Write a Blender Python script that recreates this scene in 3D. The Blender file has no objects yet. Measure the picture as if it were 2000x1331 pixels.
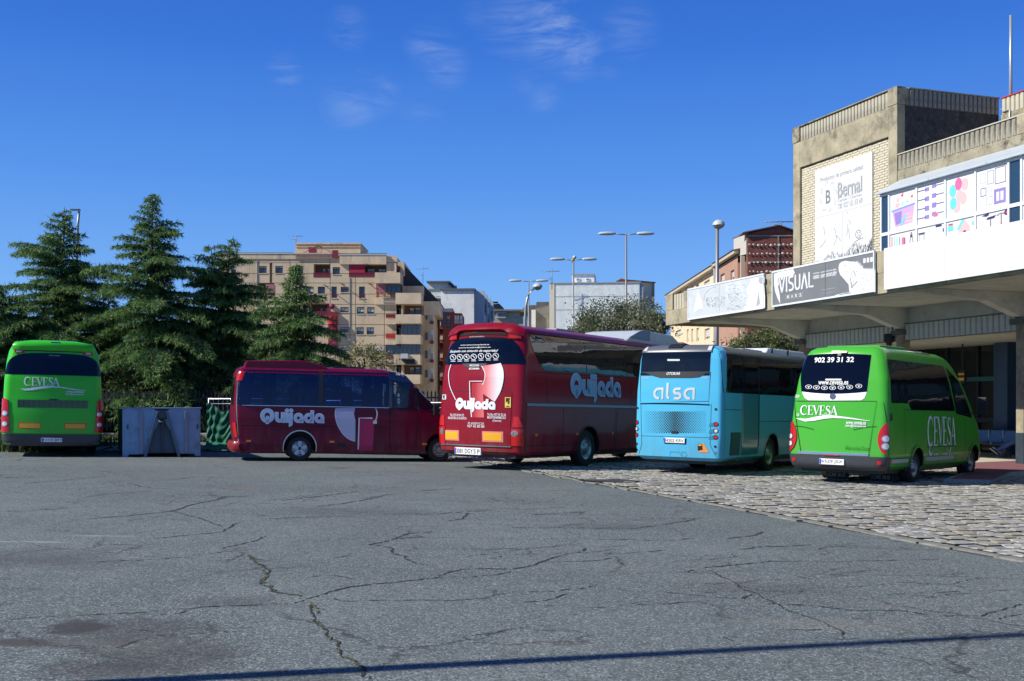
import bpy, bmesh, math, random
import numpy as np
from mathutils import Vector, Matrix
random.seed(7); rng = np.random.default_rng(7)
scene = bpy.context.scene
COL = scene.collection
pi = math.pi
# ---------------------------------------------------------------- camera, sky, sun, exposure
F = 2200.0; CX = 1000.0; HY = 796.0; H = 1.56; SL = 0.018
cam_d = bpy.data.cameras.new("camera"); cam = bpy.data.objects.new("camera", cam_d); COL.objects.link(cam)
cam.location = (0, 0, H); cam.rotation_euler = (pi/2, 0, 0)
cam_d.sensor_width = 36; cam_d.lens = 36*F/2000; cam_d.shift_y = (HY-665.5)/2000
cam_d.clip_start = 0.1; cam_d.clip_end = 3000
scene.camera = cam
SUN_EL = math.radians(38); SUN_H = Vector((-0.955, -0.297, 0)).normalized()
SUN_V = Vector((SUN_H.x*math.cos(SUN_EL), SUN_H.y*math.cos(SUN_EL), math.sin(SUN_EL)))
world = bpy.data.worlds.new("World"); scene.world = world; world.use_nodes = True
wn = world.node_tree; wn.nodes.clear()
def wnode(t, **k):
    n = wn.nodes.new(t)
    for a, b in k.items(): setattr(n, a, b)
    return n
sky = wnode('ShaderNodeTexSky'); sky.sky_type = 'NISHITA'; sky.sun_disc = False
sky.sun_elevation = SUN_EL; sky.sun_rotation = math.atan2(SUN_H.x, SUN_H.y)
sky.altitude = 300; sky.air_density = 1.0; sky.dust_density = 0.25; sky.ozone_density = 3.0
tc = wnode('ShaderNodeTexCoord')
sxyz = wnode('ShaderNodeSeparateXYZ'); wn.links.new(tc.outputs['Generated'], sxyz.inputs[0])
ramp = wnode('ShaderNodeValToRGB'); wn.links.new(sxyz.outputs[2], ramp.inputs[0]); e = ramp.color_ramp.elements
e[0].position = 0; e[0].color = (.235, .53, 1.0, 1); e[1].position = 1; e[1].color = (.005, .045, .24, 1)
for p_, c_ in ((.10, (.180, .455, 1.0)), (.20, (.080, .300, .90)), (.30, (.030, .185, .76)), (.40, (.015, .125, .60)), (.60, (.007, .065, .35))):
    q_ = e.new(p_); q_.color = (*c_, 1)
skm = wnode('ShaderNodeMix', data_type='RGBA'); skm.inputs[0].default_value = .86
sks = wnode('ShaderNodeVectorMath', operation='SCALE'); sks.inputs['Scale'].default_value = .11; wn.links.new(sky.outputs[0], sks.inputs[0])
wn.links.new(sks.outputs[0], skm.inputs[6]); wn.links.new(ramp.outputs[0], skm.inputs[7])
# thin wisps of cirrus, placed by direction in the sky
nmap = wnode('ShaderNodeMapping'); nmap.inputs['Scale'].default_value = (6, 5, 27)
wn.links.new(tc.outputs['Generated'], nmap.inputs[0])
nz = wnode('ShaderNodeTexNoise'); nz.inputs['Scale'].default_value = 1.6; nz.inputs['Detail'].default_value = 10; nz.inputs['Roughness'].default_value = 0.66; nz.inputs['Distortion'].default_value = 1.1
wn.links.new(nmap.outputs[0], nz.inputs['Vector'])
acc = None
CLB = [((-.90, -.40, .12), .22, .9), ((-.80, -.55, .22), .25, .8), ((-.97, -.1, .25), .2, .7), ((-.5, -.85, .18), .2, .7), ((-.2, -.97, .12), .25, .6), ((.4, -.9, .2), .2, .5)]
def dirv(px, py): return Vector(((px-CX)/F, 1, (HY-py)/F)).normalized()
for (px, py, r, a) in [(1075, 62, .042, 1.0), (1130, 98, .032, .85), (1010, 45, .045, .5), (872, 128, .026, .6), (845, 92, .03, .5),
                       (690, 195, .035, .4), (750, 186, .022, .5), (556, 139, .020, .55), (678, 58, .024, .45), (1225, 70, .035, .35),
                       (1045, 112, .014, .4), (1060, 190, .02, .25), (930, 30, .02, .3), (1185, 130, .018, .2), (820, 212, .03, .15), (1030, 155, .02, .2),
                       (200, -900, .2, .4), (1900, -700, .25, .4), (-1500, 60, .1, .4), (3000, 100, .12, .4)]+[(c_[0], None, c_[1], c_[2]) for c_ in CLB]:
    d = wnode('ShaderNodeVectorMath', operation='DISTANCE'); wn.links.new(tc.outputs['Generated'], d.inputs[0]); d.inputs[1].default_value = dirv(px, py) if py is not None else Vector(px).normalized()
    m = wnode('ShaderNodeMapRange', interpolation_type='SMOOTHSTEP'); wn.links.new(d.outputs['Value'], m.inputs[0])
    m.inputs[1].default_value = 0; m.inputs[2].default_value = r; m.inputs[3].default_value = a; m.inputs[4].default_value = 0
    if acc is None: acc = m.outputs[0]
    else:
        s = wnode('ShaderNodeMath', operation='MAXIMUM'); wn.links.new(acc, s.inputs[0]); wn.links.new(m.outputs[0], s.inputs[1]); acc = s.outputs[0]
mr = wnode('ShaderNodeMapRange', interpolation_type='SMOOTHSTEP'); wn.links.new(nz.outputs[0], mr.inputs[0]); mr.inputs[1].default_value = .37; mr.inputs[2].default_value = .80
mu = wnode('ShaderNodeMath', operation='MULTIPLY'); wn.links.new(acc, mu.inputs[0]); wn.links.new(mr.outputs[0], mu.inputs[1])
mu2 = wnode('ShaderNodeMath', operation='MULTIPLY'); wn.links.new(mu.outputs[0], mu2.inputs[0]); mu2.inputs[1].default_value = .8
mx = wnode('ShaderNodeMix', data_type='RGBA'); wn.links.new(mu2.outputs[0], mx.inputs[0]); wn.links.new(skm.outputs[2], mx.inputs[6]); mx.inputs[7].default_value = (.50, .62, .86, 1)
bg = wnode('ShaderNodeBackground'); bg.inputs['Strength'].default_value = 0.80
wn.links.new(mx.outputs[2], bg.inputs['Color'])
wo = wnode('ShaderNodeOutputWorld'); wn.links.new(bg.outputs[0], wo.inputs['Surface'])
sun_d = bpy.data.lights.new("sun", 'SUN'); sun = bpy.data.objects.new("sun", sun_d); COL.objects.link(sun)
sun_d.energy = 5.0; sun_d.angle = math.radians(.53); sun_d.color = (1, .955, .87)
sun.rotation_euler = SUN_V.to_track_quat('Z', 'Y').to_euler(); sun.location = (-30, -10, 40)
vs = scene.view_settings; vs.view_transform = 'Standard'; vs.look = 'None'; vs.exposure = 0.28; vs.gamma = 1; vs.use_curve_mapping = False
scene.cycles.max_bounces = 8; scene.cycles.transparent_max_bounces = 12; scene.cycles.glossy_bounces = 4
scene.cycles.sample_clamp_indirect = 6

def gz(x): return -SL*x
def P(px, py, Y): return Vector(((px-CX)/F*Y, Y, H+(HY-py)/F*Y))
def G(px, py):
    m = (px-CX)/F; Y = H/((py-HY)/F-SL*m)
    return Vector((m*Y, Y, -SL*m*Y))
# ---------------------------------------------------------------- materials
MATS = {}
def nodes_of(m):
    m.use_nodes = True; nt = m.node_tree; return nt, nt.nodes, nt.links
def M(name, col, rough=.6, metal=0, coat=0, var=0, scale=4, bump=0, bscale=None, stain=None, spec=.5, emit=0, streak=0):
    if name in MATS: return MATS[name]
    m = bpy.data.materials.new(name); nt, N, L = nodes_of(m); b = N['Principled BSDF']; MATS[name] = m
    b.inputs['Base Color'].default_value = (*col, 1); b.inputs['Roughness'].default_value = rough; b.inputs['Metallic'].default_value = metal
    b.inputs['Coat Weight'].default_value = coat; b.inputs['Coat Roughness'].default_value = .04; b.inputs['Specular IOR Level'].default_value = spec
    if var or bump or stain:
        t = N.new('ShaderNodeTexCoord')
    if var:
        n = N.new('ShaderNodeTexNoise'); n.inputs['Scale'].default_value = scale; n.inputs['Detail'].default_value = 6; n.inputs['Roughness'].default_value = .65
        L.new(t.outputs['Object'], n.inputs['Vector'])
        r = N.new('ShaderNodeValToRGB'); e = r.color_ramp.elements
        e[0].position = .3; e[1].position = .7
        e[0].color = (*[max(0, c*(1-var)) for c in col], 1); e[1].color = (*[min(1, c*(1+var)) for c in col], 1)
        L.new(n.outputs[0], r.inputs[0]); out = r.outputs[0]
        if stain:
            sc_, amt = stain[1], stain[2]
            mp = N.new('ShaderNodeMapping'); mp.inputs['Scale'].default_value = (sc_, sc_, sc_*(.12 if streak else 1)); L.new(t.outputs['Object'], mp.inputs[0])
            n2 = N.new('ShaderNodeTexNoise'); n2.inputs['Scale'].default_value = 1; n2.inputs['Detail'].default_value = 8; n2.inputs['Roughness'].default_value = .72
            L.new(mp.outputs[0], n2.inputs['Vector'])
            r2 = N.new('ShaderNodeMapRange'); r2.inputs[1].default_value = .52; r2.inputs[2].default_value = .68; r2.inputs[4].default_value = amt; L.new(n2.outputs[0], r2.inputs[0])
            mix = N.new('ShaderNodeMix'); mix.data_type = 'RGBA'; L.new(r2.outputs[0], mix.inputs[0]); L.new(out, mix.inputs[6]); mix.inputs[7].default_value = (*stain[0], 1); out = mix.outputs[2]
        L.new(out, b.inputs['Base Color'])
    if bump:
        n3 = N.new('ShaderNodeTexNoise'); n3.inputs['Scale'].default_value = bscale or scale*6; n3.inputs['Detail'].default_value = 5
        L.new(t.outputs['Object'], n3.inputs['Vector'])
        bp = N.new('ShaderNodeBump'); bp.inputs['Strength'].default_value = bump; bp.inputs['Distance'].default_value = .02
        L.new(n3.outputs[0], bp.inputs['Height']); L.new(bp.outputs[0], b.inputs['Normal'])
    if emit:
        b.inputs['Emission Color'].default_value = (*col, 1); b.inputs['Emission Strength'].default_value = emit
    return m
def tinted(name, col, alpha):
    if name in MATS: return MATS[name]
    m = bpy.data.materials.new(name); nt, N, L = nodes_of(m); MATS[name] = m
    N.remove(N['Principled BSDF']); o = N['Material Output']
    tr = N.new('ShaderNodeBsdfTransparent'); tr.inputs[0].default_value = (*col, 1)
    gl = N.new('ShaderNodeBsdfGlossy'); gl.inputs['Roughness'].default_value = .02
    fr = N.new('ShaderNodeFresnel'); fr.inputs[0].default_value = 1.5
    mi = N.new('ShaderNodeMixShader'); L.new(fr.outputs[0], mi.inputs[0]); L.new(tr.outputs[0], mi.inputs[1]); L.new(gl.outputs[0], mi.inputs[2])
    di = N.new('ShaderNodeBsdfDiffuse'); di.inputs[0].default_value = (.012, .035, .16, 1)
    m2 = N.new('ShaderNodeMixShader'); m2.inputs[0].default_value = alpha; L.new(mi.outputs[0], m2.inputs[1]); L.new(di.outputs[0], m2.inputs[2])
    L.new(m2.outputs[0], o.inputs['Surface']); return m
GLASS = M('dark_glass', (.004, .006, .009), .03, spec=.6)
_nt = GLASS.node_tree; _t = _nt.nodes.new('ShaderNodeTexCoord'); _n = _nt.nodes.new('ShaderNodeTexNoise'); _n.inputs['Scale'].default_value = 1.6; _b = _nt.nodes.new('ShaderNodeBump'); _b.inputs['Strength'].default_value = .12; _b.inputs['Distance'].default_value = .05
_nt.links.new(_t.outputs['Object'], _n.inputs['Vector']); _nt.links.new(_n.outputs[0], _b.inputs['Height']); _nt.links.new(_b.outputs[0], _nt.nodes['Principled BSDF'].inputs['Normal'])
def paint(name, col, rough=.28, coat=.1, spec=.3):
    # vehicle paint with thin road dust that thickens towards the sills
    if name in MATS: return MATS[name]
    m = bpy.data.materials.new(name); nt, N, L = nodes_of(m); b = N['Principled BSDF']; MATS[name] = m
    t = N.new('ShaderNodeTexCoord'); s = N.new('ShaderNodeSeparateXYZ'); L.new(t.outputs['Object'], s.inputs[0])
    mp = N.new('ShaderNodeMapping'); mp.inputs['Scale'].default_value = (3, 3, .7); L.new(t.outputs['Object'], mp.inputs[0])
    n = N.new('ShaderNodeTexNoise'); n.inputs['Scale'].default_value = 1.5; n.inputs['Detail'].default_value = 8; n.inputs['Roughness'].default_value = .7; L.new(mp.outputs[0], n.inputs['Vector'])
    r = N.new('ShaderNodeMapRange'); L.new(s.outputs[2], r.inputs[0]); r.inputs[1].default_value = 1.1; r.inputs[2].default_value = .25; r.inputs[3].default_value = .05; r.inputs[4].default_value = .5
    q = N.new('ShaderNodeMapRange'); L.new(n.outputs[0], q.inputs[0]); q.inputs[1].default_value = .38; q.inputs[2].default_value = .72
    u = N.new('ShaderNodeMath'); u.operation = 'MULTIPLY'; L.new(r.outputs[0], u.inputs[0]); L.new(q.outputs[0], u.inputs[1])
    x = N.new('ShaderNodeMix'); x.data_type = 'RGBA'; L.new(u.outputs[0], x.inputs[0]); x.inputs[6].default_value = (*col, 1); x.inputs[7].default_value = (.16, .13, .11, 1); L.new(x.outputs[2], b.inputs['Base Color'])
    ro = N.new('ShaderNodeMapRange'); L.new(u.outputs[0], ro.inputs[0]); ro.inputs[3].default_value = rough; ro.inputs[4].default_value = .8; L.new(ro.outputs[0], b.inputs['Roughness'])
    b.inputs['Coat Weight'].default_value = coat; b.inputs['Coat Roughness'].default_value = .05; b.inputs['Specular IOR Level'].default_value = spec
    return m
GLASSW = M('window_glass', (.03, .045, .06), .05, spec=.8)
RUBBER = M('tyre_rubber', (.012, .012, .013), .75)
BLACK = M('black_plastic', (.012, .013, .015), .45)
DARKG = M('dark_grey_plastic', (.045, .05, .06), .42, var=.1, scale=8)
SILVER = M('silver_metal', (.5, .52, .55), .3, metal=.9)
CHROME = M('chrome', (.7, .7, .72), .12, metal=1)
WHITE = M('white_print', (.68, .69, .7), .5)
REDL = M('red_lens', (.50, .010, .010), .2, coat=.25)
CLEARL = M('clear_lens', (.6, .6, .6), .15, coat=.6)
AMBER = M('amber_lens', (.75, .22, .02), .2, coat=.5)
REFY = M('yellow_reflector', (.85, .42, .02), .35)
CONC = M('aged_concrete', (.34, .30, .205), .9, var=.28, scale=1.6, bump=.5, bscale=14, stain=((.07, .065, .05), 1.1, .75))
CONCS = M('stained_concrete', (.30, .27, .19), .92, var=.3, scale=2.2, bump=.7, bscale=18, stain=((.03, .03, .027), 3.2, 1.0))
CONCD = M('shaded_mouldy_concrete', (.045, .047, .052), .95, var=.5, scale=3, bump=.5, bscale=16, stain=((.16, .16, .16), 5, .5))  # mouldy, and darkened further as the shade on the tower flank
CONCP = M('pale_painted_concrete', (.60, .63, .58), .7, var=.12, scale=1.2, bump=.15, bscale=9, stain=((.25, .24, .2), 2, .4))
CONCG = M('rib_concrete', (.48, .45, .35), .85, var=.16, scale=2, bump=.2, stain=((.07, .065, .055), 2.2, 1.0), streak=1)
WFRAME = M('white_aluminium', (.66, .70, .74), .4)
# ---------------------------------------------------------------- mesh building
class MB:
    def __init__(s): s.v = []; s.f = []; s.m = []; s.sm = []
    def add(s, vs, fs, mi=0, smooth=False):
        o = len(s.v); s.v += [tuple(p) for p in vs]
        for f in fs: s.f.append(tuple(i+o for i in f)); s.m.append(mi); s.sm.append(smooth)
        return s
    def box(s, x0, x1, y0, y1, z0, z1, mi=0, T=None):
        if x0 > x1: x0, x1 = x1, x0
        if y0 > y1: y0, y1 = y1, y0
        if z0 > z1: z0, z1 = z1, z0
        v = [(x0,y0,z0),(x1,y0,z0),(x1,y1,z0),(x0,y1,z0),(x0,y0,z1),(x1,y0,z1),(x1,y1,z1),(x0,y1,z1)]
        if T is not None: v = [T @ Vector(p) for p in v]
        return s.add(v, [(0,3,2,1),(4,5,6,7),(0,1,5,4),(1,2,6,5),(2,3,7,6),(3,0,4,7)], mi)
    def prism(s, poly, a, b, axis='y', mi=0):
        # poly: 2D list; extruded from a to b on axis
        n = len(poly)
        def mk(p, t):
            if axis == 'y': return (p[0], t, p[1])
            if axis == 'x': return (t, p[0], p[1])
            return (p[0], p[1], t)
        v = [mk(p, a) for p in poly]+[mk(p, b) for p in poly]
        fs = [tuple(range(n)), tuple(range(2*n-1, n-1, -1))]+[(i, i+n, (i+1) % n+n, (i+1) % n) for i in range(n)]
        return s.add(v, fs, mi)
    def tube(s, pts, r, n=8, mi=0, cap=True, smooth=True):
        pts = [Vector(p) for p in pts]; rs = r if isinstance(r, (list, tuple)) else [r]*len(pts)
        vs = []
        for i, p in enumerate(pts):
            d = (pts[min(i+1, len(pts)-1)]-pts[max(i-1, 0)]).normalized()
            a = d.cross(Vector((0, 0, 1)) if abs(d.z) < .9 else Vector((1, 0, 0))).normalized(); b = d.cross(a)
            for k in range(n):
                t = 2*pi*k/n; vs.append(p+(a*math.cos(t)+b*math.sin(t))*rs[i])
        fs = [(i*n+k, i*n+(k+1) % n, (i+1)*n+(k+1) % n, (i+1)*n+k) for i in range(len(pts)-1) for k in range(n)]
        s.add(vs, fs, mi, smooth)
        if cap:
            s.add([vs[k] for k in range(n)], [tuple(range(n))], mi); s.add(vs[-n:], [tuple(range(n))], mi)
        return s
    def lathe(s, prof, origin=(0,0,0), axis='x', n=28, mi=0, mis=None):
        # prof: list of (t along axis, radius)
        o = Vector(origin); vs = []
        for (t, r) in prof:
            for k in range(n):
                a = 2*pi*k/n; c, q = r*math.cos(a), r*math.sin(a)
                vs.append(o+(Vector((t, c, q)) if axis == 'x' else Vector((c, q, t)) if axis == 'z' else Vector((c, t, q))))
        base = len(s.v)
        s.v += [tuple(p) for p in vs]
        for i in range(len(prof)-1):
            for k in range(n):
                s.f.append((base+i*n+k, base+i*n+(k+1) % n, base+(i+1)*n+(k+1) % n, base+(i+1)*n+k)); s.m.append(mis[i] if mis else mi); s.sm.append(True)
        return s
    def mesh(s, name, mats):
        me = bpy.data.meshes.new(name); me.from_pydata(s.v, [], s.f)
        for m in (mats if isinstance(mats, (list, tuple)) else [mats]): me.materials.append(m)
        me.polygons.foreach_set('material_index', s.m); me.polygons.foreach_set('use_smooth', s.sm); me.update()
        return me
    def build(s, name, mats, parent=None, bevel=0, recalc=True):
        me = s.mesh(name, mats)
        if recalc or bevel:
            bm = bmesh.new(); bm.from_mesh(me)
            bmesh.ops.remove_doubles(bm, verts=bm.verts, dist=1e-5)
            bmesh.ops.recalc_face_normals(bm, faces=bm.faces)
            if bevel:
                ed = [e for e in bm.edges if len(e.link_faces) == 2 and e.calc_face_angle(0) > .6]
                bmesh.ops.bevel(bm, geom=ed, offset=bevel, segments=2, affect='EDGES', profile=.5, clamp_overlap=True)
            bm.to_mesh(me); bm.free()
        return link(name, me, parent)
def link(name, me, parent=None):
    o = bpy.data.objects.new(name, me); COL.objects.link(o)
    if parent is not None: o.parent = parent
    return o
def tag(o, label=None, cat=None, group=None, kind=None):
    if label: o['label'] = label
    if cat: o['category'] = cat
    if group: o['group'] = group
    if kind: o['kind'] = kind
    return o
def thing(name, label, cat, loc=(0,0,0), rz=0, group=None, mat=None):
    o = bpy.data.objects.new(name, None); COL.objects.link(o); o.empty_display_size = .3
    if mat is not None: o.matrix_world = mat
    else: o.location = loc; o.rotation_euler = (0, 0, rz)
    return tag(o, label, cat, group)
def dup(o, parent=None):
    c = o.copy(); COL.objects.link(c); c.parent = parent
    if parent is None and o.parent is not None: c.parent = None
    for ch in KIDS.get(o.name, [x for x in o.children]): dup(ch, c)
    return c
KIDS = {}
def shade_auto(o, ang=35):
    me = o.data
    me.polygons.foreach_set('use_smooth', [True]*len(me.polygons)); me.update()
    me.set_sharp_from_angle(angle=math.radians(ang)) if hasattr(me, 'set_sharp_from_angle') else None
# ---------------------------------------------------------------- text and lettering (2D tri/quads in x,y)
def text2d(txt, size=1.0, bold=0, align='LEFT', sx=1.0, shear=0):
    cu = bpy.data.curves.new('t', 'FONT'); cu.body = txt; cu.size = size; cu.offset = bold*size; cu.align_x = align; cu.resolution_u = 3; cu.shear = shear
    o = bpy.data.objects.new('t', cu); COL.objects.link(o)
    dg = bpy.context.evaluated_depsgraph_get(); me = bpy.data.meshes.new_from_object(o.evaluated_get(dg))
    vs = [(v.co.x*sx, v.co.y) for v in me.vertices]; fs = [tuple(p.vertices) for p in me.polygons]
    bpy.data.objects.remove(o); bpy.data.curves.remove(cu); bpy.data.meshes.remove(me)
    return vs, fs
class Ink:
    """flat lettering made of strokes, rings and boxes; grow g widens every piece"""
    def __init__(s, g=0): s.v = []; s.f = []; s.g = g
    def _a(s, v, f):
        o = len(s.v); s.v += v; s.f += [tuple(i+o for i in q) for q in f]
    def box(s, x0, y0, x1, y1):
        g = s.g; s._a([(x0-g,y0-g),(x1+g,y0-g),(x1+g,y1+g),(x0-g,y1+g)], [(0,1,2,3)])
    def poly(s, pts): s._a(list(pts), [tuple(range(len(pts)))])
    def ring(s, cx, cy, ro, ri, a0=0, a1=360, n=28, ey=1.0):
        g = s.g; ro += g; ri = max(ri-g, 0); v = []; f = []
        for k in range(n+1):
            t = math.radians(a0+(a1-a0)*k/n); v += [(cx+ro*math.cos(t), cy+ro*ey*math.sin(t)), (cx+ri*math.cos(t), cy+ri*ey*math.sin(t))]
            if k < n: f.append((2*k, 2*k+2, 2*k+3, 2*k+1))
        s._a(v, f)
    def stroke(s, pts, w):
        ws = w if isinstance(w, (list, tuple)) else [w]*len(pts); v = []; f = []
        for i, p in enumerate(pts):
            a = pts[max(i-1, 0)]; b = pts[min(i+1, len(pts)-1)]
            dx, dy = b[0]-a[0], b[1]-a[1]; l = math.hypot(dx, dy) or 1; h = ws[i]/2+s.g
            v += [(p[0]-dy/l*h, p[1]+dx/l*h), (p[0]+dy/l*h, p[1]-dx/l*h)]
            if i: f.append((2*i-2, 2*i, 2*i+1, 2*i-1))
        s._a(v, f)
    def out(s, x=0, y=0, k=1, ky=None):
        ky = ky or k
        return [(x+a*k, y+b*ky) for a, b in s.v], s.f
def arc(cx, cy, r, a0, a1, n=10, ey=1):
    return [(cx+r*math.cos(math.radians(a0+(a1-a0)*k/n)), cy+r*ey*math.sin(math.radians(a0+(a1-a0)*k/n))) for k in range(n+1)]
def quijada(g=0):
    I = Ink(g); Y = lambda y: 650-y
    def ring(cx, cy, ro, ri, a0=0, a1=360): I.ring(cx-345, Y(cy), ro, ri, a0, a1)
    def box(x0, y0, x1, y1): I.box(x0-345, Y(y1), x1-345, Y(y0))
    I.ring(400-345, Y(594), 56, 27, ey=1.06); box(391, 600, 411, 662)
    box(465, 566, 491, 610); ring(505, 610, 40, 15, 180, 360); box(518, 566, 545, 650)
    box(553, 572, 578, 650); ring(566, 548, 15, 0)
    box(586, 572, 612, 655); ring(582, 654, 30, 4, 270, 360); ring(600, 548, 15, 0)
    ring(664, 610, 40, 17); box(678, 606, 704, 650)
    ring(752, 610, 40, 17); box(768, 545, 793, 650)
    ring(842, 610, 40, 17); box(856, 606, 882, 650)
    return I
def alsa():
    I = Ink(); w = .205
    def a(x):
        I.stroke([(x+.52, .085)]+arc(x+.47, .46, .38, 255, 90, 14)+[(x+.60, .84), (x+.80, .84), (x+.80, .84)], w)
        I.box(x+.72, 0, x+.89, .925)
    a(0)
    I.stroke([(1.22, 1.32), (1.22, .3)]+arc(1.42, .3, .2, 180, 265, 6), w)
    I.stroke([(2.35, .84), (2.0, .84)]+arc(1.98, .66, .18, 95, 262, 8)+[(2.1, .475)]+arc(2.14, .28, .195, 85, -90, 8)+[(1.80, .085)], w)
    a(2.62)
    return I
def cevesa():
    I = Ink(); x = 0; T = .17; t = .045
    def serif(cx, y, w=.26): I.box(cx-w/2, y, cx+w/2, y+.03)
    I.stroke(arc(.42, .5, .43, 42, 318, 20, 1.12), [.05, .06, .07, .09, .11, .13, .15, .17, .18, .185, .185, .185, .18, .17, .15, .13, .11, .09, .07, .05, .03]); I.box(.70, .70, .745, .93)
    for x in (.88, 2.36):
        I.box(x+.08, 0, x+.08+T, 1); serif(x+.12, 0, .30); serif(x+.12, .97, .30)
        I.box(x+.2, .955, x+.62, 1); I.box(x+.2, 0, x+.66, .045); I.box(x+.2, .49, x+.50, .53); I.box(x+.585, .78, x+.62, 1); I.box(x+.625, 0, x+.66, .22); I.box(x+.47, .42, x+.5, .6)
    x = 1.55; I.poly([(x, 1), (x+.2, 1), (x+.50, .2), (x+.41, 0)]); I.poly([(x+.41, 0), (x+.47, .06), (x+.80, 1), (x+.74, 1)]); serif(x+.1, .97, .3); serif(x+.76, .97, .22)
    x = 3.08; pts = [(x+.55, .78)]+arc(x+.33, .76, .2, 45, 200, 9)+[(x+.27, .58), (x+.42, .46)]+arc(x+.36, .26, .22, 35, -150, 9)+[(x+.1, .2)]
    I.stroke(pts, [.03, .04, .05, .06, .07, .08, .1, .12, .13, .14, .15, .17, .18, .17, .15, .13, .11, .09, .07, .06, .05, .045, .04, .03, .03][:len(pts)]); I.box(x+.52, .72, x+.56, .97); I.box(x+.08, .03, x+.12, .3)
    x = 3.66; I.poly([(x+.08, 0), (x+.13, 0), (x+.46, .92), (x+.42, 1)]); I.poly([(x+.42, 1), (x+.5, 1), (x+.90, 0), (x+.70, 0), (x+.39, .85)]); I.box(x+.22, .31, x+.66, .355); serif(x+.1, 0, .24); serif(x+.8, 0, .34)
    return I
# ---------------------------------------------------------------- vehicles
def refine2d(v, f, maxlen):
    bm = bmesh.new(); vs = [bm.verts.new((a, b, 0)) for a, b in v]
    for q in f:
        try: bm.faces.new([vs[i] for i in q])
        except ValueError: pass
    bmesh.ops.triangulate(bm, faces=bm.faces)
    for _ in range(5):
        e = [e for e in bm.edges if e.calc_length() > maxlen]
        if not e: break
        bmesh.ops.subdivide_edges(bm, edges=e, cuts=1); bmesh.ops.triangulate(bm, faces=[q for q in bm.faces if len(q.verts) > 3])
    bm.verts.index_update()
    v = [(p.co.x, p.co.y) for p in bm.verts]; f = [tuple(p.index for p in q.verts) for q in bm.faces]; bm.free(); return v, f
class Bus:
    def __init__(s, name, label, group, x, y, th, rows, cam, paint, fcam=.25, steps=None):
        t = math.radians(-th)
        s.mat = Matrix.Translation((x, y, gz(x))) @ Matrix.Rotation(math.atan(SL), 4, 'Y') @ Matrix.Rotation(t, 4, 'Z')
        s.inv = s.mat.inverted(); s.cam = cam; s.fcam = fcam
        s.o = thing(name, label, 'bus', mat=s.mat, group=group)
        R = np.array(rows, float); s.R = R; s.zs = R[:, 0]
        s.paint = paint
        zz = sorted(set(list(R[:, 0]) + list(np.arange(R[0, 0], R[-1, 0], .09)))); s.rings = []
        s.loft(zz)
    def hw(s, z): return float(np.interp(z, s.zs, s.R[:, 1]))
    def yr(s, z): return float(np.interp(z, s.zs, s.R[:, 2]))
    def yf(s, z): return float(np.interp(z, s.zs, s.R[:, 3]))
    def rr(s, z): return float(np.interp(z, s.zs, s.R[:, 4]))
    def S(s, a, z):
        h, r = s.hw(z), s.rr(z); k = h-r; aa = abs(a); sg = 1 if a >= 0 else -1; y0 = s.yr(z)
        if aa <= k: x = aa; y = y0+s.cam*(aa/h)**2
        elif aa <= k+r*pi/2:
            t = (aa-k)/r; x = k+r*math.sin(t); y = y0+s.cam*(k/h)**2+r*(1-math.cos(t))
        else: x = h; y = y0+s.cam*(k/h)**2+r+(aa-k-r*pi/2)
        return Vector((sg*x, y, z))
    def a_side(s, y, z, sg=1):
        h, r = s.hw(z), s.rr(z); k = h-r
        return sg*(k+r*pi/2+(y-s.yr(z)-s.cam*(k/h)**2-r))
    def front(s, x, z):
        h, r = s.hw(z), s.rr(z)*1.3; ax = abs(x); y = s.yf(z)-s.fcam*(ax/h)**2
        if ax > h-r: d = min(ax-(h-r), r); y -= r-math.sqrt(max(r*r-d*d, 0))
        return Vector((x, y, z))
    def N(s, a, z):
        e = .004; da = s.S(a+e, z)-s.S(a-e, z); dz = s.S(a, z+e)-s.S(a, z-e)
        n = da.cross(dz); return n.normalized()
    def loft(s, zz):
        rings = []
        for z in zz:
            h, r = s.hw(z), s.rr(z); k = h-r; pts = []
            aa = list(np.linspace(-k, k, 17))+[k+r*pi/2*q for q in (.2, .4, .6, .8, 1)]
            aa = [-(k+r*pi/2*q) for q in (1, .8, .6, .4, .2)]+aa
            pts = [s.S(a, z) for a in aa]
            fr = [s.front(x, z) for x in [h*math.sin(q) for q in np.linspace(pi/2, -pi/2, 25)]]
            y0, y1 = pts[-1].y, fr[0].y
            side = [Vector((h, y0+(y1-y0)*q, z)) for q in np.linspace(0, 1, 12)[1:-1]]
            sideL = [Vector((-h, p.y, z)) for p in reversed(side)]
            rings.append(pts+side+fr+sideL)
        n = len(rings[0]); m = MB()
        vs = [p for r in rings for p in r]
        fs = [(i*n+k, i*n+(k+1) % n, (i+1)*n+(k+1) % n, (i+1)*n+k) for i in range(len(rings)-1) for k in range(n)]
        fs += [tuple(reversed(range(n))), tuple(range((len(rings)-1)*n, len(rings)*n))]
        m.add(vs, fs, 0, True); s.body = m.build('body', [s.paint, BLACK], s.o)
    def cut(s, cutters, dark=None):
        """subtract wheel arches / window openings from the body"""
        tmp = []
        for c in cutters:
            o = c.build('cut', [BLACK], s.o); md = s.body.modifiers.new('b', 'BOOLEAN'); md.operation = 'DIFFERENCE'; md.object = o; md.solver = 'EXACT'; tmp.append(o)
        bpy.context.view_layer.update()
        dg = bpy.context.evaluated_depsgraph_get(); me = bpy.data.meshes.new_from_object(s.body.evaluated_get(dg))
        s.body.modifiers.clear(); s.body.data = me
        for o in tmp: bpy.data.objects.remove(o)
        me.materials.clear(); me.materials.append(s.paint); me.materials.append(BLACK)
        for p in me.polygons:
            c = p.center; mi = 0
            if dark and dark(c, p.normal): mi = 1
            p.material_index = mi
        shade_auto(s.body, 38)
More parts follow.
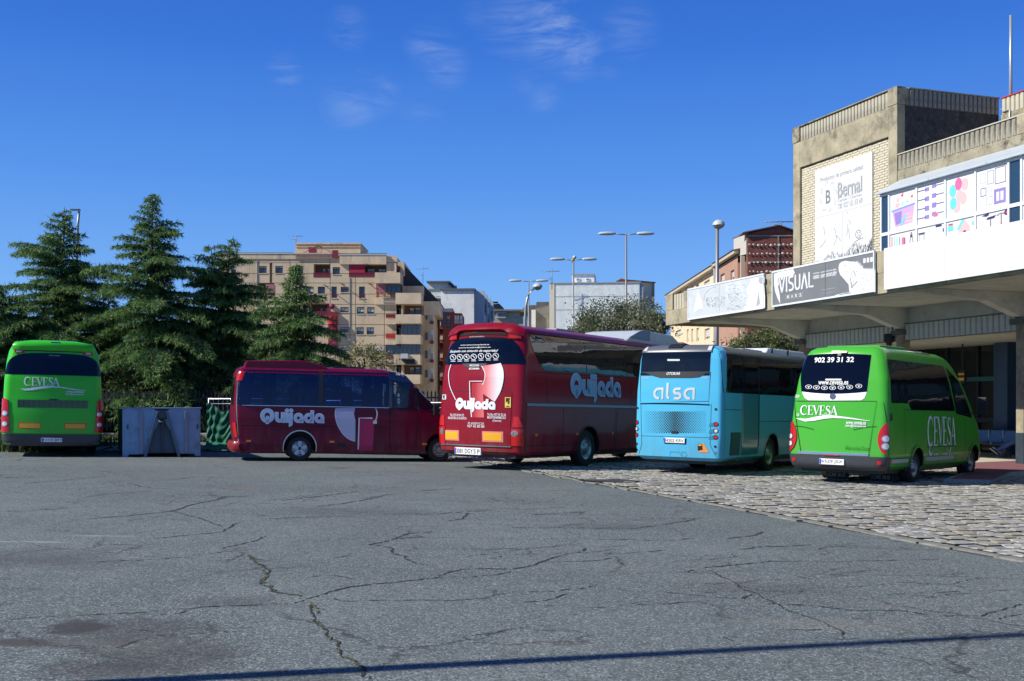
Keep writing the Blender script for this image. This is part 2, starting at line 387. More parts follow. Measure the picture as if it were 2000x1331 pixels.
    def cyl(s, y, z, r, x0, x1, n=36):
        m = MB(); m.prism([(y+r*math.cos(2*pi*k/n), z+r*math.sin(2*pi*k/n)) for k in range(n)], x0, x1, 'x'); return m
    def wheels(s, spec, R=.48, arch=.56, hub='steel', flat=.28):
        cut = []; s.arch = []
        for (y, zc) in spec:
            for sg in (1, -1): cut.append(s.cyl(y, zc, arch, sg*(s.hw(.6)-.5), sg*(s.hw(.6)+.12)))
        inx = s.hw(.6)
        s.cut(cut, lambda c, n: (abs(c.x) < inx-.012 and any((c.y-y)**2+(c.z-zc)**2 < (arch+.02)**2 for y, zc in spec) and c.z < zc+arch+.02 and abs(c.x) > inx-.55) or n.z < -.95)
        for (y, zc) in spec:
            for sg in (1, -1): s.wheel(sg*(s.hw(.6)-.06), y, R, sg, hub)
    def wheel(s, x, y, R, sg, hub):
        w = .26; z = R
        m = MB(); q = sg
        m.lathe([(x, R*.60), (x, R*.66), (x+.012*q, R*.86), (x-.01*q, R*.96), (x-.05*q, R), (x-w*q+.05*q, R), (x-w*q, R*.95), (x-w*q, R*.6)], (0, y, z), 'x', 40)
        t = m.build('wheel', RUBBER, s.o, recalc=True)
        m = MB(); rim = {'steel': M('steel_rim', (.30, .33, .34), .35, .7, var=.1), 'silver': M('silver_wheel_trim', (.42, .47, .55), .28, .75), 'grey': M('grey_rim', (.12, .13, .14), .5, .4)}[hub]
        m.lathe([(x-.02*q, R*.61), (x-.005*q, R*.60), (x-.02*q, R*.56), (x-.07*q, R*.50), (x-.075*q, R*.36), (x-.02*q, R*.27), (x+.01*q, R*.22), (x+.02*q, R*.1), (x+.02*q, .001)], (0, y, z), 'x', 32)
        if hub == 'silver':
            for k in range(5):
                a = 2*pi*k/5+pi/2; da = .30
                v = [(R*.12, a-.8), (R*.55, a-da), (R*.58, a), (R*.55, a+da), (R*.12, a+.8)]
                m.add([(x+.022*q, y+r_*math.cos(t_), z+r_*math.sin(t_)) for r_, t_ in v]+[(x-.01*q, y+r_*math.cos(t_), z+r_*math.sin(t_)) for r_, t_ in v],
                      [(0,1,2,3,4), (0,1,6,5), (1,2,7,6), (2,3,8,7), (3,4,9,8)], 0)
        r_ = m.build('rim', rim, t)
        m = MB()
        for k in range(10 if hub != 'silver' else 0):
            a = 2*pi*k/10; m.lathe([(x-.075*q, .016), (x-.045*q, .016), (x-.045*q, .0)], (0, y+R*.43*math.cos(a), z+R*.43*math.sin(a)), 'x', 6)
        if hub != 'silver': tag(m.build('wheel_nuts', CHROME, t), kind='stuff')
        else:
            m.lathe([(x+.02*q, R*.13), (x+.035*q, R*.12), (x+.035*q, .001)], (0, y, z), 'x', 20); m.build('hub_cap', M('hub_dark', (.05, .06, .09), .3, .6), t)
    # -------- panels that follow the body skin; fn(u,v) -> (a,z)
    def panel(s, name, mat, fn, nu=12, nv=6, off=.012, thick=.02, parent=None, front=False, rim=True):
        m = MB(); g = []
        for j in range(nv+1):
            for i in range(nu+1):
                a, z = fn(i/nu, j/nv)
                if front: p = s.front(a, z); n = Vector((a*.25, 1, .25)).normalized()
                else: p = s.S(a, z); n = s.N(a, z)
                g.append(p+n*off)
        fs = [(j*(nu+1)+i, j*(nu+1)+i+1, (j+1)*(nu+1)+i+1, (j+1)*(nu+1)+i) for j in range(nv) for i in range(nu)]
        if rim:
            loop = [i for i in range(nu+1)]+[j*(nu+1)+nu for j in range(1, nv+1)]+[nv*(nu+1)+i for i in range(nu-1, -1, -1)]+[j*(nu+1) for j in range(nv-1, 0, -1)]
            base = len(g)
            for k in loop:
                i, j = k % (nu+1), k//(nu+1); a, z = fn(i/nu, j/nv); n = Vector((0, 1, 0)) if front else s.N(a, z); g.append(g[k]-n*thick)
            L = len(loop); fs += [(loop[k], base+k, base+(k+1) % L, loop[(k+1) % L]) for k in range(L)]
        m.add(g, fs, 0, True); o = m.build(name, mat, parent or s.o, recalc=False)
        shade_auto(o, 50); return o
    def rect(s, name, mat, a0, a1, z0, z1, **k):
        return s.panel(name, mat, lambda u, v: (a0+(a1-a0)*u, z0+(z1-z0)*v), **k)
    def srect(s, name, mat, y0, y1, z0, z1, sg=1, **k):
        def fn(u, v):
            z = z0+(z1-z0)*v; y = y0+(y1-y0)*u; return (s.a_side(y, z, sg), z)
        return s.panel(name, mat, fn, **k)
    def squad(s, name, mat, bl, br, tr, tl, sg=1, **k):
        def fn(u, v):
            y = (bl[0]*(1-u)+br[0]*u)*(1-v)+(tl[0]*(1-u)+tr[0]*u)*v; z = (bl[1]*(1-u)+br[1]*u)*(1-v)+(tl[1]*(1-u)+tr[1]*u)*v
            return (s.a_side(y, z, sg), z)
        return s.panel(name, mat, fn, **k)
    def rad(s, name, mat, x, z, r, **k):
        """round lens on the rear"""
        e = k.pop('ez', 1)
        def fn(u, v): t = 2*pi*u; return (x+r*v*math.cos(t), z+r*e*v*math.sin(t))
        return s.panel(name, mat, fn, nu=18, nv=2, rim=False, **k)
    # -------- photo pixel -> skin coordinates (used only to read sizes off the survey of this vehicle)
    ysc = 1.0; zsc = 1.0
    def hit(s, px, py, side=0):
        o = s.inv @ Vector((0, 0, H)); d = s.inv.to_3x3() @ Vector(((px-CX)/F, 1, (HY-py)/F))
        if side: c = s.hw(1.2)
        else: c = s.yr(1)
        for _ in range(6):
            i = 0 if side else 1; t = (c-o[i])/d[i]; p = o+d*t
            z = min(max(p.z, s.zs[0]), s.zs[-1]-.05)
            c = s.hw(z) if side else s.yr(z)+s.cam*(min(abs(p.x), s.hw(z))/s.hw(z))**2
        return (p.y/s.ysc, p.z/s.zsc) if side else (p.x, p.z/s.zsc)
    def decal(s, name, mat, v, f, side=0, off=.006, maxlen=.12, parent=None, raw=False):
        if not raw: v, f = refine2d(v, f, maxlen)
        g = []
        for a, z in v:
            if side: a = s.a_side(a, z, 1)
            g.append(s.S(a, z)+s.N(a, z)*off)
        m = MB(); m.add(g, f, 0); return m.build(name, mat, parent or s.o, recalc=False)
    def word(s, name, mat, vf, p0, p1, side=0, off=.006, parent=None, cropt=None):
        """fit a 2D shape: p0 px of its lower left, p1 px of its upper right"""
        v, f = vf; a0, z0 = s.hit(*p0, side); a1, z1 = s.hit(*p1, side)
        xs = [p[0] for p in v]; ys = [p[1] for p in v]; x0, x1, y0, y1 = min(xs), max(xs), min(ys), max(ys)
        v = [(a0+(x-x0)/(x1-x0)*(a1-a0), z0+(y-y0)/(y1-y0)*(z1-z0)) for x, y in v]
        return s.decal(name, mat, v, f, side, off, parent=parent)
    def pxpoly(s, name, mat, polys, crop=(1, 0, 0), side=0, off=.006, parent=None):
        k, ox, oy = crop; v = []; f = []
        for poly in polys:
            o = len(v); v += [s.hit(ox+x/k, oy+y/k, side) for x, y in poly]; f.append(tuple(range(o, o+len(poly))))
        return s.decal(name, mat, v, f, side, off, parent=parent)
    def pxink(s, name, mat, ink, crop=(1, 0, 0), side=0, off=.006, parent=None):
        k, ox, oy = crop; return s.decal(name, mat, [s.hit(ox+x/k, oy+y/k, side) for x, y in ink.v], ink.f, side, off, parent=parent)
    def plate(s, txt, x, z, w=.52, h=.11, extra=None, depth=.02):
        y = s.S(x, z).y-depth; m = MB(); m.box(x-w/2, x+w/2, y-.008, y+.05, z-h/2, z+h/2); p = m.build('number_plate', M('plate_white', (.8, .8, .78), .4), s.o, bevel=.003)
        m = MB(); m.box(x-w/2+.005, x-w/2+.045, y-.0105, y-.006, z-h/2+.006, z+h/2-.006); m.build('country_band', M('plate_blue', (.01, .06, .5), .4), p)
        v, f = text2d(txt, 1, 0); xs = [a for a, b in v]; ys = [b for a, b in v]; tw = (w-.08)*(.70 if extra else 1)
        def put(v, f, x0, ww):
            xs = [a for a, b in v]; ys = [b for a, b in v]; mb = MB()
            mb.add([(x0+(a-min(xs))/(max(xs)-min(xs))*ww, y-.011, z-h*.32+(b-min(ys))/(max(ys)-min(ys))*h*.64) for a, b in v], f); mb.build('plate_lettering', BLACK, p, recalc=False)
        put(v, f, x-w/2+.055, tw)
        if extra: v, f = text2d(extra, 1, .01); put(v, f, x-w/2+.055+tw+.03, w-.08-tw-.035)
        return p
def rrect(x0, z0, x1, z1, r=.05, n=4):
    p = []
    for cx, cz, a in ((x1-r, z0+r, -90), (x1-r, z1-r, 0), (x0+r, z1-r, 90), (x0+r, z0+r, 180)): p += arc(cx, cz, r, a, a+90, n)
    return p
LETTER = M('white_vinyl', (.74, .76, .80), .5)
LETTERB = M('pale_blue_vinyl', (.36, .50, .66), .5)
GREEN = paint('green_paint', (.028, .32, .018))
GREENL = paint('deep_green_paint', (.045, .52, .022))
GREEN2 = paint('bright_green_paint', (.055, .38, .030))
RED = paint('crimson_paint', (.23, .003, .014), coat=.12, spec=.25)
MAROON = paint('maroon_paint', (.135, .002, .026), coat=.08, spec=.2)
SKYB = paint('sky_blue_paint', (.075, .43, .67), coat=.08, spec=.25)
SEAM = M('seam_black', (.01, .01, .01), .8)
def seam(b, polyline, side=0, w=.018, name='panel_seam', crop=(1, 0, 0), mat=None):
    I = Ink(); I.stroke(polyline, w); return b.decal(name, mat or SEAM, I.v, I.f, side, .002)
def swoosh(b, crop, pts_top, pts_bot):
    n = len(pts_top); k, ox, oy = crop; v = []; f = []
    for i in range(n):
        v += [b.hit(ox+pts_top[i][0]/k, oy+pts_top[i][1]/k), b.hit(ox+pts_bot[i][0]/k, oy+pts_bot[i][1]/k)]
        if i: f.append((2*i-2, 2*i, 2*i+1, 2*i-1))
    return b.decal('swoosh_stripe', LETTER, v, f)

# ======== green coach on the far left
b = LC = Bus('coach', 'green coach seen from behind at the far left, in front of the cedars', None,
    -12.37, 30.3, -22,
    [(.30, 1.10, .06, 11.7, .2), (.36, 1.22, .0, 11.85, .2), (.62, 1.25, -.02, 11.9, .18), (1.2, 1.25, -.0, 11.9, .18), (2.1, 1.22, .10, 11.8, .2), (2.6, 1.17, .22, 11.3, .22), (2.85, 1.12, .26, 10.9, .24), (3.0, 1.04, .22, 10.8, .24), (3.1, .9, .30, 10.7, .24), (3.16, .6, .55, 10.5, .24)], .16, GREENL)
b.wheels([(3.3, .48), (9.3, .48)])
def winfn(b, w0, w1, z0, z1, bow=.06, pw=4):
    def fn(u, v):
        x = -1+2*u; zt = z1-(z1-z0)*.42*abs(x)**7-bow*x*x; z = z0+(zt-z0)*v; w = w0+(w1-w0)*v; return (x*w, z)
    return fn
b.panel('rear_window', M('navy_glass', (.0015, .003, .010), .04, spec=.45), winfn(b, 1.28, 1.19, 2.205, 2.80), 30, 10, off=.008)
b.rect('top_spoiler', GREENL, -1.02, 1.02, 2.88, 3.05, off=.05, thick=.08, nu=20)
b.rect('spoiler_shadow_gap', BLACK, -.72, .72, 2.84, 2.875, off=.006, nu=12)
for sg in (-1, 1):
    p = b.rect('high_marker_lamp', REDL, sg*.73, sg*.98, 2.78, 2.87, off=.03); b.rect('lamp_lens', CLEARL, sg*.80, sg*.93, 2.80, 2.84, off=.036, parent=p)
    p = b.panel('tail_lamp', REDL, lambda u, v, sg=sg: (sg*((1.06+.06*v)+(1.33-1.06-.06*v)*u), .66+.92*v-.12*v*v*abs(u-.5)), 6, 10, off=.028, thick=.04)
    for zz in (.88, 1.16):
        b.rad('lamp_ring', CHROME, sg*1.19, zz, .075, off=.033, parent=p, ez=.9); b.rad('lamp_lens', CLEARL, sg*1.19, zz, .05, off=.038, parent=p)
    p = b.rect('reflector_panel', M('orange_border', (.5, .12, .02), .4), sg*.28, sg*.85, .745, .925, off=.012); b.rect('reflector', REFY, sg*.315, sg*.815, .775, .895, off=.016, parent=p)
    b.rad('fog_lamp', REDL, sg*.85, .45, .04, off=.012)
b.rect('bumper', DARKG, -1.34, 1.34, .31, .615, nu=26, nv=4, off=.02, thick=.03)
b.rect('roof_vent_marker', CHROME, -.08, .16, 3.05, 3.075, off=.055)
hatch = b.panel('engine_hatch', GREENL, lambda u, v: (-1.0+2.0*u, .64+.96*v), 20, 8, off=.012)
gr = b.rect('vent_grille', BLACK, -.88, .88, 1.32, 1.53, off=.014, nu=16, parent=hatch)
m = MB()
for k in range(58):
    x = -.87+1.74*k/57; q = b.S(x, 1.42); m.box(x-.007, x+.007, q.y-.026, q.y-.01, 1.325, 1.525)
m.build('grille_slats', M('grille_metal', (.16, .26, .13), .4, .4), hatch)
b.rect('hatch_handle', BLACK, -.1, .12, 1.535, 1.56, off=.02, parent=hatch)
C5 = (5.118, 0, 650)
b.word('operator_lettering', LETTER, cevesa().out(), (238/5.118, 650+532/5.118), (600/5.118, 650+450/5.118))
swoosh(b, C5, [(200,560),(260,562),(340,548),(430,538),(520,536),(600,541),(700,557),(790,571),(862,580)], [(200,560),(250,580),(330,576),(420,560),(520,548),(600,551),(700,566),(790,577),(862,582)])
b.word('web_address', WHITE, text2d('www.cevesa.es', 1, .02), (662/5.118, 650+602/5.118), (838/5.118, 650+585/5.118))
b.word('mail_address', WHITE, text2d('info@cevesa.es', 1, .02), (655/5.118, 650+627/5.118), (838/5.118, 650+608/5.118))
b.word('window_sticker', WHITE, text2d('Salida de emergencia', 1), (490/5.118, 650+236/5.118), (600/5.118, 650+226/5.118), off=.014)
b.plate('1110 JJH', -.02, .46, .52, .11, depth=.035)
for y0, y1 in ((.9, 3.2), (3.28, 5.6), (5.68, 8.0), (8.08, 10.2)):
    b.srect('side_window', GLASS, y0, y1, 1.7, 2.62, off=.006); b.srect('side_window', GLASS, y0, y1, 1.7, 2.62, sg=-1, off=.006)
b.panel('windscreen', GLASS, lambda u, v: (-1.05+2.1*u, 1.25+1.35*v), 16, 8, off=.03, front=True)

# ======== crimson coach in the middle
b = RC = Bus('coach', 'large crimson coach parked at an angle with a big pale Q emblem on its rear', None,
    -.75-.19, 28.2-.28, 33.5,
    [(.38, 1.18, .12, 11.6, .22), (.46, 1.27, .03, 11.8, .22), (.9, 1.29, .0, 11.9, .2), (1.5, 1.29, .02, 11.9, .2), (2.3, 1.27, .07, 11.7, .22), (2.9, 1.23, .16, 11.3, .26), (3.25, 1.17, .22, 10.9, .3), (3.42, 1.12, .20, 10.5, .32), (3.52, 1.0, .26, 10.1, .34), (3.60, .82, .42, 9.7, .34), (3.645, .5, .7, 9.3, .3)], .20, RED)
b.wheels([(3.45, .5), (9.6, .5)], R=.5, arch=.585)
b.panel('rear_window', M('navy_glass', (.0015, .003, .010), .04, spec=.45), winfn(b, 1.30, 1.12, 2.62, 3.30), 30, 10, off=.010)
sp = b.panel('rear_spoiler', RED, lambda u, v: ((-1+2*u)*1.14, 3.44+.14*v-.16*(2*u-1)**4), 24, 5, off=.09, thick=.13)
b.panel('spoiler_slot', BLACK, lambda u, v: ((-1+2*u)*.72, 3.36+.06*v-.03*(2*u-1)**2), 16, 2, off=.012)
for sg in (-1, 1):
    b.panel('high_marker_lamp', REDL, lambda u, v, sg=sg: (sg*(.78+.3*u), 3.27+.15*v-.03*u), 5, 4, off=.06, thick=.06)
    p = b.panel('tail_lamp', REDL, lambda u, v, sg=sg: (sg*((1.0)+.30*u), .62+.42*v), 6, 8, off=.025, thick=.04)
    b.panel('upper_tail_lamp', REDL, lambda u, v, sg=sg: (sg*(1.02+.03*v+.27*u*(1-.5*v)), 1.07+.26*v), 6, 6, off=.02, thick=.03)
    b.rad('lamp_ring', CHROME, sg*1.09, .92, .085, off=.03, parent=p, ez=.85); b.rad('lamp_lens', M('smoke_lens', (.2, .16, .15), .1, coat=.7), sg*1.09, .92, .06, off=.036, parent=p)
for (x0, x1) in ((-1.02, -.50), (.22, .80)):
    p = b.rect('reflector_panel', M('pink_border', (.65, .2, .2), .4), x0, x1, .70, .96, off=.012); b.rect('reflector', REFY, x0+.04, x1-.04, .735, .925, off=.016, parent=p)
hatch = b.panel('engine_hatch', RED, lambda u, v: (-1.12+2.1*u, .62+1.28*v), 20, 10, off=.010)
b.rect('bumper_trim', CHROME, -1.13, .99, .585, .612, nu=20, off=.03)
b.plate('3081 DGY', -.22, .45, .80, .17, extra='S P', depth=.03)
C3 = (5.547, 860, 640)
gm = bpy.data.materials.new('emblem_gradient'); nt, N_, L_ = nodes_of(gm); t_ = N_.new('ShaderNodeTexCoord'); sx_ = N_.new('ShaderNodeSeparateXYZ'); L_.new(t_.outputs['Object'], sx_.inputs[0])
r_ = N_.new('ShaderNodeMapRange'); L_.new(sx_.outputs[0], r_.inputs[0]); r_.inputs[1].default_value = -.05; r_.inputs[2].default_value = .62
cr = N_.new('ShaderNodeValToRGB'); L_.new(r_.outputs[0], cr.inputs[0]); e = cr.color_ramp.elements; e[0].color = (.40, .01, .02, 1); e[0].position = 0; e[1].color = (.78, .76, .78, 1); e.new(.5).color = (.72, .18, .18, 1)
L_.new(cr.outputs[0], N_['Principled BSDF'].inputs['Base Color']); N_['Principled BSDF'].inputs['Roughness'].default_value = .35
def curve(pts, n=6):
    out = []
    for i in range(len(pts)-1):
        p0, p1, p2, p3 = pts[max(i-1, 0)], pts[i], pts[i+1], pts[min(i+2, len(pts)-1)]
        for k in range(n):
            t = k/n; out.append(tuple(.5*((2*p1[j])+(-p0[j]+p2[j])*t+(2*p0[j]-5*p1[j]+4*p2[j]-p3[j])*t*t+(-p0[j]+3*p1[j]-3*p2[j]+p3[j])*t**3) for j in (0, 1)))
    return out+[pts[-1]]
outer = curve([(655, 388), (682, 460), (686, 560), (655, 690), (590, 805)]); inner = curve([(455, 420), (488, 490), (486, 560), (462, 622), (440, 700)])
I = Ink(); n_ = min(len(outer), len(inner))
for i in range(n_): I.v += [inner[i], outer[i]]; 
I.f = [(2*i, 2*i+1, 2*i+3, 2*i+2) for i in range(n_-1)]
b.pxink('emblem_crescent', gm, I, C3, off=.017)
b.pxpoly('emblem_stem', gm, [[(345, 600), (462, 600), (470, 800), (476, 975), (347, 975)]], C3, off=.0165)
I = Ink(); I.stroke([(460, 583), (322, 583), (326, 760), (343, 970)], 9); I.stroke(curve([(122, 405), (96, 500), (110, 640), (172, 785)]), 7); I.stroke(curve([(452, 418), (486, 490), (484, 560), (460, 622)]), 7); I.stroke(curve([(655, 388), (682, 460), (686, 560), (655, 690), (590, 805)]), 5)
b.pxink('emblem_outline', LETTER, I, C3, off=.021)
b.word('operator_lettering', LETTER, quijada(5).out(), (168/5.547+860, 640+916/5.547), (606/5.547+860, 640+766/5.547), off=.024)
b.word('operator_lettering_inner', M('pale_vinyl', (.80, .82, .86), .5), quijada(0).out(), (178/5.547+860, 640+908/5.547), (598/5.547+860, 640+774/5.547), off=.027)
def rt(txt, x0, y0, x1, y1, off=.02, mat=None, bold=.015, name='small_lettering', shear=0):
    b.word(name, mat or WHITE, text2d(txt, 1, bold, shear=shear), (x0/5.547+860, 640+y1/5.547), (x1/5.547+860, 640+y0/5.547), off=off)
rt('www.autocaresquijada.es', 222, 180, 535, 203); rt('autocaresquijada@yahoo.es', 205, 208, 552, 232); rt('Equipado con cinturón de seguridad', 110, 238, 632, 282, shear=.4)
rt('IRIZAR', 322, 400, 428, 424); rt('SCANIA', 315, 436, 432, 458, bold=.04); rt('Tél. 927.43 94 72', 110, 938, 262, 962); rt('MALPARTIDA de PLASENCIA', 90, 972, 290, 992)
rt('Tel./fax 927.43 02 66', 512, 932, 714, 955); rt('MONTEHERMOSO', 514, 964, 714, 988); rt('(Cáceres)', 570, 1000, 664, 1026); rt('PLASENCIA', 305, 1030, 480, 1050, bold=0); rt('927 42 00 80', 298, 1060, 482, 1082)
rt('SALIDA DE EMERGENCIA', 322, 92, 482, 108, bold=0)
b.pxpoly('badge_plate', BLACK, [[(240, 392), (510, 392), (490, 418), (440, 432), (300, 432), (262, 418)]], C3, off=.0135)
for k, cx_ in enumerate((144, 217, 289, 366, 445, 524, 604)):
    cy_ = 325-k*1.5-(6 if k > 3 else 0); I = Ink(); I.ring(cx_, cy_, 33, 27); 
    I.stroke([(cx_-14, cy_-12), (cx_+2, cy_-4+3*(k % 3)), (cx_+12, cy_+14)], 7); I.ring(cx_-6+4*(k % 3), cy_-10, 6, 0, n=8); I.box(cx_-25, cy_+40, cx_+25, cy_+46)
    b.pxink('service_icon', WHITE, I, C3, off=.020)
b.pxpoly('yellow_sticker', M('yellow_sticker', (.75, .58, .08), .5), [[(703, 757), (766, 757), (766, 868), (703, 868)]], C3, off=.018)
b.pxpoly('sticker_print', BLACK, [[(712, 765), (758, 765), (750, 800), (712, 810)], [(716, 850), (752, 850), (752, 860), (716, 860)], [(725, 812), (758, 800), (745, 838)]], C3, off=.021)
b.pxpoly('small_sticker', LETTER, [[(30, 728), (68, 728), (68, 780), (30, 780)]], C3, off=.018); b.pxpoly('sticker_print', BLACK, [[(35, 735), (63, 735), (50, 755), (63, 774), (38, 770)]], C3, off=.021)
# right side: long dark window band, drip rail, waist rail, lettering
def bandfn(u, v):
    z = 2.50+(3.36-2.50)*v; y = .62+(1-v)**2*.55; y = y+(10.9-y)*u; return (b.a_side(y, z, 1), z)
b.panel('window_band', GLASS, bandfn, 40, 8, off=.008)
for y in (3.3, 5.6, 7.9):
    b.srect('window_joint', SEAM, y, y+.03, 2.52, 3.34, off=.0105, nu=1, nv=6, rim=False)
b.srect('waist_rail', M('rail_metal', (.35, .2, .24), .25, .8), .35, 11.2, 1.60, 1.665, off=.03, thick=.03, nu=30, nv=2)
b.panel('roof_rail', MAROON, lambda u, v: (b.a_side(.35+10.3*u, 3.40+.08*v, 1), 3.40+.08*v), 30, 2, off=.03, thick=.05)
b.panel('window_band', GLASS, lambda u, v: (b.a_side(.7+10*u, 2.5+.86*v, -1), 2.5+.86*v), 30, 6, off=.008)
b.word('operator_lettering', LETTERB, quijada(4).out(), (1000+757/6.656, 720+436/6.656), (1000+1408/6.656, 720+95/6.656), side=1, off=.010)
b.word('operator_lettering_inner', M('blue_vinyl', (.22, .38, .52), .4), quijada(0).out(), (1000+770/6.656, 720+425/6.656), (1000+1396/6.656, 720+106/6.656), side=1, off=.013)
for y in (.75, 2.75, 4.7, 7.2):
    b.srect('side_marker', AMBER, y, y+.12, .86, .92, off=.02, nu=2, nv=1)
for y in (2.1, 4.9, 5.0, 6.7, 8.4): seam(b, [(y, .5), (y, 1.58)], side=1)
seam(b, [(.33, .45), (.35, 1.6)], side=1); seam(b, [(.35, 2.44), (11, 2.44)], side=1); seam(b, [(.4, .62), (2.8, .62)], side=1); seam(b, [(1.3, 1.7), (1.3, 2.44)], side=1); seam(b, [(5.9, 1.7), (5.9, 2.44)], side=1); seam(b, [(-.99, 1.94), (.98, 1.94)])
I = Ink(); I.stroke(arc(3.45, .5, .61, 0, 180, 24), .035); b.decal('wheel_arch_lip', MAROON, I.v, I.f, 1, .02)
# roof air conditioning pod, pale grey
m = MB(); m.prism([(6.1, 3.55), (6.9, 3.86), (7.3, 3.92), (9.2, 3.88), (9.9, 3.6), (9.9, 3.5), (6.1, 3.5)], -.85, .95, 'x'); o = m.build('air_conditioning_pod', M('pod_grey', (.42, .47, .50), .45, var=.06), b.o, bevel=.07)
m = MB(); m.prism([(6.25, 3.64), (6.95, 3.875), (7.28, 3.93), (7.6, 3.93), (7.6, 3.62)], .955, .975, 'x'); m.build('pod_intake', M('pod_blue', (.16, .22, .30), .35), o)
m = MB(); m.box(-.5, .5, 3.0, 3.9, 3.60, 3.70); m.build('roof_hatch', M('hatch_grey', (.2, .2, .24), .5), b.o, bevel=.02)
m = MB(); m.prism([(9.4, 3.35), (9.7, 3.72), (10.3, 3.66), (11.0, 3.38), (11.3, 3.1), (9.6, 3.1)], -1.08, 1.12, 'x'); m.build('front_roof_cap', M('dusty_red', (.27, .07, .06), .45, var=.1), b.o, bevel=.09)
b.panel('windscreen', GLASS, lambda u, v: (-1.1+2.2*u, 1.35+1.75*v), 16, 8, off=.03, front=True)
m = MB(); m.box(-1.0, 1.05, .25, 11, .3, .42); m.build('chassis', BLACK, b.o)

# ======== crimson minibus, side on
b = RM = Bus('minibus', 'crimson minibus standing side on with blue tinted windows, before the small front cedar', None,
    -7.80, 30.96, 75,
    [(.22, 1.02, .14, 6.6, .16), (.30, 1.08, .03, 6.75, .16), (.42, 1.1, .0, 6.8, .16), (.52, 1.1, .10, 6.8, .16), (.7, 1.1, .06, 6.75, .16), (1.0, 1.1, .02, 6.6, .16), (1.15, 1.1, .02, 6.3, .16), (1.32, 1.095, .03, 5.98, .16), (1.62, 1.08, .04, 5.66, .16), (2.02, 1.05, .06, 5.24, .18), (2.32, 1.0, .11, 4.85, .2), (2.43, .93, .18, 4.6, .2), (2.49, .8, .30, 4.4, .2), (2.52, .5, .5, 4.2, .2)], .10, MAROON, fcam=.12)
b.ysc = .973; b.zsc = 1.02
cut = [s_ for s_ in []]
mbx = MB(); mbx.box(-1.3, 1.3, .24, 4.28, 1.50, 2.32); cut.append(mbx)
mbx = MB(); mbx.prism([(4.50, 1.46), (5.10, 1.46), (5.05, 2.02), (4.98, 2.10), (4.50, 2.14)], -1.3, 1.3, 'x'); cut.append(mbx)
mbx = MB(); mbx.prism([(5.20, 1.43), (5.66, 1.43), (5.24, 1.92), (5.20, 1.92)], -1.3, 1.3, 'x'); cut.append(mbx)
mbx = MB(); mbx.box(-.98, .98, .3, 5.0, 1.48, 2.28); cut.append(mbx)
R_, A_ = .345, .43
for y in (1.90, 5.86):
    for sg in (1, -1): cut.append(b.cyl(y, .36, A_, sg*.6, sg*1.22))
b.cut(cut, lambda c, n: (abs(c.x) < 1.085 and .2 < c.y < 5.7 and 1.42 < c.z < 2.33) or (any((c.y-y)**2+(c.z-.36)**2 < (A_+.02)**2 for y in (1.9, 5.86)) and .55 < abs(c.x) < 1.085) or n.z < -.95)
for y in (1.90, 5.86):
    for sg in (1, -1): b.wheel(sg*1.05, y, R_, sg, 'silver' if y < 3 else 'steel')
TG = tinted('blue_tinted_glass', (.22, .36, .75), .30); TG2 = tinted('light_tinted_glass', (.45, .6, .8), .10)
for sg in (1, -1):
    b.srect('side_window', TG, .19, 2.42, 1.465, 2.395, sg=sg, off=.012, rim=False)
    b.srect('side_window', TG, 2.50, 4.34, 1.465, 2.395, sg=sg, off=.012, rim=False)
    b.srect('window_pillar', BLACK, 2.40, 2.52, 1.47, 2.39, sg=sg, off=.014, nu=1, thick=.06)
    b.srect('window_pillar', BLACK, 1.14, 1.24, 1.47, 2.35, sg=sg, off=.002, nu=1, thick=.06)
    b.srect('window_trim', SILVER, .17, 4.37, 1.448, 1.466, sg=sg, off=.02, nv=1, nu=10)
    b.squad('door_window', TG2, (4.50, 1.45), (5.11, 1.45), (5.05, 2.09), (4.50, 2.13), sg=sg, off=.010, rim=False)
    b.squad('quarter_window', TG2, (5.20, 1.42), (5.70, 1.42), (5.26, 1.92), (5.20, 1.95), sg=sg, off=.010, rim=False)
def band(pts, name, mat, side=1, off=.008):
    v = [p for p in pts]; b.decal(name, mat, v, [tuple(range(len(v)))], side, off)
NAVYP = M('navy_gloss', (.006, .014, .05), .12, coat=.6)
band([(4.36, 2.2), (5.02, 2.14), (5.15, 2.02), (5.22, 1.9), (5.24, 1.95), (4.85, 2.33), (4.62, 2.42), (4.36, 2.43)], 'cab_roof_band', NAVYP)
band([(4.36, 1.45), (4.46, 1.45), (4.46, 2.2), (4.36, 2.2)], 'cab_pillar_band', NAVYP)
b.word('model_script', WHITE, text2d('Nardy', 1, .0, shear=.4), (773, 736), (789, 728), side=1, off=.014)
for (p, nm) in (([(4.40, .26), (4.40, 2.36)], 'door_seam'), ([(5.16, .26), (5.155, 2.02)], 'door_seam'), ([(4.40, 1.43), (5.16, 1.43)], 'door_seam'), ([(.26, .26), (.17, 1.46), (.2, 2.4)], 'corner_seam'), ([(.2, .93), (4.4, .93)], 'panel_seam'), ([(5.18, .93), (6.3, .93)], 'panel_seam')):
    I = Ink(); I.stroke(p, .03 if nm == 'door_seam' else .016); b.decal(nm, SEAM if nm != 'corner_seam' else M('dull_trim', (.25, .25, .22), .5), I.v, I.f, 1, .004)
I = Ink(); I.stroke(arc(1.90, .36, .455, -12, 192, 26), .03); b.decal('wheel_arch_lip', SILVER, I.v, I.f, 1, .018)
C6 = (4.444, 430, 680)
b.word('operator_lettering', LETTER, quijada(4).out(), (430+346/4.444, 680+681/4.444), (430+906/4.444, 680+530/4.444), side=1, off=.010)
b.word('operator_lettering_inner', M('pale_blue_vinyl2', (.42, .58, .78), .45), quijada(0).out(), (430+354/4.444, 680+674/4.444), (430+899/4.444, 680+537/4.444), side=1, off=.013)
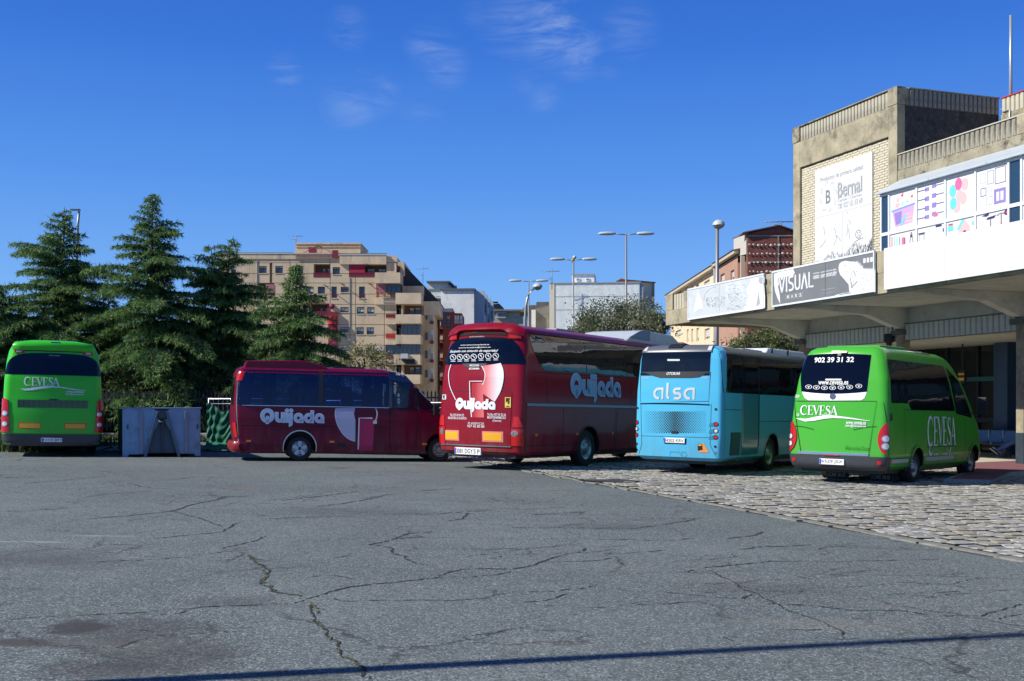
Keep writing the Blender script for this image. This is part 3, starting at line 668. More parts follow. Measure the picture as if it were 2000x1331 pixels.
LAV = M('lavender_vinyl', (.46, .50, .68), .45); PINKM = M('magenta_vinyl', (.42, .01, .10), .4)
ol = curve([(1005, 522), (997, 580), (1015, 660), (1060, 740), (1115, 790), (1172, 812)]); I = Ink(); I.poly(ol+[(1174, 630), (1160, 570), (1172, 522)])
b.pxink('emblem_crescent', LAV, I, C6, side=1, off=.009)
b.pxpoly('emblem_stem', PINKM, [[(1212, 615), (1335, 615), (1335, 700), (1322, 890), (1203, 890)]], C6, side=1, off=.009)
I = Ink(); I.stroke([(1322, 609), (1206, 609), (1197, 880)], 11); I.stroke(curve([(1350, 526), (1362, 570), (1352, 620), (1326, 652)]), 10); I.stroke(ol, 5)
b.pxink('emblem_outline', LETTER, I, C6, side=1, off=.012)
b.rect('small_badge', CHROME, b.a_side(3.93, 1.05), b.a_side(4.03, 1.05), 1.02, 1.11, off=.01, nu=3, nv=3)
for y in (.45, 2.72): b.srect('side_marker', AMBER, y, y+.13, .50, .55, off=.02, nu=2, nv=1)
b.srect('side_marker', AMBER, 5.35, 5.47, .46, .51, off=.02, nu=2, nv=1)
b.srect('vent_flap', BLACK, 2.95, 3.15, .38, .50, off=.006, nu=2, nv=1)
# roof hump with air conditioning, rear lamp, interior
m = MB(); m.prism([(.35, 2.40), (.42, 2.64), (1.9, 2.68), (2.1, 2.66), (2.6, 2.53), (2.7, 2.42)], -.85, .88, 'x'); m.build('roof_hump', MAROON, b.o, bevel=.04)
m = MB(); m.prism([(2.75, 2.48), (2.85, 2.55), (3.7, 2.55), (3.75, 2.48)], -.5, .6, 'x'); m.build('roof_hatch', BLACK, b.o, bevel=.01)
b.rect('rear_lamp', REDL, .93, 1.13, 2.10, 2.34, off=.012); b.rect('tail_lamp', REDL, .9, 1.1, .62, 1.0, off=.02)
b.rect('rear_lamp', REDL, -1.22, -.93, 2.08, 2.35, off=.012); b.rect('rear_window', GLASS, -.85, .85, 1.45, 2.2, off=.008)
b.panel('rear_bumper', RED, lambda u, v: ((-1+2*u)*1.2, .26+.22*v), 20, 5, off=.05, thick=.06)
SEAT = M('seat_fabric', (.16, .015, .03), .8, var=.2); CURT = M('curtain_fabric', (.16, .02, .10), .85)
for y in (1.0, 1.75, 2.5, 3.25, 4.0):
    for x in (-.75, .3, .75):
        m = MB(); m.prism([(y, 1.45), (y+.16, 1.45), (y+.08, 1.95), (y+.02, 2.0), (y-.06, 1.97)], x-.2, x+.2, 'x'); m.build('seat', SEAT, b.o, bevel=.04)
for x in (-.55, .55):
    m = MB(); m.prism([(4.52, 1.3), (4.68, 1.3), (4.60, 1.85), (4.50, 1.88)], x-.22, x+.22, 'x'); m.build('seat', M('green_seat', (.04, .2, .04), .8), b.o, bevel=.04)
for (y, w_) in ((.50, .26), (4.05, .22), (2.2, .12)):
    for sg in (1, -1):
        m = MB(); pts = [(sg*(.99+.02*math.sin(k*1.9)), y+w_*(k/10-.5)) for k in range(11)]
        vs = [(p[0], p[1]+(.06 if zz < 1.9 else 0)*math.sin(zz*3), zz) for zz in (1.47, 1.7, 1.9, 2.1, 2.32) for p in pts]
        m.add(vs, [(j*11+i, j*11+i+1, (j+1)*11+i+1, (j+1)*11+i) for j in range(4) for i in range(10)], 0, True); m.build('curtain', CURT, b.o)
b.panel('windscreen', GLASS, lambda u, v: (-.95+1.9*u, 1.36+.9*v), 12, 6, off=.03, front=True)
m = MB(); m.box(-.9, .95, .3, 6.4, .2, .3); m.build('chassis', BLACK, b.o)
m = MB(); m.tube([(1.08, 5.6, 1.42), (1.28, 5.72, 1.45)], .02, mi=0); m.box(1.16, 1.34, 5.62, 5.78, 1.28, 1.58); m.build('door_mirror', BLACK, b.o, bevel=.03)

def rescale(o):
    for c in o.children:
        if c.name.split('.')[0] == 'wheel':
            y0 = sum(v.co.y for v in c.data.vertices)/len(c.data.vertices)
            for q in [c]+list(c.children):
                for v in q.data.vertices: v.co.y += y0*(b.ysc-1)
        elif c.type == 'MESH':
            for q in [c]+list(c.children):
                for v in q.data.vertices: v.co.y *= b.ysc; v.co.z *= b.zsc
rescale(b.o)
# ======== pale blue midibus
b = BL = Bus('midibus', 'sky blue midibus between crimson coach and bright green minibus, dotted grille on its rear', None,
    4.01-.10, 27.2-.16, 33.5,
    [(.36, 1.0, .10, 9.3, .14), (.44, 1.12, .02, 9.4, .14), (.9, 1.15, .0, 9.4, .13), (2.0, 1.14, .02, 9.3, .13), (2.8, 1.10, .09, 9.1, .14), (3.0, 1.06, .13, 9.0, .15), (3.10, .95, .24, 8.8, .15), (3.14, .7, .5, 8.6, .15)], .09, SKYB)
b.wheels([(3.4, .46), (7.9, .46)], R=.46, arch=.53)
SKYB_SHADE = M('sky_blue_shade', (.02, .22, .33), .3, coat=.4)  # body blue darkened to its shaded tone for side parts and lamp scoops
p = b.panel('rear_window', GLASS, lambda u, v: (-1.03+1.83*u, 2.40+.55*v), 20, 8, off=.010)
b.panel('rear_cap', M('silver_grey_paint', (.10, .11, .13), .35, coat=.4), lambda u, v: (-1.04+1.86*u, 2.96+.16*v), 20, 4, off=.03, thick=.05)
b.rect('camera_housing', BLACK, -.3, .06, 3.03, 3.15, off=.055)
for x in (-.98, .72): b.rect('high_marker_lamp', CLEARL, x, x+.09, 2.99, 3.08, off=.04, nu=2, nv=2)
b.pxpoly('window_surround', BLACK, [[(1252.5, 727), (1387.5, 726), (1387, 729), (1378, 730), (1366, 737), (1350, 738.5), (1290, 738.5), (1274, 734), (1262, 729.5), (1252.5, 728)]], off=.012)
b.pxpoly('window_sticker', M('pale_green_sticker', (.55, .65, .55), .5), [[(1304, 702), (1328, 702), (1328, 705.5), (1304, 705.5)]], off=.016)
C4 = (5.544, 1240, 660)
I = Ink(); I.stroke([(62, 385), (62, 700), (800, 690), (820, 380)], 6); I.stroke([(68, 1062), (815, 1082)], 4); I.stroke([(66, 720), (72, 1075), (75, 1150), (45, 1290)], 4); I.stroke([(828, 720), (815, 1090), (815, 1160), (890, 1310)], 4)
I.stroke([(385, 1236), (378, 1290), (385, 1300), (500, 1300), (508, 1290), (480, 1240), (385, 1236)], 3); I.stroke([(505, 1240), (520, 1296), (560, 1285), (565, 1270), (545, 1240), (505, 1240)], 3); I.stroke([(820, 1045), (905, 1000)], 4)
b.pxink('panel_seams', SEAM, I, C4, off=.004)
b.rect('hatch_lip', SEAM, -1.0, .80, 1.70, 1.735, off=.006, nu=12)
b.panel('hatch_ledge', SKYB, lambda u, v: (-1.02+1.83*u, 1.735+.025*v-.02*(2*u-1)**2), 16, 2, off=.035, thick=.04)
m = MB()
for j in range(16):
    yy = 800+j*(220/15); nn = 25 if j % 2 == 0 else 26
    for i in range(nn):
        xx = 108+(655/25)*(i+(.5 if j % 2 == 0 else 0)); d = abs(xx-435)/330; r = .0225*max(0, 1-d*.68)
        if r < .006: r = .006
        a, z = b.hit(1240+xx/5.544, 660+(yy+(6*(1-d*d)))/5.544); q = b.S(a, z)+b.N(a, z)*.005
        m.add([(q.x+r*math.cos(t), q.y, q.z+r*math.sin(t)) for t in [k*pi/4 for k in range(8)]], [tuple(range(8))])
tag(m.build('grille_holes', SEAM, b.o, recalc=False), kind='stuff')
al = alsa().out(); b.word('operator_lettering', M('silver_vinyl', (.52, .56, .56), .4), al, (1240+200/5.544, 660+668/5.544), (1240+655/5.544, 660+490/5.544), off=.010)
b.word('maker_lettering', WHITE, text2d('OTOKAR', 1, .03, shear=.3), (1240+345/5.544, 660+404/5.544), (1240+493/5.544, 660+374/5.544), off=.018)
for x0 in (75, 715): b.word('fleet_number', M('silver_vinyl', (.5, .56, .58), .4), text2d('11370', 1, 0), (1240+x0/5.544, 660+448/5.544), (1240+(x0+78)/5.544, 660+426/5.544), off=.010)
b.plate('4202 KRV', -.02, .835, .54, .115, depth=.025)
b.pxpoly('plate_recess', SEAM, [[(308, 1090), (560, 1092), (556, 1148), (318, 1146)]], C4, off=.006)
b.rect('hatch_lock', SEAM, -.11, .06, 1.0, 1.06, off=.012, nu=2, nv=1)
b.pxpoly('warning_triangle', M('orange_sticker', (.75, .28, .05), .5), [[(742, 1135), (805, 1245), (690, 1240)]], C4, off=.010)
b.pxpoly('warning_print', SEAM, [[(682, 1150), (730, 1150), (735, 1215), (682, 1222)]], C4, off=.013); b.pxpoly('warning_print', REFY, [[(688, 1155), (724, 1155), (724, 1170), (688, 1170)]], C4, off=.016)
for sg, xx in ((1, 1.0), (-1, -1.09)):
    for zz, mt in ((1.245, AMBER if sg > 0 else AMBER), (1.09, CLEARL), (.94, REDL)):
        p = b.rad('lamp_recess', SEAM, xx+sg*.0, zz, .058, off=.008); b.rad('tail_lamp', REDL if mt is not CLEARL else CLEARL, xx+sg*.005, zz, .04, off=.014)
        if sg > 0:
            I = Ink(); I.poly([(xx-.17, zz-.06), (xx, zz-.055), (xx, zz+.055), (xx-.15, zz+.02)]); b.decal('lamp_recess', SKYB_SHADE, I.v, I.f, 0, .005)
    for zz, rr_ in ((1.60, .032), (.72, .03), (.575, .028)): b.rad('rear_port', SEAM if zz != .575 else CHROME, xx-.01*sg, zz, rr_, off=.008)
# right side: glass from belt up, door, louvres
b.srect('window_band', GLASS, .16, 8.9, 2.0, 2.93, off=.008, nu=30, nv=6); b.srect('cant_rail', M('cant_grey', (.07, .08, .08), .45), .20, 8.8, 2.94, 3.09, off=.010, nu=30, nv=4); b.srect('window_band', GLASS, .3, 8.9, 2.0, 2.93, sg=-1, off=.008, nu=20, nv=6)
door = b.srect('door', SKYB_SHADE, 1.36, 2.40, .36, 1.985, off=.020, nu=6, nv=10); b.srect('door_edge', SILVER, 1.30, 1.36, .36, 1.99, off=.024, nu=1, nv=8, parent=door); b.srect('door_edge', SEAM, 2.36, 2.41, .36, 2.9, off=.026, nu=1, nv=8, parent=door)
b.srect('door_glass', GLASS, 1.42, 2.34, 2.02, 2.9, off=.022, nu=4, nv=4, parent=door)
lou = b.srect('louvre_panel', BLACK, .62, 1.22, .50, 1.05, off=.006, nu=2, nv=4)
m = MB()
for k in range(14):
    z = .52+.038*k; x = b.hw(z)+.006; m.box(x, x+.015, .64, 1.20, z, z+.018)
m.build('louvres', M('louvre_teal', (.015, .15, .2), .5), lou)
for p in ([(.28, .4), (.22, 2.0)], [(2.44, 1.32), (4.9, 1.32)], [(.26, 1.6), (1.3, 1.6)], [(4.9, .4), (4.9, 2.0)]): seam(b, p, side=1, w=.014)
I = Ink(); I.stroke(arc(3.4, .46, .55, -5, 185, 24), .03); b.decal('wheel_arch_lip', SKYB_SHADE, I.v, I.f, 1, .016)
m = MB(); m.prism([(3.6, 3.08), (3.8, 3.25), (6.6, 3.28), (6.95, 3.08)], -.7, .85, 'x'); m.build('air_conditioning_pod', M('white_grp', (.66, .70, .74), .35), b.o, bevel=.05)
m = MB(); m.box(.86, .875, 4.0, 4.06, 3.12, 3.26); m.box(.86, .875, 5.2, 5.26, 3.12, 3.27); m.build('pod_clips', BLACK, b.o)
m = MB(); m.prism([(2.0, 3.04), (2.2, 3.16), (3.5, 3.16), (3.6, 3.04)], -.7, .8, 'x'); m.build('roof_cowl', M('grey_grp', (.2, .22, .24), .5), b.o, bevel=.03)
m = MB(); m.box(-.95, .95, .3, 9, .28, .42); m.build('chassis', BLACK, b.o); b.panel('windscreen', GLASS, lambda u, v: (-1+2*u, 1.2+1.6*v), 12, 6, off=.03, front=True)

# ======== bright green minibus on the right
b = GM = Bus('minibus', 'bright green minibus beside the canopy with a phone number on its rear window', None,
    7.15-.14, 24.7-.18, 39,
    [(.34, .98, .14, 6.75, .16), (.42, 1.08, .02, 6.85, .16), (.66, 1.12, .0, 6.85, .16), (1.2, 1.12, .03, 6.7, .17), (1.45, 1.11, .05, 6.45, .17), (1.8, 1.09, .08, 6.1, .18), (2.3, 1.04, .17, 5.6, .19), (2.7, .96, .26, 5.1, .2), (2.86, .90, .30, 4.9, .2), (2.95, .84, .33, 4.7, .2), (3.02, .72, .42, 4.5, .2), (3.05, .5, .7, 4.3, .2)], .10, GREEN2, fcam=.12)
b.wheels([(1.96, .38), (6.05, .38)], R=.37, arch=.45, hub='steel')
C8 = (4.16, 1520, 640)
k, ox, oy = C8
# rear window: wide at the top, narrow at the bottom
tl, tr, br_, bl_ = b.hit(ox+198/k, oy+165/k), b.hit(ox+775/k, oy+155/k), b.hit(ox+722/k, oy+505/k), b.hit(ox+192/k, oy+500/k)
def rw(u, v):
    x = (bl_[0]*(1-u)+br_[0]*u)*(1-v)+((tl[0]-.02)*(1-u)+tr[0]*u)*v; z0 = 2.03-.05*(1-(2*u-1)**2); z1 = 2.83+.04*(1-(2*u-1)**2)
    x = x if v > 0 else x; return (x*1.0, z0+(z1-z0)*v)
b.panel('rear_window', M('navy_glass2', (.0015, .003, .009), .04, spec=.45), rw, 20, 10, off=.010)
b.pxpoly('window_apron', M('white_paint', (.78, .79, .82), .35, coat=.3), [[(190, 498), (300, 512), (460, 518), (620, 510), (724, 500), (716, 540), (700, 575), (672, 592), (440, 594), (245, 592), (215, 570), (200, 540)]], C8, off=.008)
b.word('phone_lettering', WHITE, text2d('902 39 31 32', 1, .025), (ox+295/k, oy+288/k), (ox+620/k, oy+240/k), off=.016)
b.word('web_address', WHITE, text2d('www.cevesa.es', 1, .02), (ox+327/k, oy+466/k), (ox+572/k, oy+437/k), off=.016)
b.pxpoly('window_sticker', M('pale_green_sticker', (.55, .65, .55), .5), [[(386, 418), (515, 418), (515, 432), (386, 432)]], C8, off=.015)
for kx, ky in ((250, 483), (313, 488), (378, 491), (444, 491), (513, 488), (582, 485), (656, 477)):
    I = Ink(); I.ring(kx, ky, 27, 22, ey=.62); I.stroke([(kx-9, ky-5), (kx+2, ky+2), (kx+10, ky-6)], 5); I.ring(kx, ky+3, 6, 0, n=8); b.pxink('service_icon', WHITE, I, C8, off=.016)
b.word('operator_lettering', LETTER, cevesa().out(), (ox+180/k, oy+712/k), (ox+492/k, oy+635/k), off=.018)
I = Ink(); I.ring(163, 710, 11, 7); b.pxink('trade_dot', LETTER, I, C8, off=.018)
n_ = 9; top = [(150,738),(230,742),(310,725),(380,714),(450,716),(540,726),(620,738),(690,750),(748,758)]; bot = [(150,742),(220,765),(300,758),(380,742),(450,736),(540,740),(620,748),(690,756),(748,761)]
v = []; f = []
for i in range(n_):
    v += [b.hit(ox+top[i][0]/k, oy+top[i][1]/k), b.hit(ox+bot[i][0]/k, oy+bot[i][1]/k)]
    if i: f.append((2*i-2, 2*i, 2*i+1, 2*i-1))
b.decal('swoosh_stripe', LETTER, v, f, off=.018)
b.word('web_address', WHITE, text2d('www.cevesa.es', 1, .02), (ox+552/k, oy+788/k), (ox+716/k, oy+768/k), off=.018)
b.word('mail_address', WHITE, text2d('info@cevesa.es', 1, .02), (ox+547/k, oy+812/k), (ox+716/k, oy+792/k), off=.018)
b.word('maker_lettering', GREEN, text2d('Mercedes-Benz', 1, .02), (ox+545/k, oy+990/k), (ox+738/k, oy+964/k), off=.02)
b.word('fleet_number', LETTER, text2d('550', 1, .01), (ox+120/k, oy+572/k), (ox+176/k, oy+548/k), off=.012)
I = Ink(); I.stroke([(128, 598), (188, 1028)], 4); I.stroke([(128, 598), (800, 600), (735, 1040)], 4); I.stroke(curve([(128, 800), (200, 806), (290, 828)]), 4); I.stroke(curve([(612, 832), (700, 812), (800, 804)]), 4)
b.pxink('panel_seams', SEAM, I, C8, off=.014)
b.rad('star_badge', BLACK, b.hit(ox+444/k, oy+560/k)[0], b.hit(ox+444/k, oy+560/k)[1], .068, off=.02, thick=.02)
cx_, cz_ = b.hit(ox+444/k, oy+560/k); I = Ink(); I.ring(cx_, cz_, .066, .056)
for q in range(3): t = math.radians(90+120*q); I.stroke([(cx_, cz_), (cx_+.058*math.cos(t), cz_+.058*math.sin(t))], [.022, .003])
b.decal('star', CHROME, I.v, I.f, 0, .026, maxlen=9)
b.rect('chrome_trim', CHROME, b.hit(ox+185/k, 0)[0] if 0 else -.86, .74, .645, .70, off=.02, nu=12)
b.rect('bumper', DARKG, -1.24, 1.24, .36, .64, off=.03, thick=.05, nu=26, nv=5)
for x in (-.82, .75): seam(b, [(x, .36), (x-.03*(1 if x > 0 else -1), .64)], w=.015)
b.plate('6529 JSX', -.05, .50, .56, .125, depth=.05)
b.rect('brake_lamp', REDL, -.22, .12, .635, .65, off=.05, nu=2, nv=1); b.rect('high_brake_lamp', REDL, -.22, .12, 2.88, 2.915, off=.03, nu=6, nv=2)
b.rect('camera_housing', BLACK, -.08, .0, 2.815, 2.875, off=.04, nu=3, nv=3)
for sg in (-1, 1):
    p = b.panel('tail_lamp', REDL, lambda u, v, sg=sg: (sg*(1.06-.14*math.sin(pi*min(1, v*1.02))**.7+(.24*u)*math.sin(pi*(.06+.88*v))), .70+.66*v), 6, 12, off=.026, thick=.035)
    for zz in (.87, 1.03): b.rad('lamp_ring', CHROME, sg*1.07, zz, .072, off=.031, parent=p); b.rad('lamp_lens', CLEARL, sg*1.07, zz, .055, off=.036, parent=p)
    b.rad('fog_lamp', REDL, sg*.96, .52, .042, off=.042)
    x = .52*sg; m = MB(); m.box(x-.27, x+.27, 1.42, 1.44, .02, .36); p = m.build('mud_flap', RUBBER, b.o, bevel=.004)
    I = Ink(); I.stroke([(x-.25, .04), (x+.25, .04), (x+.25, .34), (x-.25, .34), (x-.25, .04)], .008); v_, f_ = text2d('CAR BUS', .12, .01); m = MB()
    m.add([(a, 1.415, z) for a, z in I.v], I.f); m.add([(x-.22+a*.85, 1.415, .10+z) for a, z in v_], f_); m.build('flap_print', M('flap_white', (.35, .35, .35), .6), p, recalc=False)
# right side
def gband(u, v):
    z0 = 1.80-(.13*u if u < 1 else 0); z0 = 1.80 if u < .28 else 1.66; z = z0+(2.74-z0)*v; y = .38+.1*v; y1 = 4.55-.45*v; return (b.a_side(y+(y1-y)*u, z, 1), z)
b.panel('window_band', GLASS, gband, 32, 8, off=.008)
b.panel('window_band', GLASS, lambda u, v: (b.a_side(.5+3.9*u, 1.7+1.0*v, -1), 1.7+1.0*v), 20, 6, off=.008)
b.squad('cab_window', GLASS, (4.64, 1.60), (5.85, 1.50), (5.05, 2.38), (4.25, 2.72), off=.009, nu=6, nv=6)
b.squad('front_quarter_window', GLASS, (5.0, 1.45), (6.2, 1.42), (5.5, 2.2), (4.9, 2.3), sg=-1, off=.009, nu=6, nv=6)
for p in ([(.22, .62), (.14, 1.8)], [(1.18, .62), (1.15, 1.68)], [(.2, .60), (1.45, .60)], [(4.62, .42), (4.60, 1.62)], [(5.35, .42), (5.35, 1.5)], [(2.5, .82), (4.6, .82)], [(1.18, 1.66), (1.5, 1.66)]): seam(b, p, side=1, w=.014)
b.srect('luggage_handle', BLACK, .27, .36, 1.42, 1.56, off=.02, nu=1, nv=2)
b.srect('side_stripe', M('stripe_grey', (.42, .46, .44), .5), .38, 1.42, .50, .585, off=.006, nu=6, nv=1, rim=False); b.srect('side_stripe', M('stripe_grey', (.42, .46, .44), .5), 2.46, 4.55, .50, .585, off=.006, nu=6, nv=1, rim=False)
b.srect('side_marker', AMBER, .30, .42, .49, .55, off=.018, nu=2, nv=1)
I = Ink(); I.stroke(arc(1.96, .38, .47, -10, 190, 24), .06); b.decal('wheel_arch_lip', GREEN2, I.v, I.f, 1, .03)
I = Ink(); I.stroke(arc(6.05, .38, .47, 10, 190, 24), .06); b.decal('wheel_arch_lip', GREEN2, I.v, I.f, 1, .03)
# huge serif lettering broken by panel gaps
v, f = cevesa().out(); xs = [p[0] for p in v]; x0, x1 = min(xs), max(xs)
b.decal('operator_lettering', M('grey_vinyl', (.74, .78, .74), .5), [(2.55+(x-x0)/(x1-x0)*2.05, .84+y*.68) for x, y in v], f, 1, .010)
v2 = [(2.60+(x-x0)/(x1-x0)*2.0, .63+y*.68) for x, y in v]
f2 = [q for q in f if all(v2[i][1] < .83 for i in q)]
b.decal('operator_lettering', M('grey_vinyl', (.74, .78, .74), .5), v2, f2, 1, .010)
m = MB(); m.prism([(.7, 3.0), (.9, 3.085), (2.3, 3.10), (2.8, 3.02)], -.6, .65, 'x'); m.build('air_conditioning_pod', GREEN2, b.o, bevel=.03)
m = MB(); m.tube([(.74, .9, 2.99), (.76, 3.6, 2.99), (.74, 3.9, 2.93)], .025); m.tube([(.70, 3.0, 3.02), (.70, 3.7, 3.02)], .02); m.build('roof_rail', CHROME, b.o)
m = MB(); m.tube([(1.05, 5.7, 1.6), (1.3, 5.9, 1.62), (1.34, 5.9, 1.75)], .02); m.box(1.26, 1.46, 5.82, 5.94, 1.62, 2.02); m.box(1.27, 1.45, 5.80, 5.82, 1.64, 2.0); m.build('door_mirror', BLACK, b.o, bevel=.03)
m = MB(); m.box(-.9, .9, .3, 6.5, .26, .42); m.build('chassis', BLACK, b.o); b.panel('windscreen', GLASS, lambda u, v: (-.95+1.9*u, 1.5+1.2*v), 12, 6, off=.03, front=True)
# ---------------------------------------------------------------- bus station
ST = Matrix.Translation((10.78, 31.4, 0)) @ Matrix.Rotation(math.atan2(-.943, .332), 4, 'Z')
def st(px, py, d=0):
    m = (px-CX)/F; Y = (d+10.78*.943+31.4*.332)/(m*.943+.332); X = m*Y
    return ((X-10.78)*.332-(Y-31.4)*.943, H+(HY-py)/F*Y)
S_ = thing('bus_station', 'concrete bus station with deep canopy, brick-faced tower and printed window panels on the right', 'building', mat=ST)
XE = 13.0   # how far the building runs on past the right edge of the picture
PLZ = -.08
def sb(name, mat, boxes, parent=None, bevel=.012, label=None):
    m = MB()
    for q in boxes: m.box(*q)
    o = m.build(name, mat, parent or S_, bevel=bevel)
    if label: o['label'] = label
    return o
def ribs(name, parent, x0, x1, y, z0, z1, axis='x', pitch=.2, mat=CONCG, out=-1):
    """a row of precast ribs, each its own piece"""
    n = max(1, int(round((x1-x0)/pitch))); p = (x1-x0)/n; w = p*.80
    m = MB()
    if axis == 'x': m.prism([(0, y), (w*.1, y+.045*out), (w*.9, y+.045*out), (w, y)], z0, z1, 'z')
    else: m.prism([(y, 0), (y-.045*out, w*.1), (y-.045*out, w*.9), (y, w)], z0, z1, 'z')
    o = m.build(name, mat, parent)
    for k in range(n):
        c = o if k == 0 else link(name, o.data, parent)
        c.location = (x0+k*p+p*.1, 0, 0) if axis == 'x' else (0, x0+k*p+p*.1, 0)
# --- canopy
can = sb('canopy_slab', CONCP, [(-14.0, XE, .2, 4.6, 4.90, 5.06), (-10.4, XE, 4.6, 9.4, 4.90, 5.06)])
sb('canopy_end_slab', CONCP, [(-14.0, -10.4, 4.6, 8.9, 4.90, 5.06)])
sb('fascia_beam', CONC, [(-14.1, XE, 0, .26, 4.80, 5.38)], bevel=.015)
up = sb('fascia_upper_wall', CONCG, [(-14.06, XE, .09, .2, 5.38, 5.98)], bevel=0)
for x0, x1 in ((-14.1, -13.52), (-12.62, -12.05), (-6.85, -6.23), (-1.0, -.46)):
    sb('fascia_post', CONC, [(x0, x1, .0, .23, 5.384, 6.02)])
sb('fascia_coping', CONCS, [(-14.1, XE, -.01, .26, 6.0, 6.03)], bevel=0) if 0 else None
ribs('fascia_rib', up, -13.50, -12.64, .09, 5.39, 5.97, pitch=.2)
sb('fascia_left_end', CONC, [(-14.1, -13.86, .262, 8.9, 4.80, 6.0)])
# --- beams with haunches carrying the canopy
for x in (-11.1, -5.35, 0, 5.4, 10.8):
    m = MB(); m.prism([(.28, 4.90), (.28, 4.78), (2.9, 4.62), (4.05, 4.22), (4.2, 4.18), (4.62, 4.18), (4.62, 4.90)], x-.17, x+.17, 'x')
    m.build('canopy_beam', CONCP, S_, bevel=.015)
    c = sb('column', CONC, [(x-.13, x+.17, 4.23, 4.57, -.6, 4.176)], bevel=.02)
    sb('column_cap', M('cap_dark', (.10, .12, .11), .7), [(x-.28, x+.28, 4.12, 4.68, 3.98, 4.14)], c); sb('column_plinth_paint', M('plinth_blue', (.03, .045, .06), .5, var=.2), [(x-.138, x+.178, 4.222, 4.578, -.6, .82)], c)
# --- ribbed spandrels between the columns, smooth wall above
for x0, x1 in ((-10.92, -5.53), (-5.17, -.18), (.18, 5.22), (5.58, 10.6)):
    sb('upper_wall', CONCP, [(x0, x1, 4.5, 4.62, 4.36, 4.90)], bevel=0)
    sp = sb('ribbed_spandrel', M('spandrel_grey', (.20, .22, .21), .7), [(x0, x1, 4.36, 4.5, 3.80, 4.35)], bevel=0)
    ribs('spandrel_rib', sp, x0, x1, 4.36, 3.82, 4.33, pitch=.235, mat=M('rib_paint', (.52, .57, .54), .6, var=.12, scale=3))
    sb('drip_line', M('spandrel_grey', (.20, .22, .21), .7), [(x0, x1, 4.30, 4.5, 4.352, 4.375)], sp, bevel=0)
sb('hall_ceiling', CONCP, [(-10.2, XE, 4.63, 9.3, 3.80, 3.92)], bevel=0)
# --- hall behind: dark glazed front
HG = M('hall_glass', (.010, .016, .020), .06, spec=.7)
hall = sb('hall_glazing', HG, [(-10.2, XE, 9.0, 9.06, PLZ, 3.80)], bevel=0)
FR = M('dark_frame', (.02, .035, .045), .5)
for k in range(15):
    x = -10.2+k*1.62; sb('mullion', FR, [(x, x+.07, 8.92, 8.998, PLZ, 3.79)], hall, bevel=0)
for z in (1.02, 2.5): sb('transom', M('teal_band', (.02, .13, .12), .5) if z > 2 else FR, [(-10.1, XE, 8.86, 8.918, z, z+.16)], hall, bevel=0)
sb('side_wall', M('hall_wall', (.30, .28, .24), .8, var=.1), [(-10.4, -10.21, 4.63, 9.3, -.6, 4.9)], bevel=0)
x_, _ = st(1957, 800, 8.3); sb('blue_pillar', M('blue_paint', (.03, .07, .13), .5, var=.15), [(x_-.3, x_+.35, 8.2, 8.75, PLZ, 3.79)])
x_, z_ = st(1880, 736, 7.6); o = sb('bay_display', M('display_housing', (.02, .02, .02), .5), [(x_-.16, x_+.16, 7.55, 7.65, z_-.22, z_+.22)]); sb('display_strip', REFY, [(x_-.14, x_+.14, 7.53, 7.548, z_+.05, z_+.12), (x_-.14, x_+.14, 7.53, 7.548, z_-.14, z_-.04)], o, bevel=0); sb('display_hanger', FR, [(x_-.02, x_+.02, 7.58, 7.62, z_+.221, 3.8)], o, bevel=0)
# hopper and downpipe beside the second column
m = MB(); m.tube([(-5.75, 4.15, 4.05), (-5.75, 4.15, 3.8), (-5.75, 4.15, 3.72), (-5.75, 4.15, PLZ)], [.17, .17, .09, .085], 10, smooth=True); m.tube([(-5.35, 4.0, 4.6), (-5.37, 3.96, 4.35), (-5.34, 3.98, 4.15)], [.02, .045, .02], 6)
m.build('downpipe', M('pipe_black', (.02, .022, .024), .6), S_)
# --- tower
TY = 2.0
sb('tower_core', CONCD, [(-8.16, -2.64, TY+.26, 5.85, 5.06, 11.25)], bevel=0)
sb('tower_pillar', CONC, [(-8.22, -7.81, TY, TY+.3, 5.06, 10.86)]); sb('tower_pillar', CONC, [(-3.02, -2.61, TY, TY+.3, 5.06, 10.86)])
sb('tower_lintel', CONC, [(-7.808, -3.022, TY, TY+.3, 9.95, 10.86)])
rb = sb('tower_band', CONCG, [(-8.2, -2.62, TY+.06, TY+.28, 10.864, 11.34)], bevel=0)
ribs('tower_rib', rb, -7.80, -3.04, TY+.06, 10.87, 11.33, pitch=.17)
sb('tower_corner_block', CONCS, [(-8.24, -7.82, TY-.02, TY+.3, 10.865, 11.38)]); sb('tower_corner_block', CONCS, [(-3.03, -2.59, TY-.02, TY+.42, 10.865, 11.38)])
sb('tower_coping', CONCS, [(-8.24, -2.59, TY-.02, TY+.3, 11.382, 11.41)], bevel=0)
# right flank of the tower, its shade put into darker concrete, ribs and bricks
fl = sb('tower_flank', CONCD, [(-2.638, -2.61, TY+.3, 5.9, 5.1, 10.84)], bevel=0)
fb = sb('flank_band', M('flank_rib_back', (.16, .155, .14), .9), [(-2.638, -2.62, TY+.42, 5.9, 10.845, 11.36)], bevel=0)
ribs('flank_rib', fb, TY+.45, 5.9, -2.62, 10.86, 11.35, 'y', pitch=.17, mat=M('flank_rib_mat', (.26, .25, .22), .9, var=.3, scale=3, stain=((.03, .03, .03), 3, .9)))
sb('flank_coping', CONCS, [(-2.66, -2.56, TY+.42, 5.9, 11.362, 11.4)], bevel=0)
sb('tower_roof', CONCS, [(-8.2, -2.64, TY+.3, 5.9, 11.25, 11.3)], bevel=0); sb('tower_left_flank', CONC, [(-8.2, -8.162, TY+.3, 5.9, 5.06, 11.25)], bevel=0)
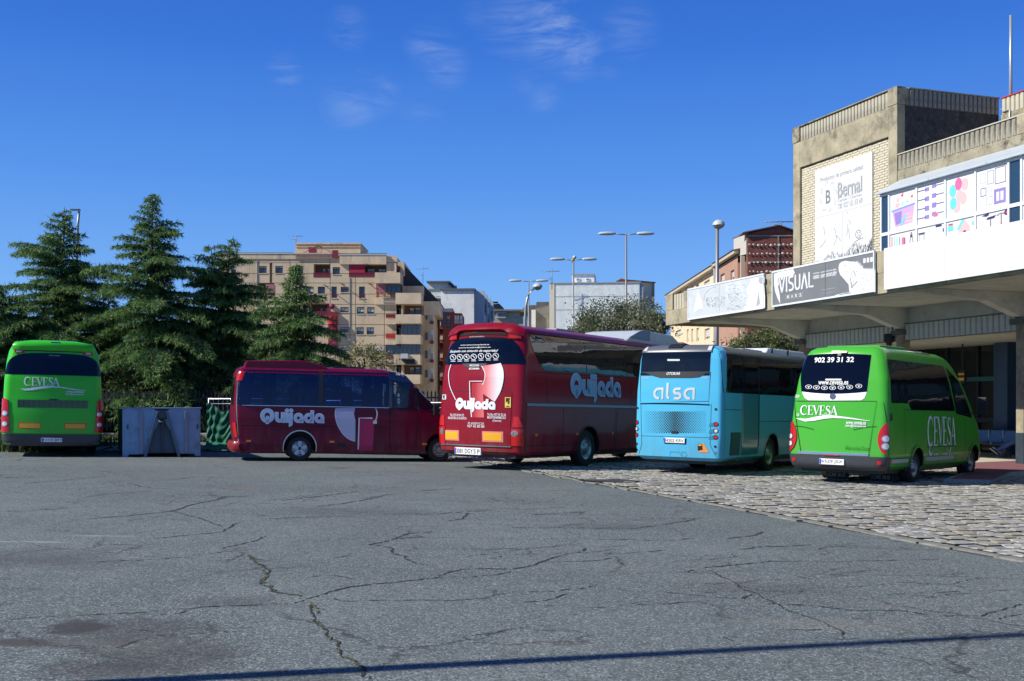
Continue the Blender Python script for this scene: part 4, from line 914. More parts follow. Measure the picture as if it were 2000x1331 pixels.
# brick infill: every brick laid one by one on a mortar bed
BRK = M('cream_brick', (.58, .53, .40), .85, var=.14, scale=7, bump=.3, bscale=40); MOR = M('grey_mortar', (.20, .18, .14), .95)
bed = sb('brick_wall', MOR, [(-7.80, -3.03, TY+.13, TY+.26, 5.06, 9.948)], bevel=0)
bm_ = MB(); bm_.box(0, .235, TY+.085, TY+.13, 0, .068); bmesh_brick = bm_.mesh('brick', BRK)
px0, px1, pz0, pz1 = -6.95, -3.85, 6.40, 9.66
spots = []; z = 5.99; r = 0
while z < 9.87:
    x = -7.795-(.125 if r % 2 else 0)
    while x < -3.04:
        a, b_ = max(x, -7.795), min(x+.235, -3.035)
        if b_-a > .05 and not (a > px0-.02 and b_ < px1+.02 and pz0-.05 < z and z+.068 < pz1): spots.append((a, b_, z))
        x += .25
    z += .082; r += 1
full = [q for q in spots if abs(q[1]-q[0]-.235) < 1e-3]; rest = [q for q in spots if abs(q[1]-q[0]-.235) >= 1e-3]
full.sort(key=lambda q: -q[0]); 
for a, b_, z in full[:300]:
    o = link('brick', bmesh_brick, bed); o.location = (a, random.uniform(-.007, .004), z); o.rotation_euler = (0, random.uniform(-.008, .008), 0)
m = MB()
for a, b_, z in full[300:]+rest: m.box(a, b_, TY+.085+random.uniform(-.007, .004), TY+.13, z, z+.068)
tag(m.build('remaining_bricks', BRK, bed), kind='stuff')
m = MB()
for r in range(7):
    for k in range(6): m.box(-2.612, -2.585, 3.1+k*.27+(.13 if r % 2 else 0), 3.1+k*.27+.25+(.13 if r % 2 else 0), 8.86+r*.085, 8.86+r*.085+.07)
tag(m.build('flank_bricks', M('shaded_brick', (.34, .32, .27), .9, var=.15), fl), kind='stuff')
# --- poster on the brick wall
def on(pl_y, name, mat, v, f, parent, k=0, T=None):
    m = MB(); m.add([(a, pl_y-k, z) for a, z in v], f); o = m.build(name, mat, parent, recalc=False)
    if name.startswith('utensil') or name.endswith('print') and len(f) > 40: o['kind'] = 'stuff'
    return o
def fit(vf, x0, z0, x1, z1):
    v, f = vf; xs = [p[0] for p in v]; ys = [p[1] for p in v]; a, b_, c, d = min(xs), max(xs), min(ys), max(ys)
    return [(x0+(x-a)/(b_-a)*(x1-x0), z0+(y-c)/(d-c)*(z1-z0)) for x, y in v], f
PW = M('poster_white', (.66, .67, .68), .55); GR1 = M('print_grey', (.20, .21, .22), .6); GR2 = M('print_pale_grey', (.38, .39, .40), .6); GR3 = M('print_dark', (.08, .085, .09), .6)
po = sb('advert_board', PW, [(px0, px1, TY+.03, TY+.07, pz0-.5, pz1)], bevel=0, label='white advert board with grey lettering on the brick wall'); Yp = TY+.03
sb('board_joint', GR2, [(px0, px1, Yp-.004, Yp-.001, 8.02, 8.03)], po, bevel=0)
sb('board_joint', GR2, [((px0+px1)/2-.006, (px0+px1)/2+.006, Yp-.0045, Yp-.0012, 6.3, 8.0)], po, bevel=0)
on(Yp, 'board_lettering', GR1, *fit(text2d('Productos de primera calidad', 1), -6.62, 9.16, -4.32, 9.36), po, .003)
on(Yp, 'board_lettering', GR2, *fit(text2d('Bernal', 1, .005), -5.66, 8.52, -4.38, 9.02), po, .003)
I = Ink(.012); v, f = fit(text2d('Bernal', 1, .01), -5.63, 8.50, -4.35, 9.00); on(Yp, 'lettering_shadow', GR1, v, f, po, .0015)
on(Yp, 'board_lettering', GR1, *fit(text2d('Cecinas • Chacinas', 1), -5.66, 8.36, -4.38, 8.46), po, .003)
sb('lettering_rule', GR1, [(-5.66, -4.38, Yp-.003, Yp-.001, 8.485, 8.495)], po, bevel=0)
on(Yp, 'board_lettering', GR3, *fit(text2d('Tlf: 927 42 43 69', 1, .035), -5.64, 8.13, -4.34, 8.30), po, .0015); on(Yp, 'board_lettering', PW, *fit(text2d('Tlf: 927 42 43 69', 1, .0), -5.62, 8.15, -4.36, 8.28), po, .003)
on(Yp, 'monogram', GR1, *fit(text2d('B', 1, .02), -6.32, 8.42, -6.05, 8.88), po, .003)
I = Ink()
for a0 in range(0, 360, 45): I.stroke([(-6.18+.42*math.cos(math.radians(a0+t))*(1+.12*math.sin(t/6)), 8.65+.46*math.sin(math.radians(a0+t))*(1+.12*math.sin(t/6))) for t in range(0, 34, 4)], [.01, .03, .045, .02, .04, .03, .02, .01, .005])
on(Yp, 'wreath_print', GR2, I.v, I.f, po, .002)
I = Ink(); R2 = random.Random(5)
for k in range(1500):
    x = R2.uniform(px0+.03, px1-.03); t = (x-px0)/(px1-px0); top = 6.55+.28*t+.1*math.sin(x*5); z = R2.uniform(pz0-.45, top)
    if R2.random() < .62+.35*t: I.stroke([(x, z), (x+R2.uniform(-.03, .03), z+R2.uniform(.04, .13))], [R2.uniform(.012, .03), .004])
on(Yp, 'grass_print', GR1, I.v, I.f, po, .002)
I = Ink()
for k in range(90):
    x = px1-.03-R2.random()**2*1.1; z = 6.45+R2.uniform(-.1, .45)*(1-(px1-x)/1.3); I.stroke([(x, z), (x+.02, z+R2.uniform(.05, .12))], [.04, .01])
on(Yp, 'grass_print', GR3, I.v, I.f, po, .0025)
I = Ink()
for (x, z, a, l) in ((-6.4, 7.35, 80, .35), (-5.75, 7.3, 95, .3), (-5.2, 7.15, 60, .5), (-4.95, 7.5, 100, .25), (-5.45, 7.0, 120, .5), (-6.7, 6.98, 15, .5), (-5.05, 7.0, 75, .45), (-5.9, 6.95, 40, .4), (-5.12, 7.9, 100, .1)):
    I.stroke([(x+l*t*math.cos(math.radians(a+20*t)), z+l*t*math.sin(math.radians(a+20*t))) for t in (0, .25, .5, .75, 1)], [.005, .05, .035, .05, .005])
on(Yp, 'landscape_print', GR2, I.v, I.f, po, .002)
I = Ink(); I.ring(-4.55, 7.15, .16, .13, ey=.9); I.ring(-4.60, 7.2, .025, 0, n=8); I.ring(-4.5, 7.2, .025, 0, n=8); I.ring(-4.55, 7.1, .07, .05, ey=.6); I.stroke([(-4.75, 6.92), (-4.5, 6.98), (-4.3, 7.0)], .03); on(Yp, 'badge_print', GR1, I.v, I.f, po, .002)
# --- main block right of the tower: parapet, stained wall
sb('main_wall', CONCS, [(-2.605, XE, TY+.02, TY+.3, 8.0, 8.80)], bevel=.01)
mb_ = sb('main_parapet', CONCG, [(-2.60, 2.24, TY+.06, TY+.26, 8.803, 9.27)], bevel=0); ribs('parapet_rib', mb_, -2.59, 2.23, TY+.06, 8.81, 9.26, pitch=.19)
sb('parapet_block', CONC, [(2.245, 3.6, TY, TY+.3, 8.803, 9.29)]); mb2 = sb('main_parapet', CONCG, [(3.61, XE, TY+.06, TY+.26, 8.803, 9.27)], bevel=0); ribs('parapet_rib', mb2, 3.62, XE, TY+.06, 8.81, 9.26, pitch=.19)
sb('main_coping', M('coping', (.5, .48, .4), .8), [(-2.59, XE, TY+.0, TY+.3, 9.292, 9.32)], bevel=0); sb('main_roof', CONCS, [(-2.60, XE, TY+.31, 12, 8.7, 8.78)], bevel=0)
sb('main_core', CONC, [(-8.1, XE, 6.0, 12, 5.08, 8.68), (-2.6, XE, TY+.31, 5.99, 5.08, 8.68)], bevel=0)
hi = sb('stair_block', CONC, [(-2.56, XE, 5.9, 11.9, 8.79, 10.83)], bevel=.01); hb = sb('stair_block_band', CONCG, [(-2.5, XE, 5.95, 11.9, 10.835, 11.34)], bevel=0)
ribs('stair_block_rib', hb, -2.5, XE-.2, 5.95, 10.84, 11.33, pitch=.19); sb('red_coping', M('red_metal', (.45, .02, .03), .5), [(-2.52, XE, 5.88, 12, 11.342, 11.372)], bevel=0)
# --- glazed band with printed panels and sheet metal hood
BY = 1.30
sb('band_backing', M('band_backing', (.05, .06, .07), .6), [(-2.40, XE, BY+.08, TY, 5.08, 7.98)], bevel=0)
hood = MB(); HM = M('hood_metal', (.50, .56, .60), .38, .15, var=.05)
hood.prism([(BY-.14, 8.0), (BY-.14, 8.06), (TY, 8.50), (TY, 8.0)], -2.50, XE, 'x'); ho = hood.build('metal_hood', HM, S_, bevel=.01)
for x in (-.2, 2.05, 4.4, 6.8): sb('hood_joint', M('joint_grey', (.25, .28, .3), .5), [(x, x+.02, BY-.146, BY-.14, 8.0, 8.06)], ho, bevel=0)
xs_ = [st(p, 400, BY)[0] for p in (1721.6, 1737, 1791, 1847, 1906, 1971, 1996)]; ex = xs_[-1]
while ex < XE-1.3: ex += 1.25; xs_.append(ex)
for i, x in enumerate(xs_): sb('window_post', WFRAME, [(x-.035, x+.035, BY-.03, BY+.07, 5.1, 7.998)], bevel=.004)
for z0, z1 in ((6.73, 6.83), (7.93, 7.995)): 
    for i in range(len(xs_)-1): sb('window_rail', WFRAME, [(xs_[i]+.036, xs_[i+1]-.036, BY-.025, BY+.07, z0, z1)], bevel=.003)
PC = {'pink': M('print_pink', (.78, .14, .32), .5), 'rose': M('print_rose', (.80, .45, .45), .5), 'aqua': M('print_aqua', (.15, .58, .62), .5), 'violet': M('print_violet', (.26, .20, .50), .5), 'navy': M('print_navy', (.04, .035, .12), .5), 'red': M('print_red', (.6, .05, .06), .5), 'blue': M('print_blue', (.15, .3, .65), .5), 'lilac': M('print_lilac', (.55, .35, .65), .5)}
BLUEG = M('pane_blue', (.02, .05, .09), .05, spec=.8)
def pane(i, j, kind):
    x0, x1 = xs_[i]+.036, xs_[i+1]-.036; z0, z1 = (6.83, 7.93) if j == 0 else (5.12, 6.73)
    p = sb('window_pane' if kind == 'glass' else 'printed_panel', BLUEG if kind == 'glass' else PW, [(x0, x1, BY+.01, BY+.05, z0, z1)], bevel=0)
    w = x1-x0; L = lambda u, v: (x0+u*w, (z0+v*(z1-z0)) if j == 0 else (6.10+v*.64)); y = BY+.01
    def put(name, c, ink, k=.003):
        if ink.v: on(y, name, c if not isinstance(c, str) else PC[c], [L(a, b_) for a, b_ in ink.v], ink.f, p, k)
    def E(name, c, cx, cy, r, ey=1, ri=0, k=.003): I = Ink(); I.ring(cx, cy, r, ri, ey=ey); put(name, c, I, k)
    def B(name, c, *bs, k=.003):
        I = Ink()
        for q in bs: I.box(*q)
        put(name, c, I, k)
    if kind == 'tub':
        I = Ink(); I.poly([(.08, .52), (.92, .58), (.84, .12), (.2, .08)]); put('tub_print', 'lilac', I); I = Ink(); I.poly([(.16, .46), (.45, .48), (.42, .16), (.22, .14)]); put('tub_print', 'violet', I, .005)
        I = Ink(); I.stroke([(.05, .53), (.95, .60)], .04); put('tub_rim', 'blue', I, .006); B('cloth_print', 'rose', (.58, .14, .86, .2), (.58, .24, .86, .3), (.58, .33, .84, .38), k=.006); I = Ink(); I.stroke([(.4, .1), (.62, .36)], .07); put('brush_print', 'aqua', I, .007)
        B('bottle_print', 'rose', (.2, .6, .36, .72), (.24, .75, .34, .86)); I = Ink(); I.poly([(.4, .88), (.5, .98), (.5, .86)]); I.poly([(.78, .8), (.86, .86), (.86, .76)]); put('shape_print', 'red', I); I = Ink(); I.poly([(.62, .66), (.66, .76), (.7, .68)]); I.stroke([(.45, .62), (.5, .72)], .04); put('shape_print', 'aqua', I)
    elif kind == 'utensils':
        I = Ink()
        for r in range(4):
            for (hx, sx2, d) in ((.34, .02, 1), (.60, .98, -1)): cy = .88-.24*r+(.04 if d < 0 else 0); I.box(hx-.08, cy-.05-.015*(r % 3), hx+.08, cy+.05); 
        put('utensil_head_print', 'violet', I); I = Ink()
        for r in range(4): cy = .88-.24*r; I.box(.0, cy-.012, .3, cy+.01); I.box(.66, cy+.03, 1, cy+.05)
        put('utensil_handle_print', 'navy', I); B('utensil_print', 'pink', (.58, .12, .74, .2), k=.006)
    elif kind == 'balloons':
        for (cx, cy, c) in ((.22, .66, 'aqua'), (.64, .76, 'rose'), (.42, .80, 'pink'), (.24, .34, 'aqua'), (.58, .42, 'rose'), (.46, .5, 'rose'), (.36, .24, 'rose')):
            k_ = .003+.0012*cy; E('balloon_print', c, cx, cy, .125, 1.25, k=k_)
    elif kind == 'frames':
        def fr(c, x0_, y0_, x1_, y1_, t): B('frame_print', c, (x0_, y0_, x1_, y0_+t), (x0_, y1_-t, x1_, y1_), (x0_, y0_+t, x0_+t, y1_-t), (x1_-t, y0_+t, x1_, y1_-t))
        fr('navy', .58, .56, .92, .95, .015); fr(GR1, .34, .6, .54, .92, .012); fr('navy', .12, .34, .3, .54, .015); fr('violet', .55, .08, .92, .44, .07); fr(GR2, .3, .1, .5, .3, .012); fr(GR2, .1, .66, .28, .9, .008); E('frame_print', GR2, .42, .46, .06, ri=.05); B('frame_print', 'violet', (.72, .14, .75, .38), k=.005)
    elif kind == 'pencils':
        for q, c in enumerate(('red', 'aqua', 'aqua', GR1, 'pink', 'navy')): B('pencil_print', c, (.05+.1*q, 0, .05+.1*q+(.10 if q == 4 else .03), .86-.03*q)); 
        B('marker_print', 'navy', (.45, 0, .55, .35), k=.006); I = Ink(); I.stroke([(.72, .05), (.8, .9)], .03); I.stroke([(.92, .05), (.82, .9)], .03); put('compass_print', GR1, I); E('compass_print', 'navy', .81, .72, .04, 1.6, k=.006)
    elif kind == 'pot':
        B('pot_print', GR1, (.04, .15, .24, .7)); B('pot_print', PW, (.06, .19, .22, .66), k=.005); B('pot_print', 'navy', (.02, .7, .26, .76), k=.006); B('shelf_print', 'navy', (.66, .86, .88, .95), (.92, .6, .96, .76)); B('print_line', GR1, (.6, .05, .85, .09))
    elif kind == 'doghouse':
        I = Ink(); I.poly([(.42, .1), (.42, .6), (.62, .95), (.82, .62), (.82, .12)]); put('doghouse_print', 'rose', I); I = Ink(); I.poly([(.36, .55), (.55, .98), (.66, .96), (.46, .55)]); put('roof_print', 'aqua', I, .005); E('door_print', 'navy', .64, .36, .07, 1.7, k=.006)
        B('bowl_print', 'aqua', (.04, .55, .24, .8)); B('bowl_print', 'red', (.06, .8, .22, .88)); E('bowl_print', GR2, .15, .18, .12, .8); E('ball_print', 'aqua', .94, .7, .06, 1.4)
    elif kind == 'tools':
        B('hammer_handle_print', GR1, (.42, .05, .46, .72)); I = Ink(); I.poly([(.3, .7), (.34, .8), (.62, .84), (.56, .72)]); put('hammer_print', 'navy', I); B('hammer_handle_print', 'red', (.76, .02, .8, .5)); B('hammer_handle_print', GR1, (.76, .5, .8, .84)); I = Ink(); I.stroke(arc(.78, .7, .16, 30, 150, 8), .05); put('claw_print', GR1, I)
        E('knob_print', 'navy', .96, .85, .09, 1.3); E('knob_print', 'red', .97, .85, .05, 1.3, k=.006); E('knob_print', 'red', .08, .08, .05); I = Ink(); I.poly([(.15, .9), (.4, 1), (.38, .88), (.3, .84)]); put('drill_print', 'navy', I)
kinds = [('glass', 'glass'), ('tub', 'pencils'), ('utensils', 'pot'), ('balloons', 'doghouse'), ('frames', 'tools'), ('glass', 'glass')]
for i in range(len(xs_)-1):
    k2 = kinds[i] if i < 6 else ('balloons', 'doghouse') if i % 2 else ('tub', 'tools')
    pane(i, 0, k2[0]); pane(i, 1, k2[1])
# --- sign boards on the canopy edge
def board(x0, x1, label, mat):
    p = sb('sign_board', mat, [(x0+.05, x1-.05, -.085, -.035, 4.93, 6.0)], bevel=0, label=label)
    for q in ((x0, x1, -.10, -.03, 4.87, 4.928), (x0, x1, -.10, -.03, 6.002, 6.06), (x0, x0+.049, -.10, -.03, 4.93, 6.0), (x1-.049, x1, -.10, -.03, 4.93, 6.0)): sb('sign_frame', WFRAME, [q], p, bevel=.004)
    return p
NW = M('board_white', (.70, .71, .72), .5, var=.03, scale=.7, stain=((.56, .56, .54), .8, .25), streak=1)
b3 = sb('sign_board', NW, [(-.51, 2.0, -.10, -.03, 4.88, 6.05)], bevel=.004, label='blank white sign board, left panel'); sb('sign_board', NW, [(2.01, XE, -.10, -.03, 4.88, 6.05)], bevel=.004)
GREYB = M('sign_grey', (.17, .175, .18), .5, var=.08, scale=1.5)
b2 = board(-6.29, -.95, 'grey sign board with white capitals and a pale lizard head', GREYB); ys = -.085
def s2(px, py): return st(px, py, -.085)
def sw(txt, x0, y0, x1, y1, par, mat=PW, bold=.01, k=.003, name='sign_lettering', off=(1340, 480), sc=5.263):
    a, c = s2(off[0]+x0/sc, off[1]+y1/sc), s2(off[0]+x1/sc, off[1]+y0/sc); on(ys, name, mat, *fit(text2d(txt, 1, bold) if isinstance(txt, str) else txt, a[0], a[1], c[0], c[1]), par, k)
def spx(pts, par, mat=PW, k=.003, name='sign_print', off=(1340, 480), sc=5.263): on(ys, name, mat, [s2(off[0]+x/sc, off[1]+y/sc) for x, y in pts], [tuple(range(len(pts)))], par, k)
# VISUAL in narrow strokes
I = Ink(); w = .15
I.stroke([(0, 1), (.27, .02), (.30, .02), (.56, 1)], w); I.box(.72, 0, .86, 1)
I.stroke([(1.5, .93), (1.3, .93)]+arc(1.24, .73, .2, 90, 250, 8)+[(1.38, .48)]+arc(1.30, .27, .2, 60, -90, 8)+[(1.04, .07)], .14)
I.stroke([(1.72, 1), (1.72, .3)]+arc(1.95, .3, .23, 180, 360, 10)+[(2.18, 1)], .14); I.stroke([(2.38, 0), (2.66, .98), (2.68, .98), (2.95, 0)], w); I.stroke([(3.15, 1), (3.15, .07), (3.58, .07)], .14)
xa, za = s2(1340+960/5.263, 480+485/5.263); xb, zb = s2(1340+1310/5.263, 480+290/5.263)
on(ys, 'sign_lettering', PW, [(xa+x/3.58*(xb-xa), 5.30+y*.50) for x, y in I.v], I.f, b2, .0065)
for q in (.045, -.045): on(ys, 'lettering_shadow', GR1, [(xa+x/3.58*(xb-xa)+q, 5.29+y*.51) for x, y in I.v], I.f, b2, .0045)
xa, _ = s2(1340+1025/5.263, 590); xb, _ = s2(1340+1195/5.263, 590)
I = Ink(); [I.box(x, 0, x+.03, 1) for x in (0, 1, 2, 3, 4)]; on(ys, 'sign_lettering', PW, [(xa+x/4*(xb-xa), 5.03+y*.2) for x, y in I.v], I.f, b2, .003)
for i, ch in enumerate('MARS'): x0 = xa+(i+.3)/4*(xb-xa); on(ys, 'sign_lettering', PW, *fit(text2d(ch if ch != 'A' else 'A', 1, .02), x0, 5.07, x0+(xb-xa)/4*.5, 5.19), b2, .003)
I = Ink(); R2 = random.Random(3)
v = [(903, 290), (985, 262), (1100, 238), (1118, 280), (1100, 310), (1060, 325), (1000, 335), (962, 380), (945, 420), (962, 500), (968, 600), (940, 540), (915, 470), (905, 400)]
spx(v, b2, NW, .0025, 'splash_print')
for r, (y0, x0, x1) in enumerate(((268, 1305, 1545), (290, 1305, 1548), (310, 1305, 1540), (326, 1310, 1350))): sw('rotulación · vinilos · imprenta digital' if x1-x0 > 100 else 'lonas', x0, y0+(0 if r else -14), x1, y0+14+(0 if r else -2), b2, bold=.03)
sw('visualmars@mail.com', 1390, 436, 1540, 456, b2, bold=.03); sw('Teléfono 679 12 04 38', 1392, 474, 1530, 494, b2, bold=.03)
hd = [(1568, 215), (1578, 185), (1600, 168), (1640, 158), (1690, 165), (1735, 165), (1775, 190), (1800, 225), (1850, 250), (1945, 252), (1945, 478), (1700, 505), (1560, 530), (1525, 515), (1600, 490), (1680, 480), (1672, 400), (1625, 345), (1585, 300), (1570, 260)]
spx(hd, b2, NW, .0025, 'lizard_print')
I = Ink()
for k_, (x, y) in enumerate(((1740, 178), (1752, 186), (1764, 196), (1776, 206), (1788, 218), (1800, 228))): I.poly([s2(1340+x/5.263, 480+y/5.263), s2(1340+(x+24)/5.263, 480+(y-26)/5.263), s2(1340+(x+14)/5.263, 480+(y+8)/5.263)])
for k_ in range(16): x = 1812+k_*8; I.poly([s2(1340+x/5.263, 480+252/5.263), s2(1340+(x+5)/5.263, 480+226/5.263), s2(1340+(x+8)/5.263, 480+252/5.263)])
on(ys, 'lizard_spines', NW, I.v, I.f, b2, .003)
I = Ink()
for k_ in range(150):
    x, y = R2.uniform(1590, 1935), R2.uniform(200, 480)
    if x < 1790 and y > 300 and x < 1680: continue
    if x > 1800 and y < 262: continue
    a = R2.uniform(-1, 1); l = R2.uniform(6, 16); I.stroke([s2(1340+x/5.263, 480+y/5.263), s2(1340+(x+l)/5.263, 480+(y+l*a)/5.263)], [.012, .004])
for pl in ([(1690, 330), (1700, 400), (1702, 440)], [(1760, 370), (1730, 400), (1706, 430)], [(1630, 200), (1640, 210)], [(1720, 260), (1740, 300), (1735, 330)], [(1575, 505), (1640, 492), (1700, 488)]): I.stroke([s2(1340+x/5.263, 480+y/5.263) for x, y in pl], .03)
on(ys, 'lizard_scale_print', GR1, I.v, I.f, b2, .005)
for k_ in range(3): a, c = s2(1340+(1822+36*k_)/5.263, 480+(182-6*k_)/5.263), s2(1340+(1852+36*k_)/5.263, 480+(128-6*k_)/5.263); on(ys, 'square_mark', PW, [(a[0], a[1]), (c[0]-.02, a[1]), (c[0]-.02, c[1]), (a[0], c[1])], [(0, 1, 2, 3)], b2, .004)
sb('board_joint', GR3, [(-3.32, -3.31, ys-.006, ys-.001, 4.95, 5.99)], b2, bevel=0)
b1 = board(-12.12, -6.79, 'pale faded sign board with a white cone shape, leftmost on the canopy edge', M('sign_pale', (.52, .56, .58), .5, var=.08, scale=1.3, stain=((.78, .80, .82), .9, .6)))
spx([(120, 460), (165, 570), (178, 645), (130, 655), (75, 700), (82, 650), (100, 560)], b1, NW, .003, 'cone_print')
spx([(665, 340), (730, 320), (770, 380), (800, 395), (812, 520), (812, 640), (590, 680), (600, 620), (640, 560), (625, 440), (655, 400)], b1, NW, .003, 'figure_print'); spx([(745, 470), (762, 600), (720, 625), (735, 540)], b1, GR2, .005, 'figure_print'); spx([(755, 330), (810, 320), (810, 380), (765, 395), (745, 370)], b1, GR2, .006, 'figure_print')
I = Ink()
for k_ in range(150):
    x, y = 200+R2.random()*200, 530+R2.random()*100; a = R2.uniform(-2, 2); I.stroke([s2(1340+x/5.263, 480+y/5.263), s2(1340+(x+7)/5.263, 480+(y+7*a)/5.263)], [.016, .004])
for k_ in range(70):
    x, y = 410+R2.random()*220, 390+R2.random()*270; I.stroke([s2(1340+x/5.263, 480+y/5.263), s2(1340+(x+R2.uniform(8, 30))/5.263, 480+(y-3)/5.263)], [.014, .004])
for t in range(12): a0 = math.radians(180-t*7); x, y = 330+150*math.cos(a0), 560-130*math.sin(a0); I.stroke([s2(1340+x/5.263, 480+y/5.263), s2(1340+(x+9)/5.263, 480+(y-16)/5.263)], [.02, .005])
on(ys, 'faded_lettering', GR1, I.v, I.f, b1, .003); sb('board_joint', GR2, [(-9.75, -9.74, ys-.006, ys-.001, 4.95, 5.99)], b1, bevel=0)
# antenna mast on the roof
m = MB(); m.tube([(-2.62+.2, 6.2, 10.2), (-2.42, 6.2, 12.4), (-2.42, 6.2, 14.0)], [.06, .05, .04], 8); m.tube([(-2.5, 5.85, 11.0), (-2.42, 6.2, 11.0)], .02, 5); m.tube([(-2.42, 5.9, 10.9), (-2.1, 5.86, 10.9), (-2.1, 5.84, 10.3)], .03, 6)
o = m.build('antenna_mast', M('mast_grey', (.42, .46, .46), .4, .5), S_)
# ---------------------------------------------------------------- bench and seated person under the canopy
BENCH = M('perforated_steel_blue', (.10, .16, .22), .35, .6, var=.1, scale=6)
def seat_unit(p, x0, x1):
    m = MB(); prof = [(0, .42), (.06, .45), (.42, .42), (.47, .46), (.50, .62), (.55, .86), (.585, .87), (.585, .855), (.535, .62), (.505, .44), (.45, .39), (.06, .425), (.0, .40)]
    m.prism([(y, z) for y, z in prof], x0, x1, 'x'); o = m.build('seat', BENCH, p, bevel=.006); return o
xb0, _ = st(1842, 870, 7.3); bx = ST @ Vector((xb0, 7.0, PLZ))
bench = thing('bench', 'blue-grey steel bench under the station canopy behind the bright green minibus', 'bench', mat=ST @ Matrix.Translation((xb0, 7.0, PLZ)))
for k in range(5): seat_unit(bench, .05+k*.66, .05+k*.66+.62)
for k in range(6): 
    m = MB(); m.box(.0+k*.66, .045+k*.66, -.01, .6, .40, .47); m.box(.0+k*.66, .045+k*.66, .5, .6, .47, .88); m.build('divider', M('bench_edge', (.3, .36, .42), .3, .8), bench, bevel=.005)
for x in (.5, 2.9):
    m = MB(); m.prism([(.05, 0), (.45, 0), (.34, .2), (.36, .39), (.16, .39), (.18, .2)], x, x+.22, 'x'); m.build('leg', M('bench_leg', (.12, .13, .14), .6), bench, bevel=.01)
m = MB(); m.box(1.72, 2.1, -.04, .24, .462, .50); tag(m.build('newspaper', M('orange_cover', (.65, .25, .06), .6), None, bevel=.004), 'small orange folded leaflet lying on the blue-grey bench', 'leaflet').matrix_world = ST @ Matrix.Translation((xb0, 7.0, PLZ))
def skin(name, mat, verts, edges, radii, parent=None, sub=2, root=0):
    me = bpy.data.meshes.new(name); me.from_pydata(verts, edges, []); o = bpy.data.objects.new('tmp', me); COL.objects.link(o)
    md = o.modifiers.new('s', 'SKIN'); md.use_smooth_shade = True; md.branch_smoothing = .4
    for i, r in enumerate(radii):
        sv = me.skin_vertices[0].data[i]; sv.radius = r if isinstance(r, tuple) else (r, r); sv.use_root = (i == root)
    m2 = o.modifiers.new('d', 'SUBSURF'); m2.levels = sub; m2.render_levels = sub
    bpy.context.view_layer.update(); dg = bpy.context.evaluated_depsgraph_get(); res = bpy.data.meshes.new_from_object(o.evaluated_get(dg))
    bpy.data.objects.remove(o); res.materials.clear(); res.materials.append(mat); res.polygons.foreach_set('use_smooth', [True]*len(res.polygons)); return link(name, res, parent)
# person: sits at the right end of the bench, legs stretched out and crossed, facing left along the bench front
pT = bench.matrix_world @ Matrix.Translation((3.98, .22, 0))
per = thing('person', 'person in blue jeans and pale-soled trainers seated on the bench, legs stretched out', 'person', mat=pT)
SKIN = M('skin', (.50, .30, .21), .55); JEAN = M('blue_denim', (.06, .13, .32), .85, var=.2, scale=14); TOP = M('dark_jacket', (.03, .035, .05), .8); HAIR = M('dark_hair', (.03, .02, .015), .6)
V = [(0, .08, .53), (0, .1, .72), (.02, .12, .92), (.02, .12, 1.06), (.0, .10, 1.14), (.0, .08, 1.25), (-.01, .06, 1.33),
     (-.20, .12, 1.02), (-.27, .02, .80), (-.20, -.20, .66), (-.14, -.27, .62), (.22, .12, 1.02), (.28, .02, .80), (.16, -.20, .66), (.10, -.27, .62),
     (-.09, .04, .52), (-.28, -.34, .52), (-.62, -.62, .22), (.09, .04, .52), (-.12, -.38, .54), (-.60, -.52, .26)]
E_ = [(0,1),(1,2),(2,3),(3,4),(4,5),(5,6),(3,7),(7,8),(8,9),(9,10),(3,11),(11,12),(12,13),(13,14),(0,15),(15,16),(16,17),(0,18),(18,19),(19,20)]
Rr = [.14, .13, (.16, .12), (.15, .11), .055, .085, .09, .065, .05, .038, .03, .065, .05, .038, .03, .10, .065, .045, .10, .065, .045]
skin('body', SKIN, V, E_, Rr, per)
skin('jeans', JEAN, [V[i] for i in (0, 15, 16, 17, 18, 19, 20)], [(0,1),(1,2),(2,3),(0,4),(4,5),(5,6)], [.155, .115, .082, .062, .115, .082, .062], per)
skin('jacket', TOP, [V[i] for i in (0, 1, 2, 3, 7, 8, 9, 11, 12, 13)], [(0,1),(1,2),(2,3),(3,4),(4,5),(5,6),(3,7),(7,8),(8,9)], [.15, .145, (.18, .14), (.165, .125), .08, .065, .052, .08, .065, .052], per)
for (x, y, z, n) in ((-.14, -.27, .62, -1), (.10, -.27, .62, 1)):   # hands resting in the lap: palm, four bent fingers, thumb
    hv = [(x, y, z), (x, y-.05, z-.015), (x, y-.085, z-.02)]; he = [(0,1),(1,2)]; hr = [.026, (.038, .018), (.04, .016)]
    for q in range(4):
        fx = x+(-.03+.02*q); i = len(hv); L_f = (.062, .072, .068, .052)[q]; hv += [(fx, y-.09, z-.02), (fx, y-.09-L_f*.6, z-.03), (fx, y-.09-L_f, z-.05)]; he += [(2, i), (i, i+1), (i+1, i+2)]; hr += [.0095, .009, .0075]
    i = len(hv); hv += [(x-n*.035, y-.04, z-.01), (x-n*.055, y-.07, z-.02)]; he += [(1, i), (i, i+1)]; hr += [.011, .009]
    skin('hand', SKIN, hv, he, hr, per, 1)
m = MB(); hc = Vector((-.01, .05, 1.36))
vs = []; fs = []
for j in range(13):
    th = pi*j/12
    for i in range(20):
        ph = 2*pi*i/20; x = .078*math.sin(th)*math.cos(ph); y = .10*math.sin(th)*math.sin(ph); z = .125*math.cos(th)
        if y < 0 and -.06 < z < .03 and abs(x) < .02: y -= .02*(1-abs(x)/.02)     # nose
        if z < -.04: x *= .85; y *= .92
        vs.append(hc+Vector((x, y, z)))
for j in range(12):
    for i in range(20): fs.append((j*20+i, j*20+(i+1) % 20, (j+1)*20+(i+1) % 20, (j+1)*20+i))
m.add(vs, fs, 0, True)
